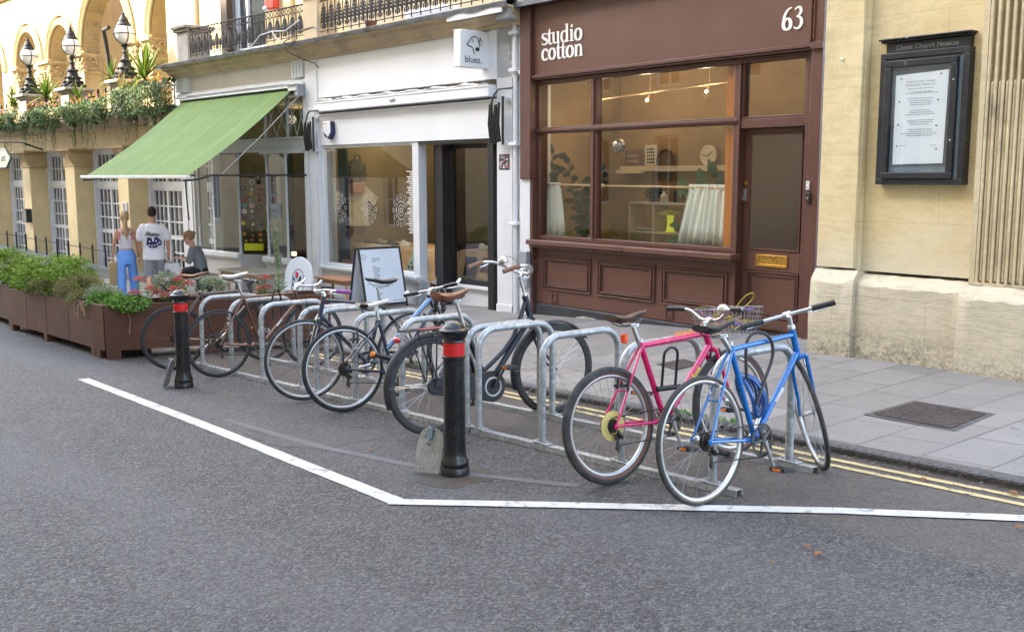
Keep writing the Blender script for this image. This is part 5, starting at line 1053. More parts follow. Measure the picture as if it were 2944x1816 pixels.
t=thing('glass_vase','small glass vase on the top wall shelf, left one','vase',(-3.6,1.9,-.37),BL); MB().lathe([(.04,0),(.02,.04),(.045,.10)],12,Matrix.Translation((-3.6,1.9,-.37))).build('body',flat('brown glass',(.10,.07,.04),.15),t)
t=thing('glass_vase','taller hourglass vase on the top wall shelf','vase',(-3.35,1.9,-.37),BL); MB().lathe([(.05,0),(.02,.07),(.055,.15)],12,Matrix.Translation((-3.35,1.9,-.37))).build('body',flat('brown glass',(.14,.09,.04),.15),t)
t=thing('cap','navy and yellow cap on the middle wall shelf','cap',(-3.35,1.9,-.65),BL); MB().ell((-3.38,1.95,-.60),(.09,.08,.08),14,8).build('crown',flat('yellow cap cloth',(.55,.34,.03),.8),t); MB().ell((-3.62,1.95,-.58),(.11,.09,.09),14,8).build('dark_crown',flat('navy cap cloth',(.02,.03,.06),.8),t)
point(BL,-5.0,1.4,.85,4.5,(1,.84,.58),.15); point(BL,-3.4,1.8,.85,4,(1,.84,.58),.15); point(BL,-1.9,1.8,.85,3,(1,.82,.55),.15)  # added fill for the shop interior, without any lamp fitting
# sun ray marks drawn on the glass
m=MB()
for k,u in enumerate((-5.2,-4.26,-3.31)):
    z=-.57
    for r in (.13,.075): m.tube([(u+r*cos(R(a))*1.0,.074,z+r*sin(R(a))*1.15) for a in range(20,341,16)],.004,4)
    m.tube([(u+.035*cos(R(a)),.074,z+.035*sin(R(a))) for a in range(0,360,30)],.005,4,True)
    for j in range(12):
        a=R(30*j); c,s=cos(a),sin(a)
        P=[(u+(rr*c-q*s),.074,z+(rr*s+q*c)*1.15) for rr,q in ((.165,-.02),(.235,-.028),(.235,.028),(.165,.02))]; m.tube(P,.0028,4,True)
m.build('sun_marks',flat('white glass paint',(.72,.72,.68),.6),bs,False)
m=MB()
for i in range(36):
    z=.05-i*.028; m.box(-3.0-.06*(i%3==0)-.09+.03*sin(i),-3.0+.03,.074,.077,z,z+.012)
m.build('window_lettering_bars',TW,bs,False)
# awning hinge sleeves either side
def sleeve(label,u,z0,z1):
    t=thing('folded_awning_arm',label,'awning arm',(u,-.1,z0),BL,'folded black awning arms'); m=MB(); random.seed(int(-u*10))
    for k in range(5):
        x=u-.06+.05*k; m.tube([(x+.01*sin(k),-.16-.02*(k%2),z1+.02*sin(k*2)),(x+.012*sin(k*3),-.18,(z0+z1)/2),(x+.015,-.16,z0+.02*sin(k*5))],[.018,.022,.018],6)
    m.build('concertina',BLK,t); MB().tube([(u+.19,-.14,z0-.02),(u+.19,-.14,z1+.10)],.018,8).build('rod',BLK,t)
    MB().tube([(u+.42,-.165,z1+.20),(u+.13,-.165,z1+.20),(u+.03,-.16,z1+.13),(u-.04,-.16,z1+.0)],.013,8).build('crank',BLK,t)
    [MB().box(u+.14,u+.24,-.12,-.05,a_,a_+.04).build('bracket',WHITEP,t) for a_ in (z1+.05,z0-.02)]
sleeve('folded black awning arm left of the white shop window',-5.84,.44,.92); sleeve('folded black awning arm right of the white shop entrance',-.72,.44,.98)
t=thing('alarm_box','white and navy alarm box with small red lettering on the white fascia','alarm box',(-5.27,-.06,.65),BL)
MB().prism([(-5.42,.92),(-5.16,.93),(-5.14,.74),(-5.24,.64),(-5.38,.75)],'y',-.10,-.021).build('cover',flat('alarm white',(.72,.73,.76),.4),t,bevel=.015); MB().prism([(-5.155,.93),(-5.12,.90),(-5.11,.72),(-5.20,.62),(-5.35,.67),(-5.38,.735),(-5.24,.66),(-5.145,.74)],'y',-.095,-.02).build('navy_edge',flat('navy plastic',(.015,.025,.09),.4),t); MB().text('CANNON',.038,TM(-5.41,-.101,.875),.0004).build('lettering',flat('red ink',(.6,.03,.03),.5),t,False)
t=thing('wall_sticker','small graffiti sticker in red, white and blue on the white pilaster','sticker',(-.62,-.04,.1),BL); m=MB(); random.seed(6); m.k=0; m.box(-.735,-.51,-.034,-.031,.07,.29)
for i in range(60):
    m.k=random.choice((1,2,3,1)); u=random.uniform(-.73,-.53); z=random.uniform(.08,.27); m.box(u,u+random.uniform(.008,.035),-.0352-.00005*i,-.0345,z,z+random.uniform(.006,.02))
m.build('print',[flat('black sticker',(.03,.03,.04),.6),TW,flat('sticker blue',(.04,.12,.35),.6),flat('sticker red',(.6,.04,.03),.6)],t,False)
t=thing('projecting_sign','white square projecting sign with a bird drawing and the word blues','projecting sign',(-.95,-.4,1.5),BL)
MB().box(-1.10,-.95,-.55,.04,1.49,2.0).build('box',WHITEB,t,bevel=.012); MB().box(-1.14,-.90,.04,.06,1.45,2.05).build('back_plate',WHITEP,t)
MS=Matrix.Translation((-.948,-.55,0))@Matrix.Rotation(R(90),4,'Z')@Matrix.Rotation(R(90),4,'X')   # local x-> +v, y-> z, faces +u
m=MB().text('blues.',.135,MS@Matrix.Translation((.075,1.555,0)),.001); m.build('lettering',M_BPLAST,t,False); m=MB()
Q=MS@Matrix.Translation((.09,1.68,0)); W_=.014
ribbon(m,[(.155,.0),(.15,.05),(.12,.09),(.05,.105),(.02,.12),(.07,.16),(.09,.20),(.14,.235),(.20,.23),(.235,.19),(.245,.15)],[W_]*11,Q,.002)
ribbon(m,[(.245,.06),(.25,.14),(.262,.235)],[W_*.7]*3,Q,.002,.0002); ribbon(m,[(.262,.235),(.27,.20),(.30,.18),(.295,.15)],[W_,W_,W_*.8,.004],Q,.002,.0004); ribbon(m,[(.25,.155),(.27,.13),(.30,.115)],[W_,W_*.8,.004],Q,.002,.0003)
m.prism([(.215+.038*cos(R(a)),.065+.028*sin(R(a))) for a in range(0,360,24)],'z',0,.0022,Q); m.tube([(.13+.016*cos(R(a)),.175+.016*sin(R(a)),.001) for a in range(0,360,40)],.004,4,True,M=Q); m.build('bird_drawing',M_BPLAST,t,False)
t=thing('downpipe','white drainpipe between the white shop and the brown shop','downpipe',(-.35,-.1,-2),BL); MB().tube([(-.35,-.06,2.15),(-.35,-.06,-2.05)],.033,12).tube([(-.41,-.02,2.0),(-.41,-.02,-1.9)],.02,8).build('pipe',WHITEP,t)
m=MB(); 
for z in (1.9,1.4,.4,-.7): m.box(-.43,-.27,-.13,-.0,z,z+.05)
m.build('pipe_clips',WHITEP,t,bevel=.008); MB().box(-.50,-.22,-.30,.05,2.08,2.26).build('hopper',paint('grey hopper',(.32,.33,.35),.6,.2),t,bevel=.02)
t=thing('junction_box','upper grey electrical box at the edge of the brown shop','electrical box',(-.09,-.12,-1.2),BL,'grey electrical boxes'); GB=flat('grey box plastic',(.27,.29,.32),.5); MB().box(-.175,-.01,-.17,-.085,-1.22,-1.05).build('case',GB,t,bevel=.01); MB().tube([(-.12,-.12,-1.22),(-.10,-.11,-1.33),(-.06,-.11,-1.40)],.006,6).tube([(-.07,-.12,-1.22),(-.05,-.11,-1.40)],.006,6).build('cable',M_BPLAST,t)
t=thing('junction_box','lower grey electrical box under the first one','electrical box',(-.09,-.12,-1.6),BL,'grey electrical boxes'); MB().box(-.17,-.02,-.15,-.085,-1.56,-1.42).build('case',GB,t,bevel=.01)
# balcony railing panels shared by both terraces
def railing(name,label,fr,u0,u1,v,z0,z1,cat='railing'):
    t=thing(name,label,cat,((u0+u1)/2,v,z0),fr); m=MB(); m.tube([(u0,v,z0+.05),(u1,v,z0+.05)],.009,6).tube([(u0,v,z1),(u1,v,z1)],.013,6).tube([(u0,v,z1-.12),(u1,v,z1-.12)],.009,6)
    n=int((u1-u0)/.24); s=(u1-u0)/n; b=m; o=MB(); zt=z1-.12; zb=z0+.05; h=zt-zb
    for i in range(n+1): b.box(u0+s*i-.007,u0+s*i+.007,v-.007,v+.007,z0,zt)
    b.build('bars',IRON,t)
    for i in range(n):
        c=u0+s*(i+.5); 
        for q in (-1,1):
            o.tube([(c+q*s*.42,v,zb+h*.12),(c+q*s*.36,v,zb+h*.55),(c,v,zb+h*.97)],.006,5)
            o.tube([(c+q*s*.22+.055*s*4*.25*(1-k/14)*cos(k*.9),v,zb+h*.15+.05*(1-k/14)*sin(k*.9)) for k in range(12)],.0065,5)
        o.ell((c,v,zb+h*.45),(s*.22,.012,h*.30),8,6); o.ell((c,v,zb+h*.75),(s*.05,.01,h*.12),6,5)
        for k in range(5):
            for q in (-1,1): o.ell((c+q*s*(.27-.035*k),v,zb+h*(.32+.11*k)),(.034,.008,.024),6,4)
        o.ell((c,v,zb+h*.14),(s*.12,.01,h*.09),8,5)
    for i in range(2*n): 
        c=u0+s*(i+.5)/2; o.ring((c,v,z1-.06),.045,.007,12,5)
    o.build('cast_ornament',IRON,t)
    return t
railing('balcony_railing','black cast iron balcony railing above the white shop sign',BL,-5.25,.3,-.18,2.38,3.05)
# ======================= cafe =======================
cf=thing('shop_building','small cafe with a cream fascia, lead topped cornice, bay windows and a green awning','cafe',(-2.5,0,-2.3),CF)
MB().box(-5.1,0,.05,.25,1.62,2.07).build('fascia_board',paint('cream fascia paint',(.60,.57,.53),.5,.05,2,grime=.15),cf)
m=MB(); prof=[(.2,2.06),(-.10,2.06),(-.11,2.10),(-.20,2.12),(-.21,2.17),(-.32,2.20),(-.33,2.24),(-.40,2.255),(.2,2.255)]; m.prism(prof,'x',-5.15,.02); m.build('cornice',CORN,cf,ang=25)
m=MB(); leadedge(m,-5.2,.25,-.43,2.285); m.build('lead_flashing',LEAD,cf)
m=MB(); m.box(-5.1,.0,-.03,.25,1.66,1.70).box(-5.1,.0,-.015,.25,1.70,1.73).box(-5.1,.0,.02,.25,1.44,1.659); m.build('fascia_moulding',WHITEP,cf,bevel=.005)
for u0,u1 in ((-5.08,-4.62),(-.44,-.03)):
    m=MB(); m.box(u0,u1,-.06,.25,1.745,2.055).box(u0-.02,u1+.02,-.08,.25,1.62,1.655)
    for k in range(4): m.box(u0+.05+k*.1,u0+.09+k*.1,-.075,-.06,1.76,2.05)
    m.build('fluted_block',WHITEP,cf,bevel=.004)
m=MB(); m.box(-.30,-.02,-.22,.25,1.50,1.60).box(-.34,.0,-.26,.25,1.602,1.618); m.build('bracket_block',WHITEP,cf,bevel=.004)
MB().box(-5.05,-4.55,.0,.3,-2.8,1.44).box(-4.97,-4.88,-.02,0,-2.5,1.4).box(-4.75,-4.63,-.02,0,-2.5,1.4).build('pilaster',WHITEP,cf,bevel=.006); MB().box(-.10,.02,-.05,.3,-2.8,1.44).build('pilaster',WHITEP,cf,bevel=.006)
CG=flat('grey white column paint',(.50,.51,.53),.5)
for u,v in ((-4.35,0),(-2.62,0),(-1.52,0),(-.73,-.05)):
    m=MB(); m.lathe([(.05,-1.62),(.05,-1.56),(.03,-1.53),(.03,-1.45),(.024,-1.42),(.021,.30),(.03,.34),(.045,.36),(.05,.45)],12,Matrix.Translation((u,v,0))); m.build('slender_column',CG,cf)
for u0,u1,v0,v1 in ((-4.5,-2.62,0,0),(-1.52,-.73,0,-.05),(-.73,-.1,-.05,0.05)):
    n=1; m=MB(); m.add([(u0,v0+.01,-1.55),(u1,v1+.01,-1.55),(u1,v1+.01,.42),(u0,v0+.01,.42)],[(0,1,2,3)]); m.build('window_pane',GLASS2,cf,False)
m=MB(); m.add([(-2.62,.02,-1.55),(-1.95,.55,-1.55),(-1.95,.55,.42),(-2.62,.02,.42)],[(0,1,2,3)]); m.build('door_side_pane',GLASS2,cf,False)
CW=paint('grey white shopfront paint',(.48,.48,.49),.5,.06,2,grime=.15)
m=MB(); m.box(-4.55,-.05,-.06,.12,.44,.47).box(-4.55,-.05,-.02,.1,.47,.66).box(-4.55,-.05,-.05,.12,.66,.70).box(-1.6,-.05,-.10,-.06,.40,.47); 
for u in (-3.4,-2.6,-1.55,-.75,-.12): m.box(u-.02,u+.02,.0,.05,.70,1.44)
m.build('transom',CW,cf,bevel=.005)
m=MB()
for u0,u1 in ((-1.53,-.77),(-.73,-.14)): m.tube([(u0,.03,.72),((u0+u1)/2,.03,1.42),(u1,.03,.72)],.008,5).tube([(u0,.03,1.42),((u0+u1)/2,.03,.72),(u1,.03,1.42)],.008,5)
m.build('glazing_bars',CW,cf); MB().box(-4.55,-.05,.055,.06,.70,1.44).build('window_pane',GLASS2,cf,False)
SW=flat('bright white sill',(.66,.70,.74),.4); MB().box(-4.55,-2.60,-.10,.05,-1.66,-1.56).box(-4.55,-2.62,-.06,.05,-1.70,-1.662).build('sill',SW,cf,bevel=.01); MB().box(-1.56,-.05,-.14,.05,-1.66,-1.56).box(-1.54,-.05,-.10,.05,-1.70,-1.662).build('sill',SW,cf,bevel=.01)
m=MB(); m.box(-4.55,-2.62,-.02,.12,-2.8,-1.70).box(-1.54,-.05,-.06,.12,-2.8,-1.70).add([(-2.62,-.02,-2.8),(-1.9,.55,-2.8),(-1.9,.55,-1.58),(-2.62,-.02,-1.58)],[(0,1,2,3)]); m.build('stall_riser',CW,cf)
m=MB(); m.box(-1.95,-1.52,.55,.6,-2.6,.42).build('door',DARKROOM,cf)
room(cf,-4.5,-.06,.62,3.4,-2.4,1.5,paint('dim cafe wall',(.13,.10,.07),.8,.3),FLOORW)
point(CF,-1.1,1.4,1.2,2,(1,.75,.45),.1); point(CF,-3.5,1.8,1.2,4,(1,.8,.5),.1)  # fill lights put into the cafe room; no lamp stands here
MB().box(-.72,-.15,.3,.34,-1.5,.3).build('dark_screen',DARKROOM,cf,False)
# round stickers on the angled pane
random.seed(21); m=MB(); cols=[(.6,.6,.6),(.05,.08,.2),(.6,.35,.05),(.5,.05,.06),(.05,.3,.3),(.02,.02,.03),(.55,.5,.1),(.3,.3,.32)]
mats=[flat('sticker %d'%i,c,.5,var=.02) for i,c in enumerate(cols)]
for i in range(13):
    for j in range(5):
        if random.random()<.12 or (i>10 and j in (0,3)): continue
        f=.09+j*.195+random.uniform(-.03,.03); z=-1.42+i*.115+random.uniform(-.02,.02); r=random.uniform(.03,.052); u=-2.62+.67*f; v=.02+.53*f; T_=Matrix.Translation((u+.006,v-.008,z))@Matrix.Rotation(R(38),4,'Z')@Matrix.Rotation(R(90),4,'X')
        m.k=random.randrange(8); m.prism([(r*cos(R(a)),r*sin(R(a))) for a in range(0,360,36)] if random.random()<.75 else [(-r,-r*.7),(r,-r*.7),(r,r*.7),(-r,r*.7)],'z',0,.001,T_)
        m.k=random.randrange(8); m.prism([(r*.5*cos(R(a)),r*.5*sin(R(a))) for a in range(0,360,45)],'z',.001,.002,T_)
m.build('stickers',mats,cf,False)
MB().add([(-2.56,.05,-1.50),(-2.24,.30,-1.50),(-2.24,.30,-1.36),(-2.56,.05,-1.36)],[(0,1,2,3)],Matrix.Translation((.02,-.02,0))).build('yellow_notice',flat('yellow notice',(.62,.65,.02),.6),cf,False)
MB().box(-1.36,-.98,-.035,-.032,-.82,-.68).box(-1.36,-.98,-.035,-.032,-.66,-.54).build('window_posters',flat('grey blue poster',(.25,.28,.33),.6,var=.3),cf,False)
m=MB().text('FULL CITY BIKES',.12,TM(-4.1,-.004,-.42),.0004,sx=.95); m.build('window_lettering',flat('faded grey lettering',(.10,.10,.10),.6),cf,False) if 0 else None
m=MB(); MB().box(-1.20,-1.12,.30,.36,-1.55,-1.47).build('window_lamp_box',glow('small lit lamp',(1,.6,.25),.8),cf)
# awning
t=thing('green_awning','open green awning with a white front bar over the cafe pavement','awning',(-2.4,-1.2,0),CF); V1=-2.28; m=MB(); nu,nv=30,12; vs=[];fs=[]
for i in range(nu+1):
    for j in range(nv+1):
        f=j/nv; u=-4.60+4.36*(i/nu)+.10*f; sag=.07*sin(PI*f)+.012*sin(PI*f)*sin(i/nu*PI*6); vs.append((u,-.17+(V1+.17)*f,1.52+(0.0-1.52)*f-sag))
for i in range(nu):
    for j in range(nv): a=i*(nv+1)+j; fs.append((a,a+nv+1,a+nv+2,a+1))
m.add(vs,fs); 
def m_awn():
    t=NT('green awning cloth'); c=t.ramp(t.noise(2,6),[(.3,(.095,.17,.035)),(.7,(.13,.215,.048))]); c=t.mix(t.ramp(t.noise(40,3,.4),[(.74,0),(.78,.8)]),c,(.6,.6,.55))
    sx=t.n('ShaderNodeSeparateXYZ'); t.l(t.co.outputs['Object'],sx.inputs[0]); w=t.math('ABSOLUTE',t.math('SUBTRACT',t.math('FRACT',t.math('MULTIPLY',sx.outputs[0],.92)),.5)); c=t.mix(t.ramp(w,[(.0,.5),(.02,0)]),c,(.30,.42,.22))
    t.done(c,.8,0,t.bump(t.noise(150,2),.1,.002)); tl=t.n('ShaderNodeBsdfTranslucent'); t.l(c,tl.inputs[0]); mx=t.n('ShaderNodeMixShader'); mx.inputs[0].default_value=.10; t.l(t.b.outputs[0],mx.inputs[1]); t.l(tl.outputs[0],mx.inputs[2]); t.l(mx.outputs[0],t.out.inputs[0]); return t.m
m.build('canopy',m_awn(),t,ang=180)
MB().box(-4.72,-.10,V1-.05,V1+.02,-.055,.0).build('front_bar',flat('white bar',(.66,.68,.66),.4),t,bevel=.008); MB().tube([(-4.6,-.14,1.50),(-.25,-.14,1.50)],.045,12).build('roller',flat('dark green roller',(.02,.05,.02),.6),t); MB().box(-4.62,-.22,-.22,-.02,1.555,1.58).build('roller_hood',WHITEP,t,bevel=.005)
for u in (-.22,-4.55):
    MB().tube([(u+.2,-.06,-.0),(u+.15,-1.9,.0),(u+.02,-2.08,-.07),(u-.1,-2.30,-.09)],.016,8).build('side_arm',BLK,t)
MB().tube([(-.02,-.06,1.50),(.08,-1.0,.68),(.02,-1.75,.02)],.011,6).build('stay_rope',flat('grey rope',(.25,.24,.23),.8),t); MB().tube([(-.26,-2.28,-.09),(-.24,-2.27,-.5),(-.22,-2.26,-.75)],.012,6).build('pull_rod',BLK,t)
MB().box(-.12,.0,-.2,.0,1.40,1.62).build('end_bracket',GB,t,bevel=.008)
# cafe upper storey, balcony and pedestals
t=thing('upper_storey','cream rendered upper storey behind the cafe balcony with a dark french window','building',(-3,1,2.3),CF)
U2=paint('cream upper render',(.66,.52,.28),.75,.08,1.2,(.5,.35,.2),-.07,.1); MB().box(-7.5,-4.6,.95,1.3,2.2,9).box(-3.0,9,.95,1.3,2.2,9).box(-4.6,-3.0,.95,1.3,5.2,9).box(-4.6,-3.0,.95,1.3,2.2,2.6).box(-6.3,-5.9,.87,.95,2.2,9).box(-2.3,-1.9,.87,.95,2.2,9).build('wall',U2,t,False)
wf=MB().frame(-4.6,-3.0,2.6,5.2,.08,1.02,1.12).box(-4.3,-4.2,1.0,1.1,2.68,5.12).box(-3.85,-3.78,1.0,1.1,2.68,5.12).build('window',WINW,t); MB().box(-4.2,-3.08,1.06,1.065,2.68,5.12).build('pane',PANE,wf,False); MB().box(-4.60,-4.32,.80,.94,2.3,5).build('shutter',flat('dark brown shutter',(.06,.035,.02),.6),t)
t=thing('balcony_slab','grey lead covered balcony slab above the cafe cornice','balcony',(-2.5,.3,2.3),CF); MB().box(-5.1,6.6,-.2,1.0,2.27,2.33).build('slab',LEAD,t,False)
railing('balcony_railing','black cast iron balcony railing above the cafe fascia, between two pedestals',CF,-4.0,.30,-.22,2.38,2.95)
def pedestal(label,fr,u0,u1,v0,v1,z0,z1,mat,cap):
    t=thing('stone_pedestal',label,'pedestal',((u0+u1)/2,(v0+v1)/2,z0),fr); MB().box(u0,u1,v0,v1,z0,z1).build('shaft',mat,t,bevel=.01)
    c=MB().box(u0-.05,u1+.05,v0-.05,v1+.05,z1,z1+.06).box(u0-.09,u1+.09,v0-.09,v1+.09,z1+.06,z1+.13).build('cap',cap,t,bevel=.015); return t
pedestal('grey stone pedestal at the left end of the cafe balcony',CF,-4.55,-4.05,-.25,.25,2.3,2.92,paint('grey painted pedestal',(.36,.34,.31),.7,.2,4,(.2,.18,.16),-.05),GREYST)
pedestal('sunlit cream pedestal between the two iron balcony railings',CF,.36,.80,-.28,.14,2.3,3.02,CREAMP,CREAMP)
t=thing('alarm_box','red alarm box high on the wall behind the cafe balcony','alarm box',(-2.4,.8,3.3),CF); MB().box(-2.62,-2.28,.72,.86,3.28,3.62).build('case',flat('red alarm case',(.6,.05,.03),.4),t,bevel=.02); MB().ell((-2.58,.72,3.30),.06,12,8).build('lamp',WINW,t)
t=thing('flower_pot','small terracotta pot behind the balcony railing','flower pot',(1.6,.1,2.33),CF); MB().lathe([(.07,2.33),(.10,2.5),(.11,2.52),(.10,2.52)],16,Matrix.Translation((1.9,.05,0))).build('pot',flat('terracotta',(.3,.12,.06),.7),t)
t=thing('plastic_crate','white plastic sheet and box behind the balcony railing','crate',(2.7,.3,2.33),CF); MB().box(2.6,3.6,.2,.6,2.33,2.62).build('box',WHITEB,t,bevel=.05)
t=thing('loose_cable','white and black cables hanging off the balcony edge near the cream pedestal','cable',(.1,-.45,2.3),CF); 
MB().tube([(-1.2,-.46,2.29),(-.9,-.40,2.52),(-.55,-.36,2.56),(-.1,-.36,2.52),(.35,-.35,2.66)],.010,6).tube([(-.55,-.36,2.56),(-.3,-.42,2.40),(.0,-.47,2.32)],.008,6).build('white_cable',flat('white cable sheath',(.6,.6,.62),.5),t); MB().tube([(.0,-.47,2.30),(.3,-.30,2.50),(.7,-.28,2.52),(1.0,-.33,2.40)],.010,6).tube([(.05,-.46,2.26),(.12,-.47,2.14),(.30,-.30,2.02),(.55,-.20,1.93),(.62,-.15,1.85)],.009,6).build('black_cable',M_BPLAST,t)
# ======================= left building: arcaded bar =======================
lb=thing('arcaded_building','sunlit yellow stone building with round arches above a terrace and white gridded windows below','building',(-4,1,-2.7),LF)
m=MB(); m.box(-16,4.0,.95,1.3,.72,1.35).box(-16,4.0,.62,.95,.70,1.3).box(-16,4.0,1.3,1.5,-3.4,-2.35) ; m.build('frieze',YREND,lb)
m=MB(); prof=[(.7,1.20),(.30,1.20),(.22,1.26),(.10,1.28),(.02,1.34),(-.16,1.37),(-.18,1.43),(.7,1.46)]; m.prism(prof,'x',-16,4.0); m.build('ledge',CORN,lb,ang=25)
MB().box(-16,4.0,-.195,.72,1.462,1.485).build('lead_flashing',LEAD,lb)
MB().box(-16,4.2,.5,3.6,1.38,1.46).build('terrace_floor',GREYST,lb)
PU=[(-14.4,-13.75),(-10.9,-10.25),(-7.37,-6.72),(-3.85,-3.15),(-.25,.39)]
for u0,u1 in PU:
    MB().box(u0,u1,.30,.95,-3.2,.24).box(u0-.02,u1+.02,.27,.95,-3.2,-2.3).build('pillar',YREND,lb,bevel=.012)
    m=MB(); m.prism([(.95,.24),(.28,.24),(.27,.30),(.29,.50),(.20,.60),(.18,.66),(.95,.66)],'x',u0-.02,u1+.03).box(u0-.12,u1+.18,.12,.95,.662,.72).box(u0-.05,u1+.09,.18,.95,.60,.66)
    m.prism([(.3,.24),(.14,.44),(.10,.60),(.95,.60),(.95,.24)],'x',u1+.03,u1+.12)
    random.seed(int(u0*9))
    for k in range(26): m.ell((random.uniform(u0,u1),.275,random.uniform(.28,.52)),(.03,.012,.03),6,4).ell((u1+.115,random.uniform(.2,.85),random.uniform(.28,.58)),(.012,.035,.03),6,4)
    m.build('capital',CARV,lb,ang=30)
MB().box(.39,.72,.32,.40,.3,.32).build('x',YREND,lb) if 0 else None
def grid_window(u0,u1,cols=3):
    V=.90; w=MB(); w.frame(u0,u1,-2.75,.70,.10,V-.12,V+.06); zt=-.26
    w.box(u0+.1,u1-.1,V-.06,V+.03,zt-.06,zt+.06)
    lw=(u1-u0-.2)/cols
    for i in range(cols):
        a=u0+.1+lw*i;b=a+lw
        for z0,z1,nr,nc in ((-2.65,zt-.06,6,3),(zt+.06,.60,2,3)):
            w.frame(a,b,z0,z1,.05,V-.04,V+.02)
            for r in range(1,nr): zz=z0+.05+(z1-z0-.1)*r/nr; th=.05 if (nr==6 and r==3) else .018; w.box(a+.05,b-.05,V-.03,V+.01,zz-th,zz+th)
            for c in range(1,nc): uu=a+.05+(b-a-.1)*c/nc; w.box(uu-.018,uu+.018,V-.026,V+.006,z0+.05,z1-.05)
    f=w.build('window',WINW,lb); MB().box(u0+.1,u1-.1,V+.035,V+.04,-2.65,.6).build('pane',PANE2,f,False)
    MB().box(u0-.02,u1+.02,V-.2,V+.1,-3.3,-2.76).build('window_base',YREND,lb)
t=NT('dim window glazing'); PANE2=t.done(t.ramp(t.noise(1.2,6,.6,t.mapping((1,1,.6))),[(.3,(.05,.06,.07)),(.75,(.18,.17,.15))]),.06,0)
for (a,b) in zip(PU[:-1],PU[1:]): grid_window(a[1]+.03,b[0]-.02)
grid_window(.42,3.9,4)
for u,z in ((-8.6,-.75),(2.45,-.28),(2.75,-.36)): 
    t=thing('wall_lamp','warm lamp glowing inside the left building window, '+{-8.6:'in the leftmost window',2.45:'the brighter one under the awning edge',2.75:'the lower one under the awning edge'}[u],'lamp',(u,.80,z),LF,'lamps inside the left building'); MB().ell((u,.83,z),(.05,.03,.07),10,8).build('bulb',glow('warm bulb',(1,.5,.12),4),t)
# terrace piers, lamps
for i,(u,z) in enumerate([(-5.7,2.26),(-2.42,2.24),(.98,2.22)]):
    if i>=0:
        u0,u1=u-.27,u+.30; lab=['left','middle','right'][i]
        tt=thing('terrace_pier','weathered stone pier on the terrace carrying the %s globe lamp'%lab,'stone pier',(u,.1,1.48),LF,'terrace piers'); MB().box(u0,u1,-.10,.40,1.486,z-.14).build('shaft',GREYST,tt,bevel=.02)
        MB().box(u0-.06,u1+.06,-.16,.46,z-.14,z-.08).box(u0-.13,u1+.13,-.23,.53,z-.08,z).build('cap',GREYST,tt,bevel=.025)
        g=thing('globe_lamp','black cast iron lamp with white glass globe, %s of the three on the terrace'%lab,'street lamp',(u,.15,z),LF,'globe lamps on the terrace'); B=Matrix.Translation((u,.15,z)); s=1.0
        m=MB(); m.lathe([(.30,0),(.30,.03),(.27,.05),(.22,.10),(.19,.20),(.17,.26),(.13,.36),(.12,.42),(.15,.44),(.15,.47),(.09,.49),(.06,.55),(.05,.62),(.07,.64),(.07,.66),(.045,.69),(.05,.76),(.09,.80),(.10,.81)],20,B)
        for k in range(8):
            a=R(45*k)
            for rr,zz,sz in ((.25,.07,.07),(.22,.16,.06),(.18,.27,.05),(.2,.11,.045)): m.ell((u+rr*cos(a+zz*5),.15+rr*sin(a+zz*5),z+zz),(sz,sz,sz*.7),8,5)
        m.build('cast_base',IRON,g); MB().ell((u,.15,z+1.07),(.235,.235,.24),24,16).build('globe',flat('opal globe glass',(.78,.77,.76),.25,coat=.5,var=.02),g)
        m=MB(); m.ring((u,.15,z+1.07),.242,.011,32,6,ax='z').ring((u,.15,z+1.07),.242,.011,32,6,ax='y').ring((u,.15,z+1.07),.242,.011,32,6,ax='x').lathe([(.17,1.24),(.175,1.26),(.13,1.33),(.11,1.36),(.12,1.37),(.07,1.45),(.035,1.50),(.045,1.52),(.02,1.56),(.012,1.62)],18,B); m.build('cage_and_finial',IRON,g)
# arcade
AV=2.0; SPR=3.62
arches=[(-16.2,1.05),(-13.55,1.05),(-11.35,1.08),(-8.35,1.05),(-4.75,2.05),(.6,2.3)]
arches=[(-14.95,.95),(-11.38,1.10),(-8.33,1.02),(-4.78,1.75),(-.15,1.55),(3.2,1.2)]
m=MB(); TOP=9.0
us=-18.0
for c,r in arches:
    a,b=c-r,c+r
    if a>us: m.box(us,a,AV,AV+.5,1.46,TOP) # pier
    n=18; pts=[(c+r*cos(PI-PI*i/n),SPR+r*sin(PI-PI*i/n)) for i in range(n+1)]
    for (x0,z0),(x1,z1) in zip(pts[:-1],pts[1:]): m.add([(x0,AV,z0),(x1,AV,z1),(x1,AV,TOP),(x0,AV,TOP),(x0,AV+.5,z0),(x1,AV+.5,z1),(x1,AV+.5,TOP),(x0,AV+.5,TOP)],[(0,1,2,3),(0,4,5,1),(4,7,6,5)])
    us=b
m.box(us,9,AV,AV+.5,1.46,TOP); m.build('arcade_wall',STONE2,lb,ang=25)
m=MB()
for c,r in arches:
    for rr,th,vv in ((r+.05,.05,AV-.05),(r+.16,.045,AV-.03),(r+.30,.035,AV-.045)): m.tube([(c+rr*cos(R(a)),vv,SPR+rr*sin(R(a))) for a in range(0,181,8)],th,6)
m.build('arch_mouldings',paint('pale stone moulding',(.52,.40,.22),.8,.1,5,bump=.2),lb)
random.seed(4)
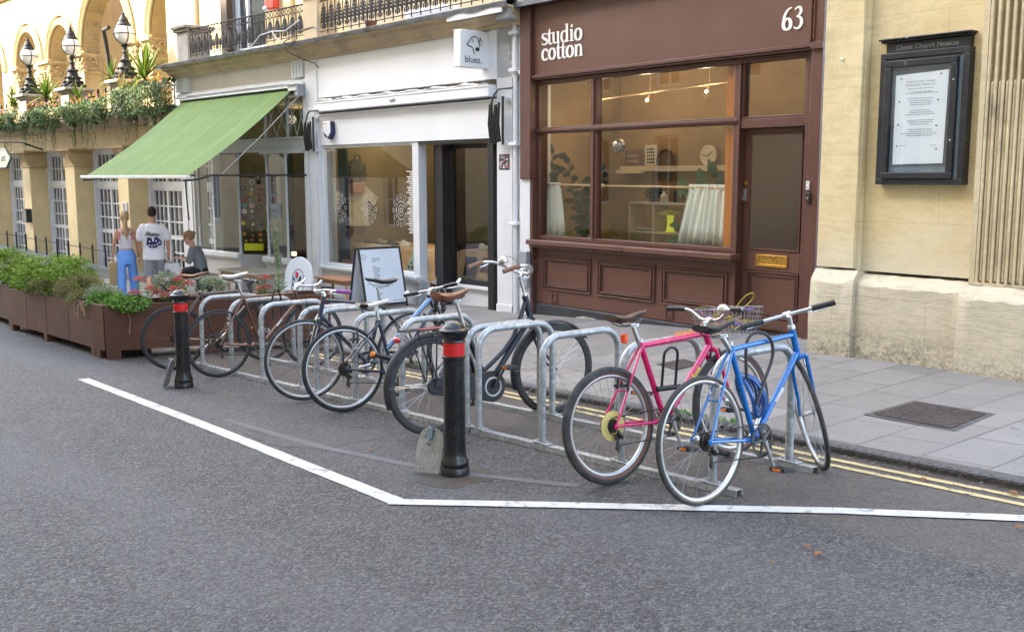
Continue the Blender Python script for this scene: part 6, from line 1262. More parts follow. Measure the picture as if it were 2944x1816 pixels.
for c,r in arches[1:5]:
    for q in (-1,1):
        m=MB()
        e=c+q*r; u0,u1=(e-.62,e+.04) if q<0 else (e-.04,e+.62)
        u0=e-.45 if q<0 else e-.06; u1=u0+.51
        m.box(u0-.06,u1+.06,AV-.14,AV+.56,SPR-.06,SPR+.02).box(u0-.02,u1+.02,AV-.08,AV+.52,SPR-.11,SPR-.06).box(u0,u1,AV-.05,AV+.52,SPR-.55,SPR-.50)
        for k in range(24): m.ell((random.uniform(u0,u1),AV-.04,random.uniform(SPR-.48,SPR-.12)),(.045,.04,.045),6,4)
        for k in range(14): m.ell((u1+.0,AV+random.uniform(0,.5),random.uniform(SPR-.48,SPR-.12)),(.04,.05,.045),6,4)
        m.box(u0+.03,u1-.03,AV-.03,AV+.0,1.46,SPR-.55)
        m.build('arcade_capital',CARV,lb,ang=30)
MB().box(-18,9,AV+2.0,AV+2.3,1.46,TOP).build('inner_wall',YREND,lb)
for i,(c,r) in enumerate(arches[1:5]):
    w=MB(); r2=r*.55; cc=c+.55; V=AV+1.96; w.tube([(cc-r2,V,1.5),(cc-r2,V,SPR-.1)]+[(cc+r2*cos(R(a)),V,SPR-.1+r2*sin(R(a))) for a in range(180,-1,-15)]+[(cc+r2,V,1.5)],.07,6).box(cc-r2,cc+r2,V-.05,V+.03,SPR-.15,SPR-.05).box(cc-.03,cc+.03,V-.04,V+.02,1.5,SPR+r2)
    for k in range(8): w.box(cc+.05,cc+r2*.8,V-.03,V+.0,SPR+.05+.09*k,SPR+.09+.09*k) if i==2 else None
    f=w.build('window',paint('cream window frame',(.60,.52,.38),.5),lb); MB().prism([(cc-r2,1.5)]+[(cc+r2*cos(R(a)),SPR-.1+r2*sin(R(a))) for a in range(180,-1,-15)]+[(cc+r2,1.5)],'y',V+.0,V+.01).build('pane',flat('grey green pane',(.16,.20,.19),.1),f,False)
# coffered reveal panels in the wide arch
m=MB(); c,r=arches[3]
for k in range(6):
    z=SPR+.15+.36*k; a=math.asin(min(1,(z-SPR)/r)) if z-SPR<r else 1.4; u=c-r*cos(a)+.03; m.ring((u,AV+.28,z),.10,.03,10,5,ax='x').ell((u,AV+.28,z),(.02,.05,.05),8,5).box(u-.02,u+.01,AV+.08,AV+.11,z-.16,z+.16).box(u-.02,u+.01,AV+.42,AV+.45,z-.16,z+.16)
m.build('carved_rosettes',CARV,lb)
m=MB(); prof=[(AV,6.0),(AV-.08,6.0),(AV-.12,6.10),(AV-.22,6.14),(AV-.24,6.3),(AV-.45,6.36),(AV-.5,6.5),(AV,6.52)]; m.prism(prof,'x',-18,1.0)
for i in range(70): m.ell((-18+.27*i,AV-.14,6.07),(.07,.05,.06),6,4)
m.build('upper_cornice',CARV,lb,ang=25)
# lead pipe and leaning stick behind terrace
t=thing('rainwater_pipe','dark curved drainpipe in front of the wide arch','drainpipe',(-3.9,1.7,1.5),LF); MB().tube([(-3.98,1.8,1.5),(-4.05,1.75,3.3),(-4.05,1.7,3.75),(-3.9,1.6,4.0),(-3.4,1.55,4.02)],.055,10).build('pipe',IRON,t)
t=thing('broom_handle','pale broom handle leaning behind the ivy between the middle and right lamps','broom handle',(-2.6,1.2,1.5),LF); MB().tube([(-1.95,.7,1.9),(-2.3,1.5,3.2)],.025,8).build('stick',flat('pale pink wood',(.55,.33,.25),.6),t)
t=thing('terrace_rail','black terrace handrail with finials behind the flowers','handrail',(-2,.45,1.5),LF); m=MB(); m.tube([(-15,.62,2.05),(4,.62,2.05)],.022,8)
for i in range(38): MB().lathe([(.012,1.5),(.012,2.1),(.035,2.14),(.03,2.2),(.006,2.24)],6,Matrix.Translation((-15+.5*i,.62,0))).build('post',IRON,t)
m.build('rail',IRON,t)
# white signs posts
# low area wall, railing, mail box, hanging sign
t=thing('low_wall','low blue grey wall carrying an iron railing in front of the left building','low wall',(-3,-.45,-2.6),LF); DG=paint('blue grey wall paint',(.13,.15,.17),.6,.12,3,(.25,.25,.24),-.06); m=MB()
m.add([(-16,-.45,-3.4),(4.0,-.45,-3.0),(4.0,-.45,-2.32),(-16,-.45,-2.05),(-16,-.15,-3.4),(4,-.15,-3.0),(4,-.15,-2.32),(-16,-.15,-2.05)],[(0,1,2,3),(3,2,6,7),(4,7,6,5),(1,5,6,2)]); m.build('wall',DG,t)
m=MB(); m.add([(-16,-.48,-2.05),(4.0,-.48,-2.32),(4.0,-.12,-2.32),(-16,-.12,-2.05),(-16,-.48,-1.99),(4,-.48,-2.26),(4,-.12,-2.26),(-16,-.12,-1.99)],[(0,3,2,1),(4,5,6,7),(0,1,5,4),(2,3,7,6)]); m.build('coping',paint('coping paint',(.10,.12,.14),.5),t)
t=thing('area_railing','short black posts and thin rail on the low wall','railing',(-3,-.3,-2.1),LF); m=MB(); p=MB(); zt=lambda u:-2.03-.0135*(u+16)
for i in range(24):
    u=-15.5+.83*i; z=zt(u)+.03; p=MB(); p.lathe([(.022,z),(.022,z+.42),(.03,z+.43),(.018,z+.46),(.024,z+.48),(.004,z+.52)],8,Matrix.Translation((u,-.3,0))); p.build('post',IRON,t)
m.tube([(-16,-.3,zt(-16)+.42),(4,-.3,zt(4)+.42)],.011,6); m.build('rail',IRON,t)
t=thing('mail_box','black wall box fixed to the yellow pillar','wall box',(-6.9,.2,-1.2),LF); MB().box(-7.12,-6.78,.14,.30,-1.38,-1.02).box(-7.14,-6.76,.12,.30,-1.02,-.98).build('case',M_BPLAST,t,bevel=.012)
t=thing('hanging_sign','pale green hexagonal hanging sign with black script lettering at the left edge','hanging sign',(-7,-.3,.3),LF); SG=flat('pale green sign',(.45,.55,.42),.5); 
Q=[(-7.9,.50),(-7.55,.76),(-6.75,.76),(-6.32,.50),(-6.75,.24),(-7.55,.24)]; MB().prism(Q,'y',-.33,-.29).build('board',SG,t); m=MB(); 
for a,b in zip(Q,Q[1:]+Q[:1]): m.tube([(a[0],-.31,a[1]),(b[0],-.31,b[1])],.03,6)
m.build('border',flat('dark green',(.02,.06,.05),.4),t); MB().text('ers',.30,TM(-7.18,-.332,.42),.002,off=.006,shear=.35).build('lettering',M_BPLAST,t,False); MB().tube([(-7.6,-.31,.76),(-7.6,-.31,.98)],.012,6).tube([(-6.8,-.31,.76),(-6.8,-.31,.96)],.012,6).tube([(-9.2,-.31,1.02),(-5.35,-.31,.93),(-5.2,-.25,.88),(-5.15,.2,.72)],.025,8).build('bracket',IRON,t)
t=thing('framed_notice','small white framed notice on the yellow pillar behind the couple','notice',(.2,.25,-1),LF); MB().frame(.06,.28,-.98,-.66,.03,.27,.29).build('frame',WINW,t); MB().box(.09,.25,.285,.29,-.95,-.69).build('paper',flat('notice sheet',(.45,.45,.43),.7),t,False)
# ivy, flowers and spiky plants along the terrace
IVY=foliage('ivy leaves',[(.015,.045,.01),(.03,.08,.014),(.055,.12,.022),(.11,.17,.045),(.05,.045,.018)],.5); SPK=foliage('spiky leaves',[(.03,.08,.012),(.08,.15,.02),(.17,.22,.03),(.09,.08,.03)],.4)
random.seed(31); ivy_spots=[(-8.4,-6.1,'at the far left of the terrace'),(-5.35,-2.75,'between the left and middle lamps'),(-2.1,.65,'between the middle and right lamps'),(1.3,4.1,'right of the right lamp beside the cafe')]
for (a,b,lab) in ivy_spots:
    t=thing('trailing_ivy','trailing ivy hanging over the stone ledge '+lab,'ivy',((a+b)/2,-.1,1.5),LF,'ivy along the terrace'); m=MB(); st=MB()
    L=b-a; top=2.05 if a>1 else 1.85
    for k in range(int(1500*L)):
        u=random.uniform(a-.1,b+.1); z=top-random.random()**.9*(top-1.30)+.05*sin(u*5); bul=.22+.12*sin(u*3+z*4)+(.25 if a>1 else .05); v=-.05-bul*random.random()**.5*(1 if z<top-.1 else .4)
        m.leaf((u,v,z),random.uniform(.035,.075),(random.uniform(-.6,.6),-1,random.uniform(-.2,.9)),(random.uniform(-1,1),random.uniform(-.5,.2),random.uniform(-1,.3)),.85,.08)
    for k in range(int(11*L)):
        u=random.uniform(a,b); ln=random.choice((.25,.35,.5,.75,1.0))*random.uniform(.6,1)*(1 if a<1 else .9); z0=1.45; x=u; pts=[]
        for j in range(int(ln/.05)):
            x+=random.uniform(-.02,.02); z=z0-j*.05; pts.append((x,-.24-.02*sin(j),z))
            for q in range(int(4*(1-j*.05/ln)+2)): m.leaf((x+random.uniform(-.07,.07)*(1.2-j*.05/ln),-.26+random.uniform(-.05,.04),z+random.uniform(-.03,.03)),random.uniform(.03,.06),(random.uniform(-.5,.5),-1,.3),(random.uniform(-1,1),0,random.uniform(-1,0)),.85,.08)
        if len(pts)>1: st.tube(pts,.004,4)
    st.build('stems',STEM,t); m.build('leaves',IVY,t,False)
    f=MB(); 
    for k in range(int(9*L)):
        u=random.uniform(a,b); z=top+random.uniform(-.05,.14); f.k=random.choice((0,1,1,2)) if True else 0
        for q in range(9): aa=q*.7; f.leaf((u,-.12,z),.05,(0,-1,.4),(cos(aa),-.3,sin(aa)),.8,.05)
    f.build('pansies',[flat('orange pansy',(.30,.04,.002),.95),flat('yellow pansy',(.30,.17,.004),.95),flat('deep red pansy',(.35,.02,.02),.6)],t,False)
def spiky(label,u,v,z,L,n,mat=SPK,up_=.35):
    t=thing('spiky_plant',label,'cordyline plant',(u,v,z),LF,'spiky plants on the terrace'); m=MB()
    for k in range(n):
        a=random.uniform(0,2*PI); e=random.uniform(-.15,1.35); d=Vector((cos(a)*cos(e),sin(a)*cos(e)*.8,sin(e))); l=L*random.uniform(.7,1.05); s=d.cross(Vector((0,0,1))).normalized(); w=.022; pts=[]
        vs=[];fs=[]
        for j,f in enumerate((0,.3,.65,1)):
            c=Vector((u,v,z+up_*.5))+d*l*f-Vector((0,0,.28))*l*f*f*cos(e); ww=w*(1 if j<2 else .75 if j==2 else .05); vs+=[c-s*ww,c+s*ww]
        for j in range(3): q=j*2; fs.append((q,q+1,q+3,q+2))
        m.add([tuple(p) for p in vs],fs)
    m.build('leaves',mat,t,False); MB().tube([(u,v,z-.2),(u,v,z+up_*.5)],.04,8).build('trunk',STEM,t)
random.seed(5)
spiky('large spiky cordyline between the right lamp and the cafe cornice',2.35,.0,2.0,1.05,95); spiky('spiky cordyline between the left and middle lamps',-4.05,.0,1.95,.95,85); spiky('spiky cordyline at the far left of the terrace',-6.75,.0,1.85,.8,60); spiky('small spiky plant just right of the middle lamp',-1.75,.0,1.82,.5,40); spiky('spiky plant just left of the right lamp',.15,.15,2.15,.65,45); spiky('small dark bronze spiky plant right of the left lamp',-4.95,-.1,1.75,.42,40,foliage('bronze leaves',[(.10,.035,.02),(.18,.07,.03)],.5),.1)
spiky('drooping dry spiky plant beside the right lamp pier',1.55,-.2,1.85,.7,30,foliage('dry leaves',[(.30,.22,.08),(.2,.16,.06)],.6),.1)
# ======================= planters on the street =======================
def m_corten():
    t=NT('rusty steel'); c=t.ramp(t.noise(1.8,8,.7),[(.25,(.055,.022,.016)),(.55,(.10,.038,.022)),(.8,(.15,.06,.032))]); c=t.mix(t.ramp(t.noise(9,9,.8,t.mapping((1,1,.25))),[(.55,0),(.75,.6)]),c,(.05,.022,.02)); c=t.mix(t.ramp(t.noise(7,10,.85),[(.70,0),(.73,.8)]),c,(.35,.25,.17))
    return t.done(c,.62,.15,t.bump(t.noise(25,6),.15,.004))
CORT=m_corten(); SOIL=flat('planter soil',(.05,.035,.025),.9)
class PF:   # plan frame along the planter
    def __init__(s,p,q): s.p=Vector((p[0],p[1],0)); d=Vector((q[0]-p[0],q[1]-p[1],0)); s.L=d.length; s.d=d.normalized(); s.n=Vector((-s.d.y,s.d.x,0))
def planter(label,p,q,D,H,feet,sgn=1):
    f=PF(p,q); M=Matrix(((f.d.x,f.n.x*sgn,0,p[0]),(f.d.y,f.n.y*sgn,0,p[1]),(SL*f.d.x,0,1,gz(p[0])),(0,0,0,1)))
    t=thing('steel_planter',label,'planter',(p[0],p[1],gz(p[0])),group='rusty steel street planters'); L=f.L; th=.012; b=.10
    m=MB(); m.box(0,L,0,th,b,H,M).box(0,L,D-th,D,b,H,M).box(0,th,th,D-th,b,H,M).box(L-th,L,th,D-th,b,H,M).box(th,L-th,th,D-th,b,b+.01,M); m.build('box',CORT,t,False)
    MB().box(0,L,-.004,.03,H-.006,H+.004,M).box(0,L,D-.03,D+.002,H-.006,H+.004,M).build('rim',CORT,t,False)
    for x in feet: MB().box(x,x+.16,.0,.10,0,b,M).build('foot',CORT,t,False); MB().box(x,x+.16,D-.10,D,0,b,M).build('foot',CORT,t,False)
    MB().box(th,L-th,th,D-th,H-.10,H-.06,M).build('soil',SOIL,t,False)
    for k in range(1,int(L)): MB().box(L*k/int(L)-.002,L*k/int(L)+.002,-.003,.0,b,H,M).build('seam',flat('dark seam',(.03,.015,.012),.7),t,False)
    return t,M
p1,M1=planter('long rusty steel planter with a green bush, left of the corner',(-16.3,4.36),(-12.02,4.12),.60,.62,(0,1.95,4.1))
p2,M2=planter('rusty steel planter with red flowers, turning the corner behind the bicycles',(-11.62,4.10),(-10.45,6.35),.55,.62,(0,1.1,2.3),1)
p3,M3=planter('short rusty steel planter end just left of the corner one',(-11.97,4.10),(-11.66,4.10),.6,.62,(.0,),1)
p4,M4=planter('rusty steel planter cut off by the left edge of the photo',(-20.4,4.78),(-16.75,4.50),.60,.62,(0,1.8,3.45))
GRN=foliage('bright shrub leaves',[(.06,.13,.015),(.12,.22,.025),(.20,.30,.045),(.28,.38,.07)],.5); DRYF=foliage('dry heather sprigs',[(.16,.15,.06),(.25,.24,.11),(.12,.15,.05),(.28,.20,.10)],.7); HERB=foliage('herb leaves',[(.04,.12,.015),(.09,.21,.03),(.17,.29,.05)],.45); SILV=foliage('silver leaves',[(.22,.28,.18),(.32,.36,.26),(.12,.2,.08)],.6); SEDUM=foliage('sedum flowers',[(.45,.08,.09),(.55,.14,.13),(.40,.12,.08)],.7)
def bush(name,label,cat,lobes,mat,n,ls,seed,asp=.6,stems=True,group=None,M=None,wob=.35):
    random.seed(seed); c=lobes[0][0]; t=thing(name,label,cat,(c[0],c[1],c[2]),group=group); m=MB(); st=MB(); tot=sum(l[1][0]*l[1][1]+l[1][0]*l[1][2] for l in lobes)
    for (cc,r) in lobes:
        k=int(n*(r[0]*r[1]+r[0]*r[2])/tot)
        subs=[]
        for _ in range(26):
            a=random.uniform(0,2*PI); e=math.asin(random.uniform(-.3,1)); subs.append(Vector((cos(a)*cos(e),sin(a)*cos(e),sin(e))))
        for _ in range(k):
            s=random.choice(subs); d=(s+Vector((random.gauss(0,wob),random.gauss(0,wob),random.gauss(0,wob))))
            if d.length<.1: continue
            rad=random.uniform(.72,1.06)*(1+.10*sin(s.x*17+s.y*9)); d.normalize(); p=Vector((cc[0]+d.x*r[0]*rad,cc[1]+d.y*r[1]*rad,cc[2]+d.z*r[2]*rad))
            m.leaf(p,random.uniform(*ls),d+Vector((random.uniform(-.5,.5),random.uniform(-.5,.5),.4)),(d.x+random.uniform(-.8,.8),d.y+random.uniform(-.8,.8),d.z*.3+random.uniform(-.5,.6)),asp,.12)
        if stems:
            for q in range(14):
                s=random.choice(subs); st.tube([(cc[0],cc[1],cc[2]-r[2]*.6),(cc[0]+s.x*r[0]*.5,cc[1]+s.y*r[1]*.5,cc[2]+s.z*r[2]*.3),(cc[0]+s.x*r[0]*.9,cc[1]+s.y*r[1]*.9,cc[2]+s.z*r[2]*.85)],[.010,.007,.003],5)
    if stems: st.build('stems',STEM,t)
    m.build('leaves',mat,t,False); return t
def on(M,x,y,z): v=M@Vector((x,y,z)); return (v.x,v.y,v.z)
bush('leafy_bush','rounded bright green bush in the long planter','bush',[(on(M1,1.25,.3,.84),(.62,.38,.31)),(on(M1,2.1,.32,.80),(.60,.36,.29)),(on(M1,.6,.3,.72),(.45,.35,.24)),(on(M1,1.6,.25,.70),(1.1,.36,.22))],GRN,10000,(.02,.065),1,wob=.2)
bush('dry_heather','brownish dry heather spilling over the long planter below the green bush','shrub',[(on(M1,1.9,.12,.68),(.75,.22,.17)),(on(M1,2.9,.25,.70),(.55,.28,.20)),(on(M1,3.5,.2,.62),(.35,.25,.13))],DRYF,9000,(.02,.045),2,.35,wob=.3)
bush('leafy_bush','green bush cut off by the left edge of the photo','bush',[(on(M4,2.7,.3,.78),(.65,.38,.38)),(on(M4,3.4,.3,.72),(.4,.35,.22)),(on(M4,1.5,.3,.75),(.7,.38,.34))],GRN,7000,(.02,.065),3,wob=.2)
bush('silver_herb','small silver herb at the right end of the long planter','plant',[(on(M1,3.75,.3,.68),(.28,.2,.12))],SILV,1300,(.02,.05),4,.3)
bush('low_groundcover','low green leafy groundcover at the corner of the planters','plant',[(on(M1,4.05,.2,.62),(.22,.2,.10)),(on(M2,.25,.2,.60),(.35,.25,.09))],HERB,1800,(.03,.05),5,.8)
random.seed(9); t=thing('trailing_sprig','dead trailing sprigs hanging over the planter edge near the corner','plant sprig',on(M1,4.0,0,.6)); m=MB()
for k in range(14):
    x=3.6+random.uniform(0,.6); z=.62; pts=[on(M1,x,.05,z)]
    for j in range(6): x+=random.uniform(-.03,.04); z-=random.uniform(.01,.05); pts.append(on(M1,x,-.03,z))
    m.tube(pts,.003,4)
x=.35; m.tube([on(M2,.22,.05,.62),on(M2,.25,-.02,.60),on(M2,.28,-.02,.45),on(M2,.26,-.015,.28)],.005,4); m.build('stems',flat('dead stem',(.35,.25,.15),.8),t)
def sedum(label,c,hs,seed,n=1):
    random.seed(seed); t=thing('red_sedum',label,'flowering plant',c,group='sedums with red flower heads'); st=MB(); lf=MB(); fl=MB()
    for k,(dx,dy,h) in enumerate(hs):
        b=Vector(c); e=b+Vector((dx,dy,h)); st.tube([tuple(b),tuple(b+Vector((dx*.6,dy*.6,h*.6))),tuple(e)],[.007,.006,.005],6)
        for q in range(13): 
            f=q/12; p=b.lerp(e,f); a=q*2.4; lf.leaf(p,random.uniform(.08,.13),(cos(a)*.3,sin(a)*.3,1),(cos(a),sin(a),.25),.55,.03)
        for q in range(150):
            a=random.uniform(0,2*PI); rr=.075*random.random()**.5; fl.leaf(e+Vector((rr*cos(a),rr*sin(a),.045*(1-(rr/.075)**2)+random.uniform(-.02,.01))),.02,(0,0,1),(cos(a),sin(a),.6),.9,.1)
    st.build('stems',flat('green stem',(.12,.25,.06),.6),t); lf.build('leaves',HERB,t,False); fl.build('flower_heads',SEDUM,t,False)
sedum('red flowered sedum at the planter corner, the largest of the three',on(M2,.75,.2,.55),[(-.12,.1,.28),(.05,.1,.33),(.12,-.05,.20),(.0,-.1,.12),(-.15,-.12,.14),(.2,.1,.26)],1)
sedum('red flowered sedum left of the largest one, in front of the blue trousers',on(M2,.35,.3,.55),[(-.1,.05,.30),(.05,.12,.2),(.02,-.05,.16)],2)
sedum('small red flowered sedum behind the bronze bicycle',on(M2,1.75,.3,.55),[(.0,.05,.26),(.1,.0,.16),(-.1,.05,.12)],3)
bush('grey_shrub','small grey green shrub behind the far bollard','shrub',[(on(M2,1.15,.35,.75),(.17,.15,.10))],SILV,900,(.03,.05),6,.5)
bush('grey_shrub','small grey green shrub in front of the man in grey shorts','shrub',[(on(M2,.65,.45,.78),(.13,.13,.16))],SILV,800,(.03,.05),7,.5)
random.seed(12); c=Vector(on(M2,1.95,.3,.55)); t=thing('mullein','tall pale green mullein spike rising behind the white saddle','plant',c); m=MB(); m2=MB()
MB().tube([tuple(c),tuple(c+Vector((0,0,.5))),tuple(c+Vector((-.06,0,.85)))],[.012,.01,.006],6).build('stem',flat('green stem',(.12,.25,.06),.6),t)
for k in range(500): f=random.random(); a=random.uniform(0,2*PI); h=.38+.47*f; rr=.028*(1-f*.6); m.leaf(c+Vector((rr*cos(a)-.06*f,rr*sin(a),h)),.03,(cos(a),sin(a),.2),(cos(a),sin(a),.8),.6,.1)
for k in range(26): a=k*2.4; h=.02+.013*k; m2.leaf(c+Vector((0,0,h)),.20*(1-k/40),(0,0,1),(cos(a),sin(a),.45),.4,.08)
m.build('flower_spike',SILV,t,False); m2.build('leaves',SILV,t,False)
random.seed(13); t=thing('kerb_weeds','x','weeds',(-4.2,5.75,gz(-4.2))); 
m=MB()
for (x,y,n,s) in ((-4.55,5.72,26,.08),(-4.2,5.68,45,.13),(-8.2,5.95,30,.08)):
    for k in range(n): a=random.uniform(0,2*PI); m.leaf((x+random.uniform(-s,s),y+random.uniform(-.04,.04),gz(x)+.05),random.uniform(.02,.055),(0,-.3,1),(cos(a),sin(a)*.5,random.uniform(.3,1.2)),.4,.05)
bpy.data.objects.remove(t); w_=single(m,'kerb_weeds',HERB,None,None,(-4.2,5.7,gz(-4.2)),smooth=False); w_['kind']='stuff'; w_['label']='tufts of green weeds growing along the kerb'; w_['category']='weeds'
# fallen leaves and grit
LEAFM=foliage('fallen leaves',[(.35,.14,.04),(.45,.22,.08),(.28,.12,.05),(.5,.33,.18)],.7)
def fallen(label,x,y,s,a,f=gz):
    m=MB(); z=f(x,y)+.012; n=9; pts=[]; 
    s=s*.75
    rings=[(0,.02),(.25,.8),(.5,1),(.75,.6),(1,.03)]; vs=[]
    for tt,w in rings: 
        for q in (-1,0,1): vs.append((x+cos(a)*s*(tt-.5)-sin(a)*q*w*s*.3,y+sin(a)*s*(tt-.5)+cos(a)*q*w*s*.3,z+.006*abs(q)*w+.010*sin(tt*3)*s*10))
    fs=[]
    for i in range(4): b=i*3; fs+=[(b,b+1,b+4,b+3),(b+1,b+2,b+5,b+4)]
    m.add(vs,fs); o=single(m,'fallen_leaf',LEAFM,label,'leaf',(x,y,f(x,y)),group='fallen leaves',smooth=True); sm=o.modifiers.new('t','SOLIDIFY'); sm.thickness=.001
for i,(x,y,s,lab,f) in enumerate([(-2.40,3.89,.06,'small dry leaf on the asphalt, left one of the pair at lower right',gz),(-2.31,3.84,.075,'larger dry leaf on the asphalt, right one of the pair at lower right',gz),(-2.40,3.62,.04,'tiny brown leaf nearest the camera on the open asphalt',gz),(-1.84,4.78,.08,'pale dry leaf on the asphalt near the right edge of the photo',gz),(-5.50,3.62,.07,'brown leaf on the sealed strip left of the near bollard',gz),(-7.05,4.9,.16,'large orange leaf on the ground behind the purple gripped bicycle',gz),(-2.55,5.28,.08,'orange leaf in the gutter right of the blue front wheel',gz),(-2.1,5.33,.10,'long brown leaf in the gutter near the right edge',gz)]): fallen(lab,x,y,s,i*1.3,f)
random.seed(17); m=MB()
for k in range(900):
    if k<520: x=random.uniform(-10,-3.1); y=ry(x)+random.gauss(0,.07)
    elif k<760: x=random.uniform(-9,-1.5); y=kerb_y(x)-abs(random.gauss(0,.05))
    else: x=random.uniform(-8,-3); y=random.uniform(4.5,5.2)
    s=random.uniform(.004,.013); a=random.uniform(0,6.3); z=gz(x)+.004; p=Vector((x,y,z)); d=Vector((cos(a),sin(a),0)); q=Vector((-sin(a),cos(a),0)); m.add([tuple(p-d*s),tuple(p-q*s*.7),tuple(p+d*s),tuple(p+q*s*.7),tuple(p+Vector((0,0,s*.6)))],[(0,1,4),(1,2,4),(2,3,4),(3,0,4)])
g_=single(m,'grit',foliage('grit and crumbs',[(.35,.31,.26),(.16,.12,.09),(.42,.40,.36),(.30,.16,.08)],.9),None,None,(-6,4.5,gz(-6)),smooth=False); g_['kind']='stuff'; g_['label']='crumbs of grit and dead leaf along the rack rails and kerb'; g_['category']='grit'
# ======================= pavement furniture =======================
def M4p(x,y,z,h=0): return Matrix.Translation((x,y,z))@Matrix.Rotation(R(h),4,'Z')
WD=wood('bench wood',(.30,.20,.12),(.42,.30,.19),(1,8,8),.6); WD2=wood('grey bench wood',(.30,.26,.21),(.42,.37,.30),(1,8,8),.6); WDR=wood('red brown stool wood',(.30,.15,.08),(.42,.22,.12),(1,8,8),.5)
def stool(name,label,x,y,w,d,h,top,leg,rot=0,cat='bench',slant=0,group=None):
    z=pz(x,y); M=M4p(x,y,z,rot); t=thing(name,label,cat,(x,y,z),group=group); MB().box(-w/2,w/2,-d/2,d/2,h-.035,h,M).build('seat_top',top,t,bevel=.006)
    MB().box(-w/2+.05,w/2-.05,-d/2+.05,d/2-.05,h-.10,h-.036,M).build('apron',leg,t)
    for sx in (-1,1):
        for sy in (-1,1): MB().tube([(sx*(w/2-.07),sy*(d/2-.06),h-.05),(sx*(w/2-.07+slant),sy*(d/2-.06+slant*.5),0)],.026,4,M=M).build('leg',leg,t)
    return t
# A frame menu board
x,y=-13.40,9.02; z=pz(x,y); M=M4p(x,y,z,-4)@Matrix.Rotation(R(-7),4,'Y'); t=thing('menu_board','white A frame menu board with black edges and small lines of text','menu board',(x,y,z))
A=M4p(x,y,z,86); W,H=.76,.98
def tilt(a,yy): return A@Matrix.Translation((0,yy,0))@Matrix.Rotation(R(a),4,'X')
F_=tilt(-14,-.28)@Matrix.Shear('XZ',4,(0,0)) ; B_=tilt(14,.28)
m=MB(); m.frame(-W/2,W/2,.06,H,.03,-.012,.012); m2=MB(); 
for v in m.v: m2.v.append(F_@v)
m2.f=m.f;m2.mi=m.mi; m2.box(-W/2,-W/2+.03,-.011,.011,0,.06,F_).box(W/2-.03,W/2,-.011,.011,0,.06,F_); m2.build('front_frame',BLK,t)
m=MB(); m.frame(-W/2,W/2,.06,H,.03,-.012,.012); m2=MB(); m2.v=[B_@v for v in m.v]; m2.f=m.f; m2.mi=m.mi; m2.box(-W/2,-W/2+.03,-.011,.011,0,.06,B_).box(W/2-.03,W/2,-.011,.011,0,.06,B_); m2.build('back_frame',BLK,t)
BW=flat('menu sheet',(.70,.76,.84),.5,var=.02); MB().box(-W/2+.03,W/2-.03,-.009,.0,.09,H-.03,F_).build('front_panel',BW,t,False); MB().box(-W/2+.03,W/2-.03,.0,.009,.09,H-.03,B_).build('back_panel',BW,t,False)
m=MB(); random.seed(2); zz=.80
for i in range(26):
    if i in (3,4,19,20): zz-=.022; continue
    L=random.uniform(.05,.15); u=-.16 if i>4 else -.16; m.box(u,u+L,-.0105,-.0095,zz,zz+.008,F_); zz-=.027
m.tube([F_@Vector((-.30+.045*cos(R(a)),-.010,.83+.045*sin(R(a)))) for a in range(0,360,24)],.003,4,True); m.text('G',.05,F_@TM(-.315,-.0101,.813),.0003); m.box(.12,.30,-.0105,-.0095,.12,.127,F_).box(-.10,.05,-.0105,-.0095,.12,.127,F_); m.build('menu_text',flat('menu ink',(.06,.07,.09),.6),t,False)
MB().box(-.08,.08,-.28+.2,-.02,H-.0,H+.01,A).build('hinge_clip',M_ALLOY,t)
# oval pavement sign
x,y=-15.25,8.62; z=pz(x,y); A=M4p(x,y,z,12)@Matrix.Rotation(R(-7),4,'X')@Matrix.Diagonal((.82,1,1,1)); t=thing('oval_sign','white round topped pavement sign with a red flower drawing','pavement sign',(x,y,z))
pr=[(-.33,.04),(-.40,.12)]+[(.42*cos(R(a)),.44+.36*sin(R(a))) for a in range(180,-1,-12)]+[(.40,.12),(.33,.04)]
MB().prism(pr,'y',-.02,.02,A).build('board',flat('sign white blue',(.66,.71,.77),.4,var=.02),t,bevel=.01); MB().box(-.36,-.28,-.10,.12,0,.05,A).box(.28,.36,-.10,.12,0,.05,A).build('foot',WINW,t)
m=MB(); m.k=0; pa=[(-.17,.17),(-.17,.40)]+[(.17*cos(R(a)),.42+.17*sin(R(a))) for a in range(180,-1,-20)]+[(.17,.40),(.17,.17)]; m.tube([A@Vector((a,-.022,b)) for a,b in pa],.007,4); m.box(-.17,.17,-.0215,-.0205,.155,.168,A)
m.text('FLOWERS',.05,A@TM(-.12,-.022,.09),.0004) if 0 else None
m.k=1; m.lathe([(.055,0),(.055,.002)],14,A@TM(-.04,-.021,.49)); m.k=2
for a,b,c in ((.0,.36,40),(-.07,.28,140),(.06,.28,60),(-.08,.36,120)): m.leaf(A@Vector((a,-.024,b)),.12,A.to_3x3()@Vector((0,-1,0)),A.to_3x3()@Vector((cos(R(c)),0,sin(R(c)))),.6,0)
m.k=0; m.tube([A@Vector(p) for p in ((.02,-.023,.18),(.0,-.023,.35),(-.03,-.023,.46))],.006,4); m.leaf(A@Vector((.04,-.024,.38)),.12,A.to_3x3()@Vector((0,-1,0)),A.to_3x3()@Vector((.5,0,1)),.6,0); m.build('flower_drawing',[flat('ink black',(.03,.03,.04),.6),flat('flower red',(.55,.03,.08),.5),flat('leaf blue',(.03,.18,.28),.5)],t,False)
stool('wooden_stool','small red brown wooden stool left of the menu board',-14.75,9.15,1.0,.4,.42,WDR,WDR,0,'stool',.09)
stool('wooden_bench','wooden bench the woman is sitting on',-18.55,8.55,1.9,.45,.42,WD2,WD,0,'bench')
stool('wooden_table','low wooden table right of the seated woman',-17.05,8.75,1.5,.7,.52,WD2,WD,0,'table')
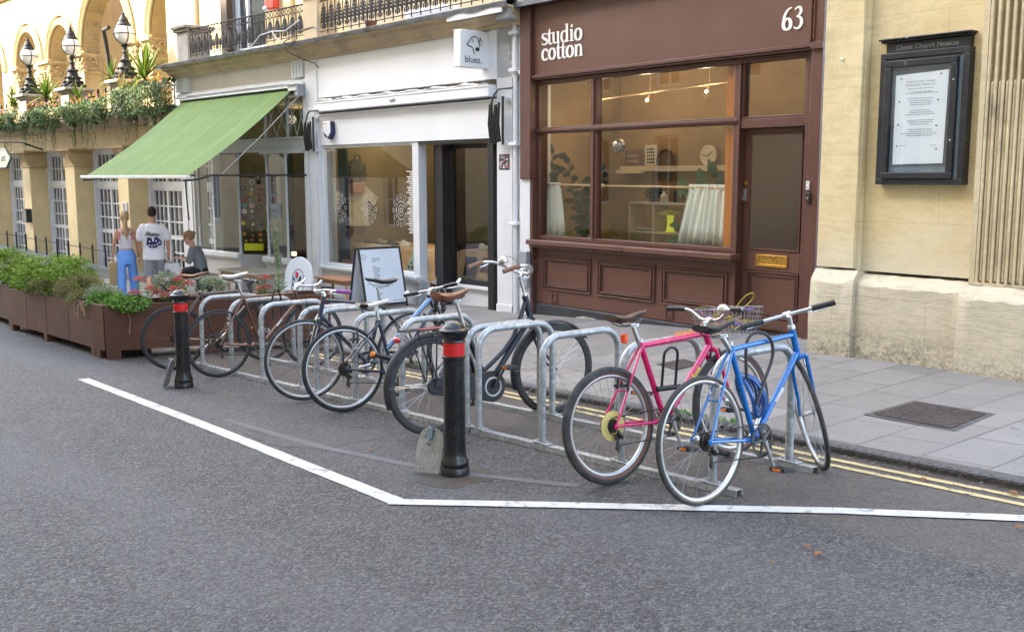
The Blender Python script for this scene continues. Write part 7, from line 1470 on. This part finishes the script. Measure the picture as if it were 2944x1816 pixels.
stool('wooden_bench','small wooden bench in front of the low table',-17.35,8.1,1.0,.32,.40,WD2,WD,0,'bench')
# ======================= people =======================
SKIN=NT('skin'); SKIN=SKIN.done(SKIN.ramp(SKIN.noise(12,4),[(.3,(.42,.22,.14)),(.7,(.52,.29,.19))]),.5,0,Subsurface_Weight=.08); SKINP=NT('fair skin'); SKINP=SKINP.done(SKINP.ramp(SKINP.noise(12,4),[(.3,(.55,.30,.22)),(.7,(.64,.38,.29))]),.5,0,Subsurface_Weight=.08)
def remesh(o,v=.009,sm=3):
    r=o.modifiers.new('r','REMESH'); r.mode='VOXEL'; r.voxel_size=v; r.use_smooth_shade=True
    s=o.modifiers.new('s','SMOOTH'); s.factor=.5; s.iterations=sm; return o
def caps(m,pts,rs,M,n=12):
    m.tube(pts,rs,n,M=M)
    for p,r in zip(pts,rs): m.ell(p,r,n,8,M)
def torso(m,rows,M,n=20):   # rows: (z, cx, cy, rx, ry)
    rings=[[(cx+rx*cos(2*PI*k/n),cy+ry_*sin(2*PI*k/n),z) for k in range(n)] for z,cx,cy,rx,ry_ in rows]; loft(m,rings,M)
def hand(m,M,c,d,curl=.6,side=1):
    c=Vector(c); d=Vector(d).normalized(); s=d.orthogonal().normalized(); s=Vector((0,1,0)) if abs(d.y)<.8 else Vector((1,0,0)); s=(s-d*s.dot(d)).normalized(); n=d.cross(s)
    rg=[]
    for f,w in ((0,.022),(.04,.036),(.085,.038),(.095,.034)): rg.append([tuple(c+d*f+s*w*cos(2*PI*k/10)+n*.014*sin(2*PI*k/10)) for k in range(10)])
    loft(m,rg,M)
    for i,(o,L) in enumerate(((-.028,.068),(-.010,.078),(.009,.074),(.027,.058))):
        b=c+d*.085+s*o; k1=b+d*L*.45+n*L*.2*curl; k2=k1+(d*(1-curl)+n*curl).normalized()*L*.35; k3=k2+(d*(1-curl*1.5)+n*curl*1.4).normalized()*L*.3; m.tube([tuple(b),tuple(k1),tuple(k2),tuple(k3)],[.0105,.0095,.0085,.007],8,M=M)
    b=c+d*.025+s*side*-.03; m.tube([tuple(b),tuple(b+s*side*-.022+d*.03+n*.01),tuple(b+s*side*-.022+d*.06+n*.025)],[.013,.011,.008],8,M=M)
def head(m,M,c,yawv=(0,1),tilt=0):
    # c: head centre; face towards +y of local, rotated by caller matrix
    L=M@Matrix.Translation(c)@Matrix.Rotation(math.atan2(-yawv[0],yawv[1]),4,'Z')@Matrix.Rotation(tilt,4,'X')
    m.ell((0,-.008,.025),(.076,.096,.10),16,12,L).ell((0,.025,-.04),(.058,.070,.075),14,10,L).ell((0,.05,-.085),(.030,.032,.022),10,8,L)
    m.tube([(0,.088,.018),(0,.106,-.018),(0,.098,-.028)],[.008,.013,.010],8,M=L).ell((0,.088,-.056),(.022,.010,.008),10,6,L)
    for q in (1,-1): m.ell((q*.078,-.005,-.005),(.010,.022,.032),8,6,L).ell((q*.032,.080,.018),(.016,.010,.008),8,6,L).ell((q*.032,.075,.002),(.012,.010,.008),8,6,L)
    return L
def place(x,y,hd,z=None): 
    z=pz(x,y) if z is None else z
    return Matrix.Translation((x,y,z))@Matrix.Rotation(R(hd-90),4,'Z')   # local +y = heading
def eyes(t,L):
    e=MB(); 
    for q in (1,-1): e.ell((q*.031,.083,.010),(.011,.007,.006),8,6,L)
    e.build('eyes',flat('eye dark',(.03,.02,.015),.3),t)
# --- man walking away, white T shirt and grey shorts ---
hd=180-21; M=place(-18.75,7.60,hd); S_=.985; M=M@Matrix.Scale(S_,4)
t=thing('person','man walking away in a white T shirt and grey shorts with a white carrier bag','person',(-18.75,7.60,pz(-18.75,7.6)))
m=MB(); H=head(m,M,(0,.0,1.66)); caps(m,[(0,-.015,1.44),(0,-.01,1.52),(0,.0,1.60)],[.065,.056,.058],M)
torso(m,[(1.0,0,0,.15,.10),(1.3,0,0,.18,.11),(1.46,0,0,.10,.07)],M)
caps(m,[(.205,-.01,1.40),(.265,-.03,1.12)],[.052,.042],M); caps(m,[(.265,-.03,1.12),(.275,.03,.86)],[.040,.027],M); hand(m,M,(.276,.035,.86),(.02,.05,-1),.85,1)
caps(m,[(-.205,-.01,1.40),(-.25,.0,1.12),(-.24,.10,.90)],[.052,.040,.027],M); hand(m,M,(-.24,.105,.89),(0,.25,-1),.6,-1)
for q,kx,ky,ax_,ay,az in ((1,.11,.10,.12,-.02,.08),(-1,-.10,.02,-.10,-.22,.16)):
    caps(m,[(q*.09,0,.90),(kx,ky,.50)],[.085,.058],M); caps(m,[(kx,ky,.50),(kx,(ky+ay)/2-.03,.34),(ax_,ay,az)],[.056,.055,.035],M); caps(m,[(ax_,ay-.02,az-.035),(ax_,ay+.13,az-.045)],[.035,.03],M)
bd=remesh(m.build('body',SKIN,t))
m=MB(); torso(m,[(.78,0,0,.205,.155),(.95,0,0,.20,.145),(1.15,0,-.005,.19,.128),(1.33,0,-.012,.215,.128),(1.42,0,-.012,.19,.10),(1.475,0,-.01,.095,.075)],M); caps(m,[(.17,-.01,1.40),(.225,-.02,1.30),(.245,-.028,1.20)],[.075,.073,.072],M); caps(m,[(-.17,-.01,1.40),(-.225,-.01,1.30),(-.24,-.0,1.20)],[.075,.073,.072],M)
ts=remesh(m.build('t_shirt',paint('white cotton',(.70,.69,.74),.9,.03,8,bump=.1,bscale=12),t),.012,4)
BK2=M@Matrix.Translation((0,-.142,0))@Matrix.Rotation(R(180),4,'Z')@Matrix.Rotation(R(90),4,'X')
MB().text('Stussy',.105,M@Matrix.Translation((-.155,-.147,1.26))@Matrix.Rotation(R(6),4,'Y')@Matrix.Rotation(R(90),4,'X'),.003,off=.003,shear=.5).build('script_print',M_BPLAST,ts,False)
m=MB(); X=M@Matrix.Translation((-.13,-.150,1.02))@Matrix.Rotation(R(90),4,'X'); DN=flat('navy print',(.03,.025,.11),.8)
m.k=0; m.prism([(0,.07),(.02,.20),(.10,.19),(.11,.12),(.14,.12),(.15,.20),(.22,.19),(.28,.12),(.27,.05),(.17,.0),(.06,.0)],'z',0,.006,X); m.k=1
for a,b in ((.05,.05),(.10,.04),(.06,.12),(.15,.05),(.20,.07),(.18,.13),(.24,.10),(.22,.03)): m.lathe([(.014,.006),(.014,.0075)],10,X@Matrix.Translation((a,b,0)))
m.build('dice_print',[DN,WINW],ts,False)
m=MB(); torso(m,[(.76,0,0,.165,.125),(.84,0,0,.165,.115),(.94,0,0,.14,.10)],M)
for q,kx,ky in ((1,.11,.09),(-1,-.105,.02)): caps(m,[(q*.085,0,.76),(q*.10,ky*.6,.64),(kx+q*.005,ky,.50)],[.10,.098,.095],M)
remesh(m.build('shorts',paint('grey shorts cloth',(.25,.26,.30),.9,.06,10,bump=.1,bscale=14),t),.012,4)
m=MB(); m.ell((0,-.018,.045),(.082,.100,.095),16,12,H).ell((0,-.045,.0),(.078,.065,.06),14,10,H); remesh(m.build('hair',paint('short dark brown hair',(.035,.022,.015),.8,.3,40,bump=.5,bscale=80),t),.007,1); eyes(t,H)
for q,ax_,ay,az in ((1,.12,-.02,.08),(-1,-.10,-.22,.16)): m=MB(); caps(m,[(ax_,ay-.04,az-.03),(ax_,ay+.04,az-.035),(ax_,ay+.17,az-.045)],[.042,.045,.034],M); remesh(m.build('shoe',flat('grey trainer',(.30,.27,.26),.7),t),.01,2)
def bag(name,label,c,w,h,d,mat,M,cloth=False,cat='bag'):
    t=thing(name,label,cat,(M@Vector(c))); m=MB(); rings=[]
    for f,sw in ((0,.9),(.1,1),(.6,1.02),(1,.96)):
        z=c[2]+h*f; e=.006 if cloth else 0; rings.append([(c[0]+sx*w/2*sw+random.uniform(-e,e),c[1]+sy*d/2*sw+random.uniform(-e,e),z) for sx,sy in ((-1,-1),(-.5,-1.05),(0,-1),(.5,-1.05),(1,-1),(1.03,0),(1,1),(0,1),(-1,1),(-1.03,0))])
    loft(m,rings,M); m.build('bag',mat,t,ang=50)
    hnd=MB(); 
    for q in (-1,1): hnd.tube([(c[0]-w*.2,c[1]+q*d*.4,c[2]+h),(c[0]-w*.08,c[1],c[2]+h+.11),(c[0]+w*.08,c[1],c[2]+h+.11),(c[0]+w*.2,c[1]+q*d*.4,c[2]+h)],.005,5,M=M)
    hnd.build('handle',mat,t); return t
random.seed(3); bt=bag('carrier_bag','white carrier bag with a dark oval mark held by the man',(.31,.06,.36),.30,.34,.10,flat('white plastic bag',(.62,.63,.65),.45,coat=.2),M,True)
MB().lathe([(.055,0),(.055,.002)],20,M@Matrix.Translation((.25,.001,.52))@Matrix.Rotation(R(90),4,'X')@Matrix.Diagonal((.8,1.2,1,1))).build('oval_mark',flat('dark print',(.10,.10,.13),.6),bt)
# --- woman walking away, pink strap top and blue trousers ---
M=place(-19.45,7.35,hd+2)@Matrix.Scale(.955,4); t=thing('person','blonde woman walking away in a white and pink strap top and blue trousers','person',(-19.45,7.35,pz(-19.45,7.35)))
m=MB(); H=head(m,M,(0,.01,1.64)); caps(m,[(0,-.01,1.44),(0,0,1.58)],[.05,.045],M); torso(m,[(.98,0,0,.13,.09),(1.10,0,0,.122,.085),(1.28,0,0,.150,.095),(1.38,0,-.005,.165,.085),(1.43,0,-.005,.12,.06),(1.46,0,-.005,.06,.05)],M)
caps(m,[(.165,0,1.385),(.215,-.01,1.12),(.225,.04,.88)],[.045,.036,.024],M); hand(m,M,(.226,.045,.87),(0,.15,-1),.5,1)
caps(m,[(-.165,0,1.385),(-.225,-.01,1.12),(-.25,.05,.88)],[.045,.036,.024],M); hand(m,M,(-.251,.055,.87),(0,.15,-1),.85,-1)
for q in (1,-1): caps(m,[(q*.09,-.05,.045),(q*.09,.09,.035)],[.035,.03],M)
remesh(m.build('body',SKIN,t))
m=MB(); torso(m,[(1.03,0,0,.128,.092),(1.12,0,0,.130,.092),(1.27,0,0,.158,.103),(1.30,0,0,.160,.104)],M); tp=remesh(m.build('strap_top',paint('white ribbed cotton',(.68,.62,.68),.9,.03,8),t),.01,3)
m=MB()
for q in (1,-1): m.tube([(q*.07,-.104,1.30),(q*.10,-.085,1.38),(q*.10,-.0,1.432)],.007,6,M=M)
m.build('white_straps',WINW,tp); m=MB()
for q in (1,-1): m.tube([(q*.125,-.085,1.22),(q*.128,-.075,1.33),(q*.118,-.0,1.425)],[.022,.012,.010],8,M=M)
m.build('pink_straps',flat('coral pink',(.70,.16,.17),.8),tp)
m=MB(); torso(m,[(.72,0,0,.17,.13),(.86,0,-.005,.18,.125),(.96,0,0,.158,.105),(1.015,0,0,.135,.095)],M)
for q,fy in ((1,.08),(-1,-.06)): torso(m,[(.04,q*.125,fy,.095,.12),(.30,q*.12,fy*.8,.088,.11),(.55,q*.108,fy*.5,.088,.11),(.80,q*.088,0,.092,.12)],M)
remesh(m.build('trousers',paint('blue loose trousers',(.15,.33,.76),.85,.10,7,bump=.35,bscale=9),t),.012,3)
m=MB(); m.ell((0,-.02,.035),(.086,.104,.105),16,12,H); m.ell((0,-.10,-.0),(.03,.03,.03),8,6,H); caps(m,[(0,-.115,0),(.0,-.135,-.12),(.01,-.13,-.28),(.015,-.125,-.42)],[.026,.040,.034,.012],H); remesh(m.build('hair',paint('blonde hair',(.42,.28,.14),.7,.25,50,bump=.5,bscale=90),t),.007,1); MB().ell((0,.005,.055),(.088,.108,.095),16,10,H).build('cap',flat('beige cap',(.30,.23,.17),.8),t); eyes(t,H)
random.seed(4); bag('paper_bag','brown paper bag held by the blonde woman',(-.265,.10,.30),.16,.46,.30,paint('brown kraft paper',(.36,.25,.12),.8,.08,6),M)
# --- seated woman, facing left, looking at her phone ---
def seated(x,y,hd,z,seat,label,top,short,skin,hair,glasses=True,phone=True,scale=1):
    M=Matrix.Translation((x,y,z))@Matrix.Rotation(R(hd-90),4,'Z')@Matrix.Scale(scale,4); t=thing('person',label,'person',(x,y,z)); s=seat
    m=MB(); L=head(m,M@Matrix.Translation((0,.205,s+.685))@Matrix.Scale(1.1,4),(0,0,0),(0,1),R(-24)); caps(m,[(0,.12,s+.53),(0,.17,s+.62)],[.055,.052],M); torso(m,[(s+.02,0,-.02,.14,.10),(s+.25,0,.0,.13,.095),(s+.48,0,.08,.15,.085),(s+.55,0,.12,.07,.05)],M)
    for q in (1,-1):
        caps(m,[(q*.165,.08,s+.47),(q*.20,.12,s+.24)],[.046,.038],M); caps(m,[(q*.20,.12,s+.24),(q*.09,.36,s+.30)],[.036,.024],M); hand(m,M,(q*.085,.365,s+.30),(-q*.3,1,.25),.7,q)
        caps(m,[(q*.09,0,s+.06),(q*.10,.40,s+.03)],[.085,.060],M); caps(m,[(q*.10,.40,s+.03),(q*.10,.42,s-.20),(q*.10,.36+q*.06,.08)],[.058,.05,.034],M)
    remesh(m.build('body',skin,t))
    m=MB(); torso(m,[(s+.0,0,-.03,.165,.125),(s+.25,0,-.0,.165,.12),(s+.45,0,.07,.185,.11),(s+.53,0,.11,.10,.075)],M)
    for q in (1,-1): caps(m,[(q*.15,.08,s+.47),(q*.19,.105,s+.34),(q*.205,.12,s+.27)],[.07,.068,.068],M)
    remesh(m.build('top',top,t),.012,4)
    m=MB(); torso(m,[(s-.0,0,-.03,.165,.13),(s+.13,0,-.02,.155,.12)],M)
    for q in (1,-1): caps(m,[(q*.09,0,s+.065),(q*.10,.25,s+.045)],[.098,.088],M)
    remesh(m.build('shorts',short,t),.012,4)
    m=MB(); m.ell((0,-.02,.035),(.086,.106,.100),16,12,L).ell((0,-.12,.045),(.04,.04,.04),10,8,L); remesh(m.build('hair',hair,t),.007,1)
    if glasses: g=MB(); g.tube([(-.045,.088,.012),(-.0,.098,.012),(.045,.088,.012)],[.014,.012,.014],8,M=L).tube([(.045,.085,.014),(.078,.0,.012)],.004,5,M=L).tube([(-.045,.085,.014),(-.078,.0,.012)],.004,5,M=L); g.build('sunglasses',M_BPLAST,t)
    else: eyes(t,L)
    for q in (1,-1): m=MB(); caps(m,[(q*.10,.33+q*.06,.045),(q*.10,.47+q*.06,.04)],[.042,.035],M); remesh(m.build('shoe',flat('red pink shoe',(.5,.12,.12),.6),t),.01,2)
    if phone: p=thing('phone','black phone held by the seated woman','phone',tuple(M@Vector((0,.47,s+.36)))); MB().box(-.038,.038,-.004,.004,-.075,.075,M@Matrix.Translation((0,.48,s+.37))@Matrix.Rotation(R(-50),4,'X')).build('case',M_BPLAST,p,bevel=.004)
    return t
zb=pz(-18.45,8.5); seated(-18.75,8.50,222,zb,.42,'woman in a grey top and black shorts sitting on the bench looking at her phone',paint('grey jersey',(.17,.19,.22),.9,.06,8),flat('black shorts',(.015,.015,.02),.8),SKINP,paint('sandy tied hair',(.30,.18,.09),.7,.25,50,bump=.5,bscale=90))
_w=LF.W(2.9,1.1); seated(_w.x,_w.y,160,1.46,.5,'dark haired man sitting on the terrace behind the spiky plant, only head visible',flat('dark top',(.06,.03,.03),.8),flat('dark trousers',(.03,.03,.04),.8),SKIN,paint('dark hair',(.03,.018,.012),.8,.3,40,bump=.5),False,False)
MB() 
t=thing('phone','black phone in the blonde woman left hand','phone',(0,0,0)); bpy.data.objects.remove(t)
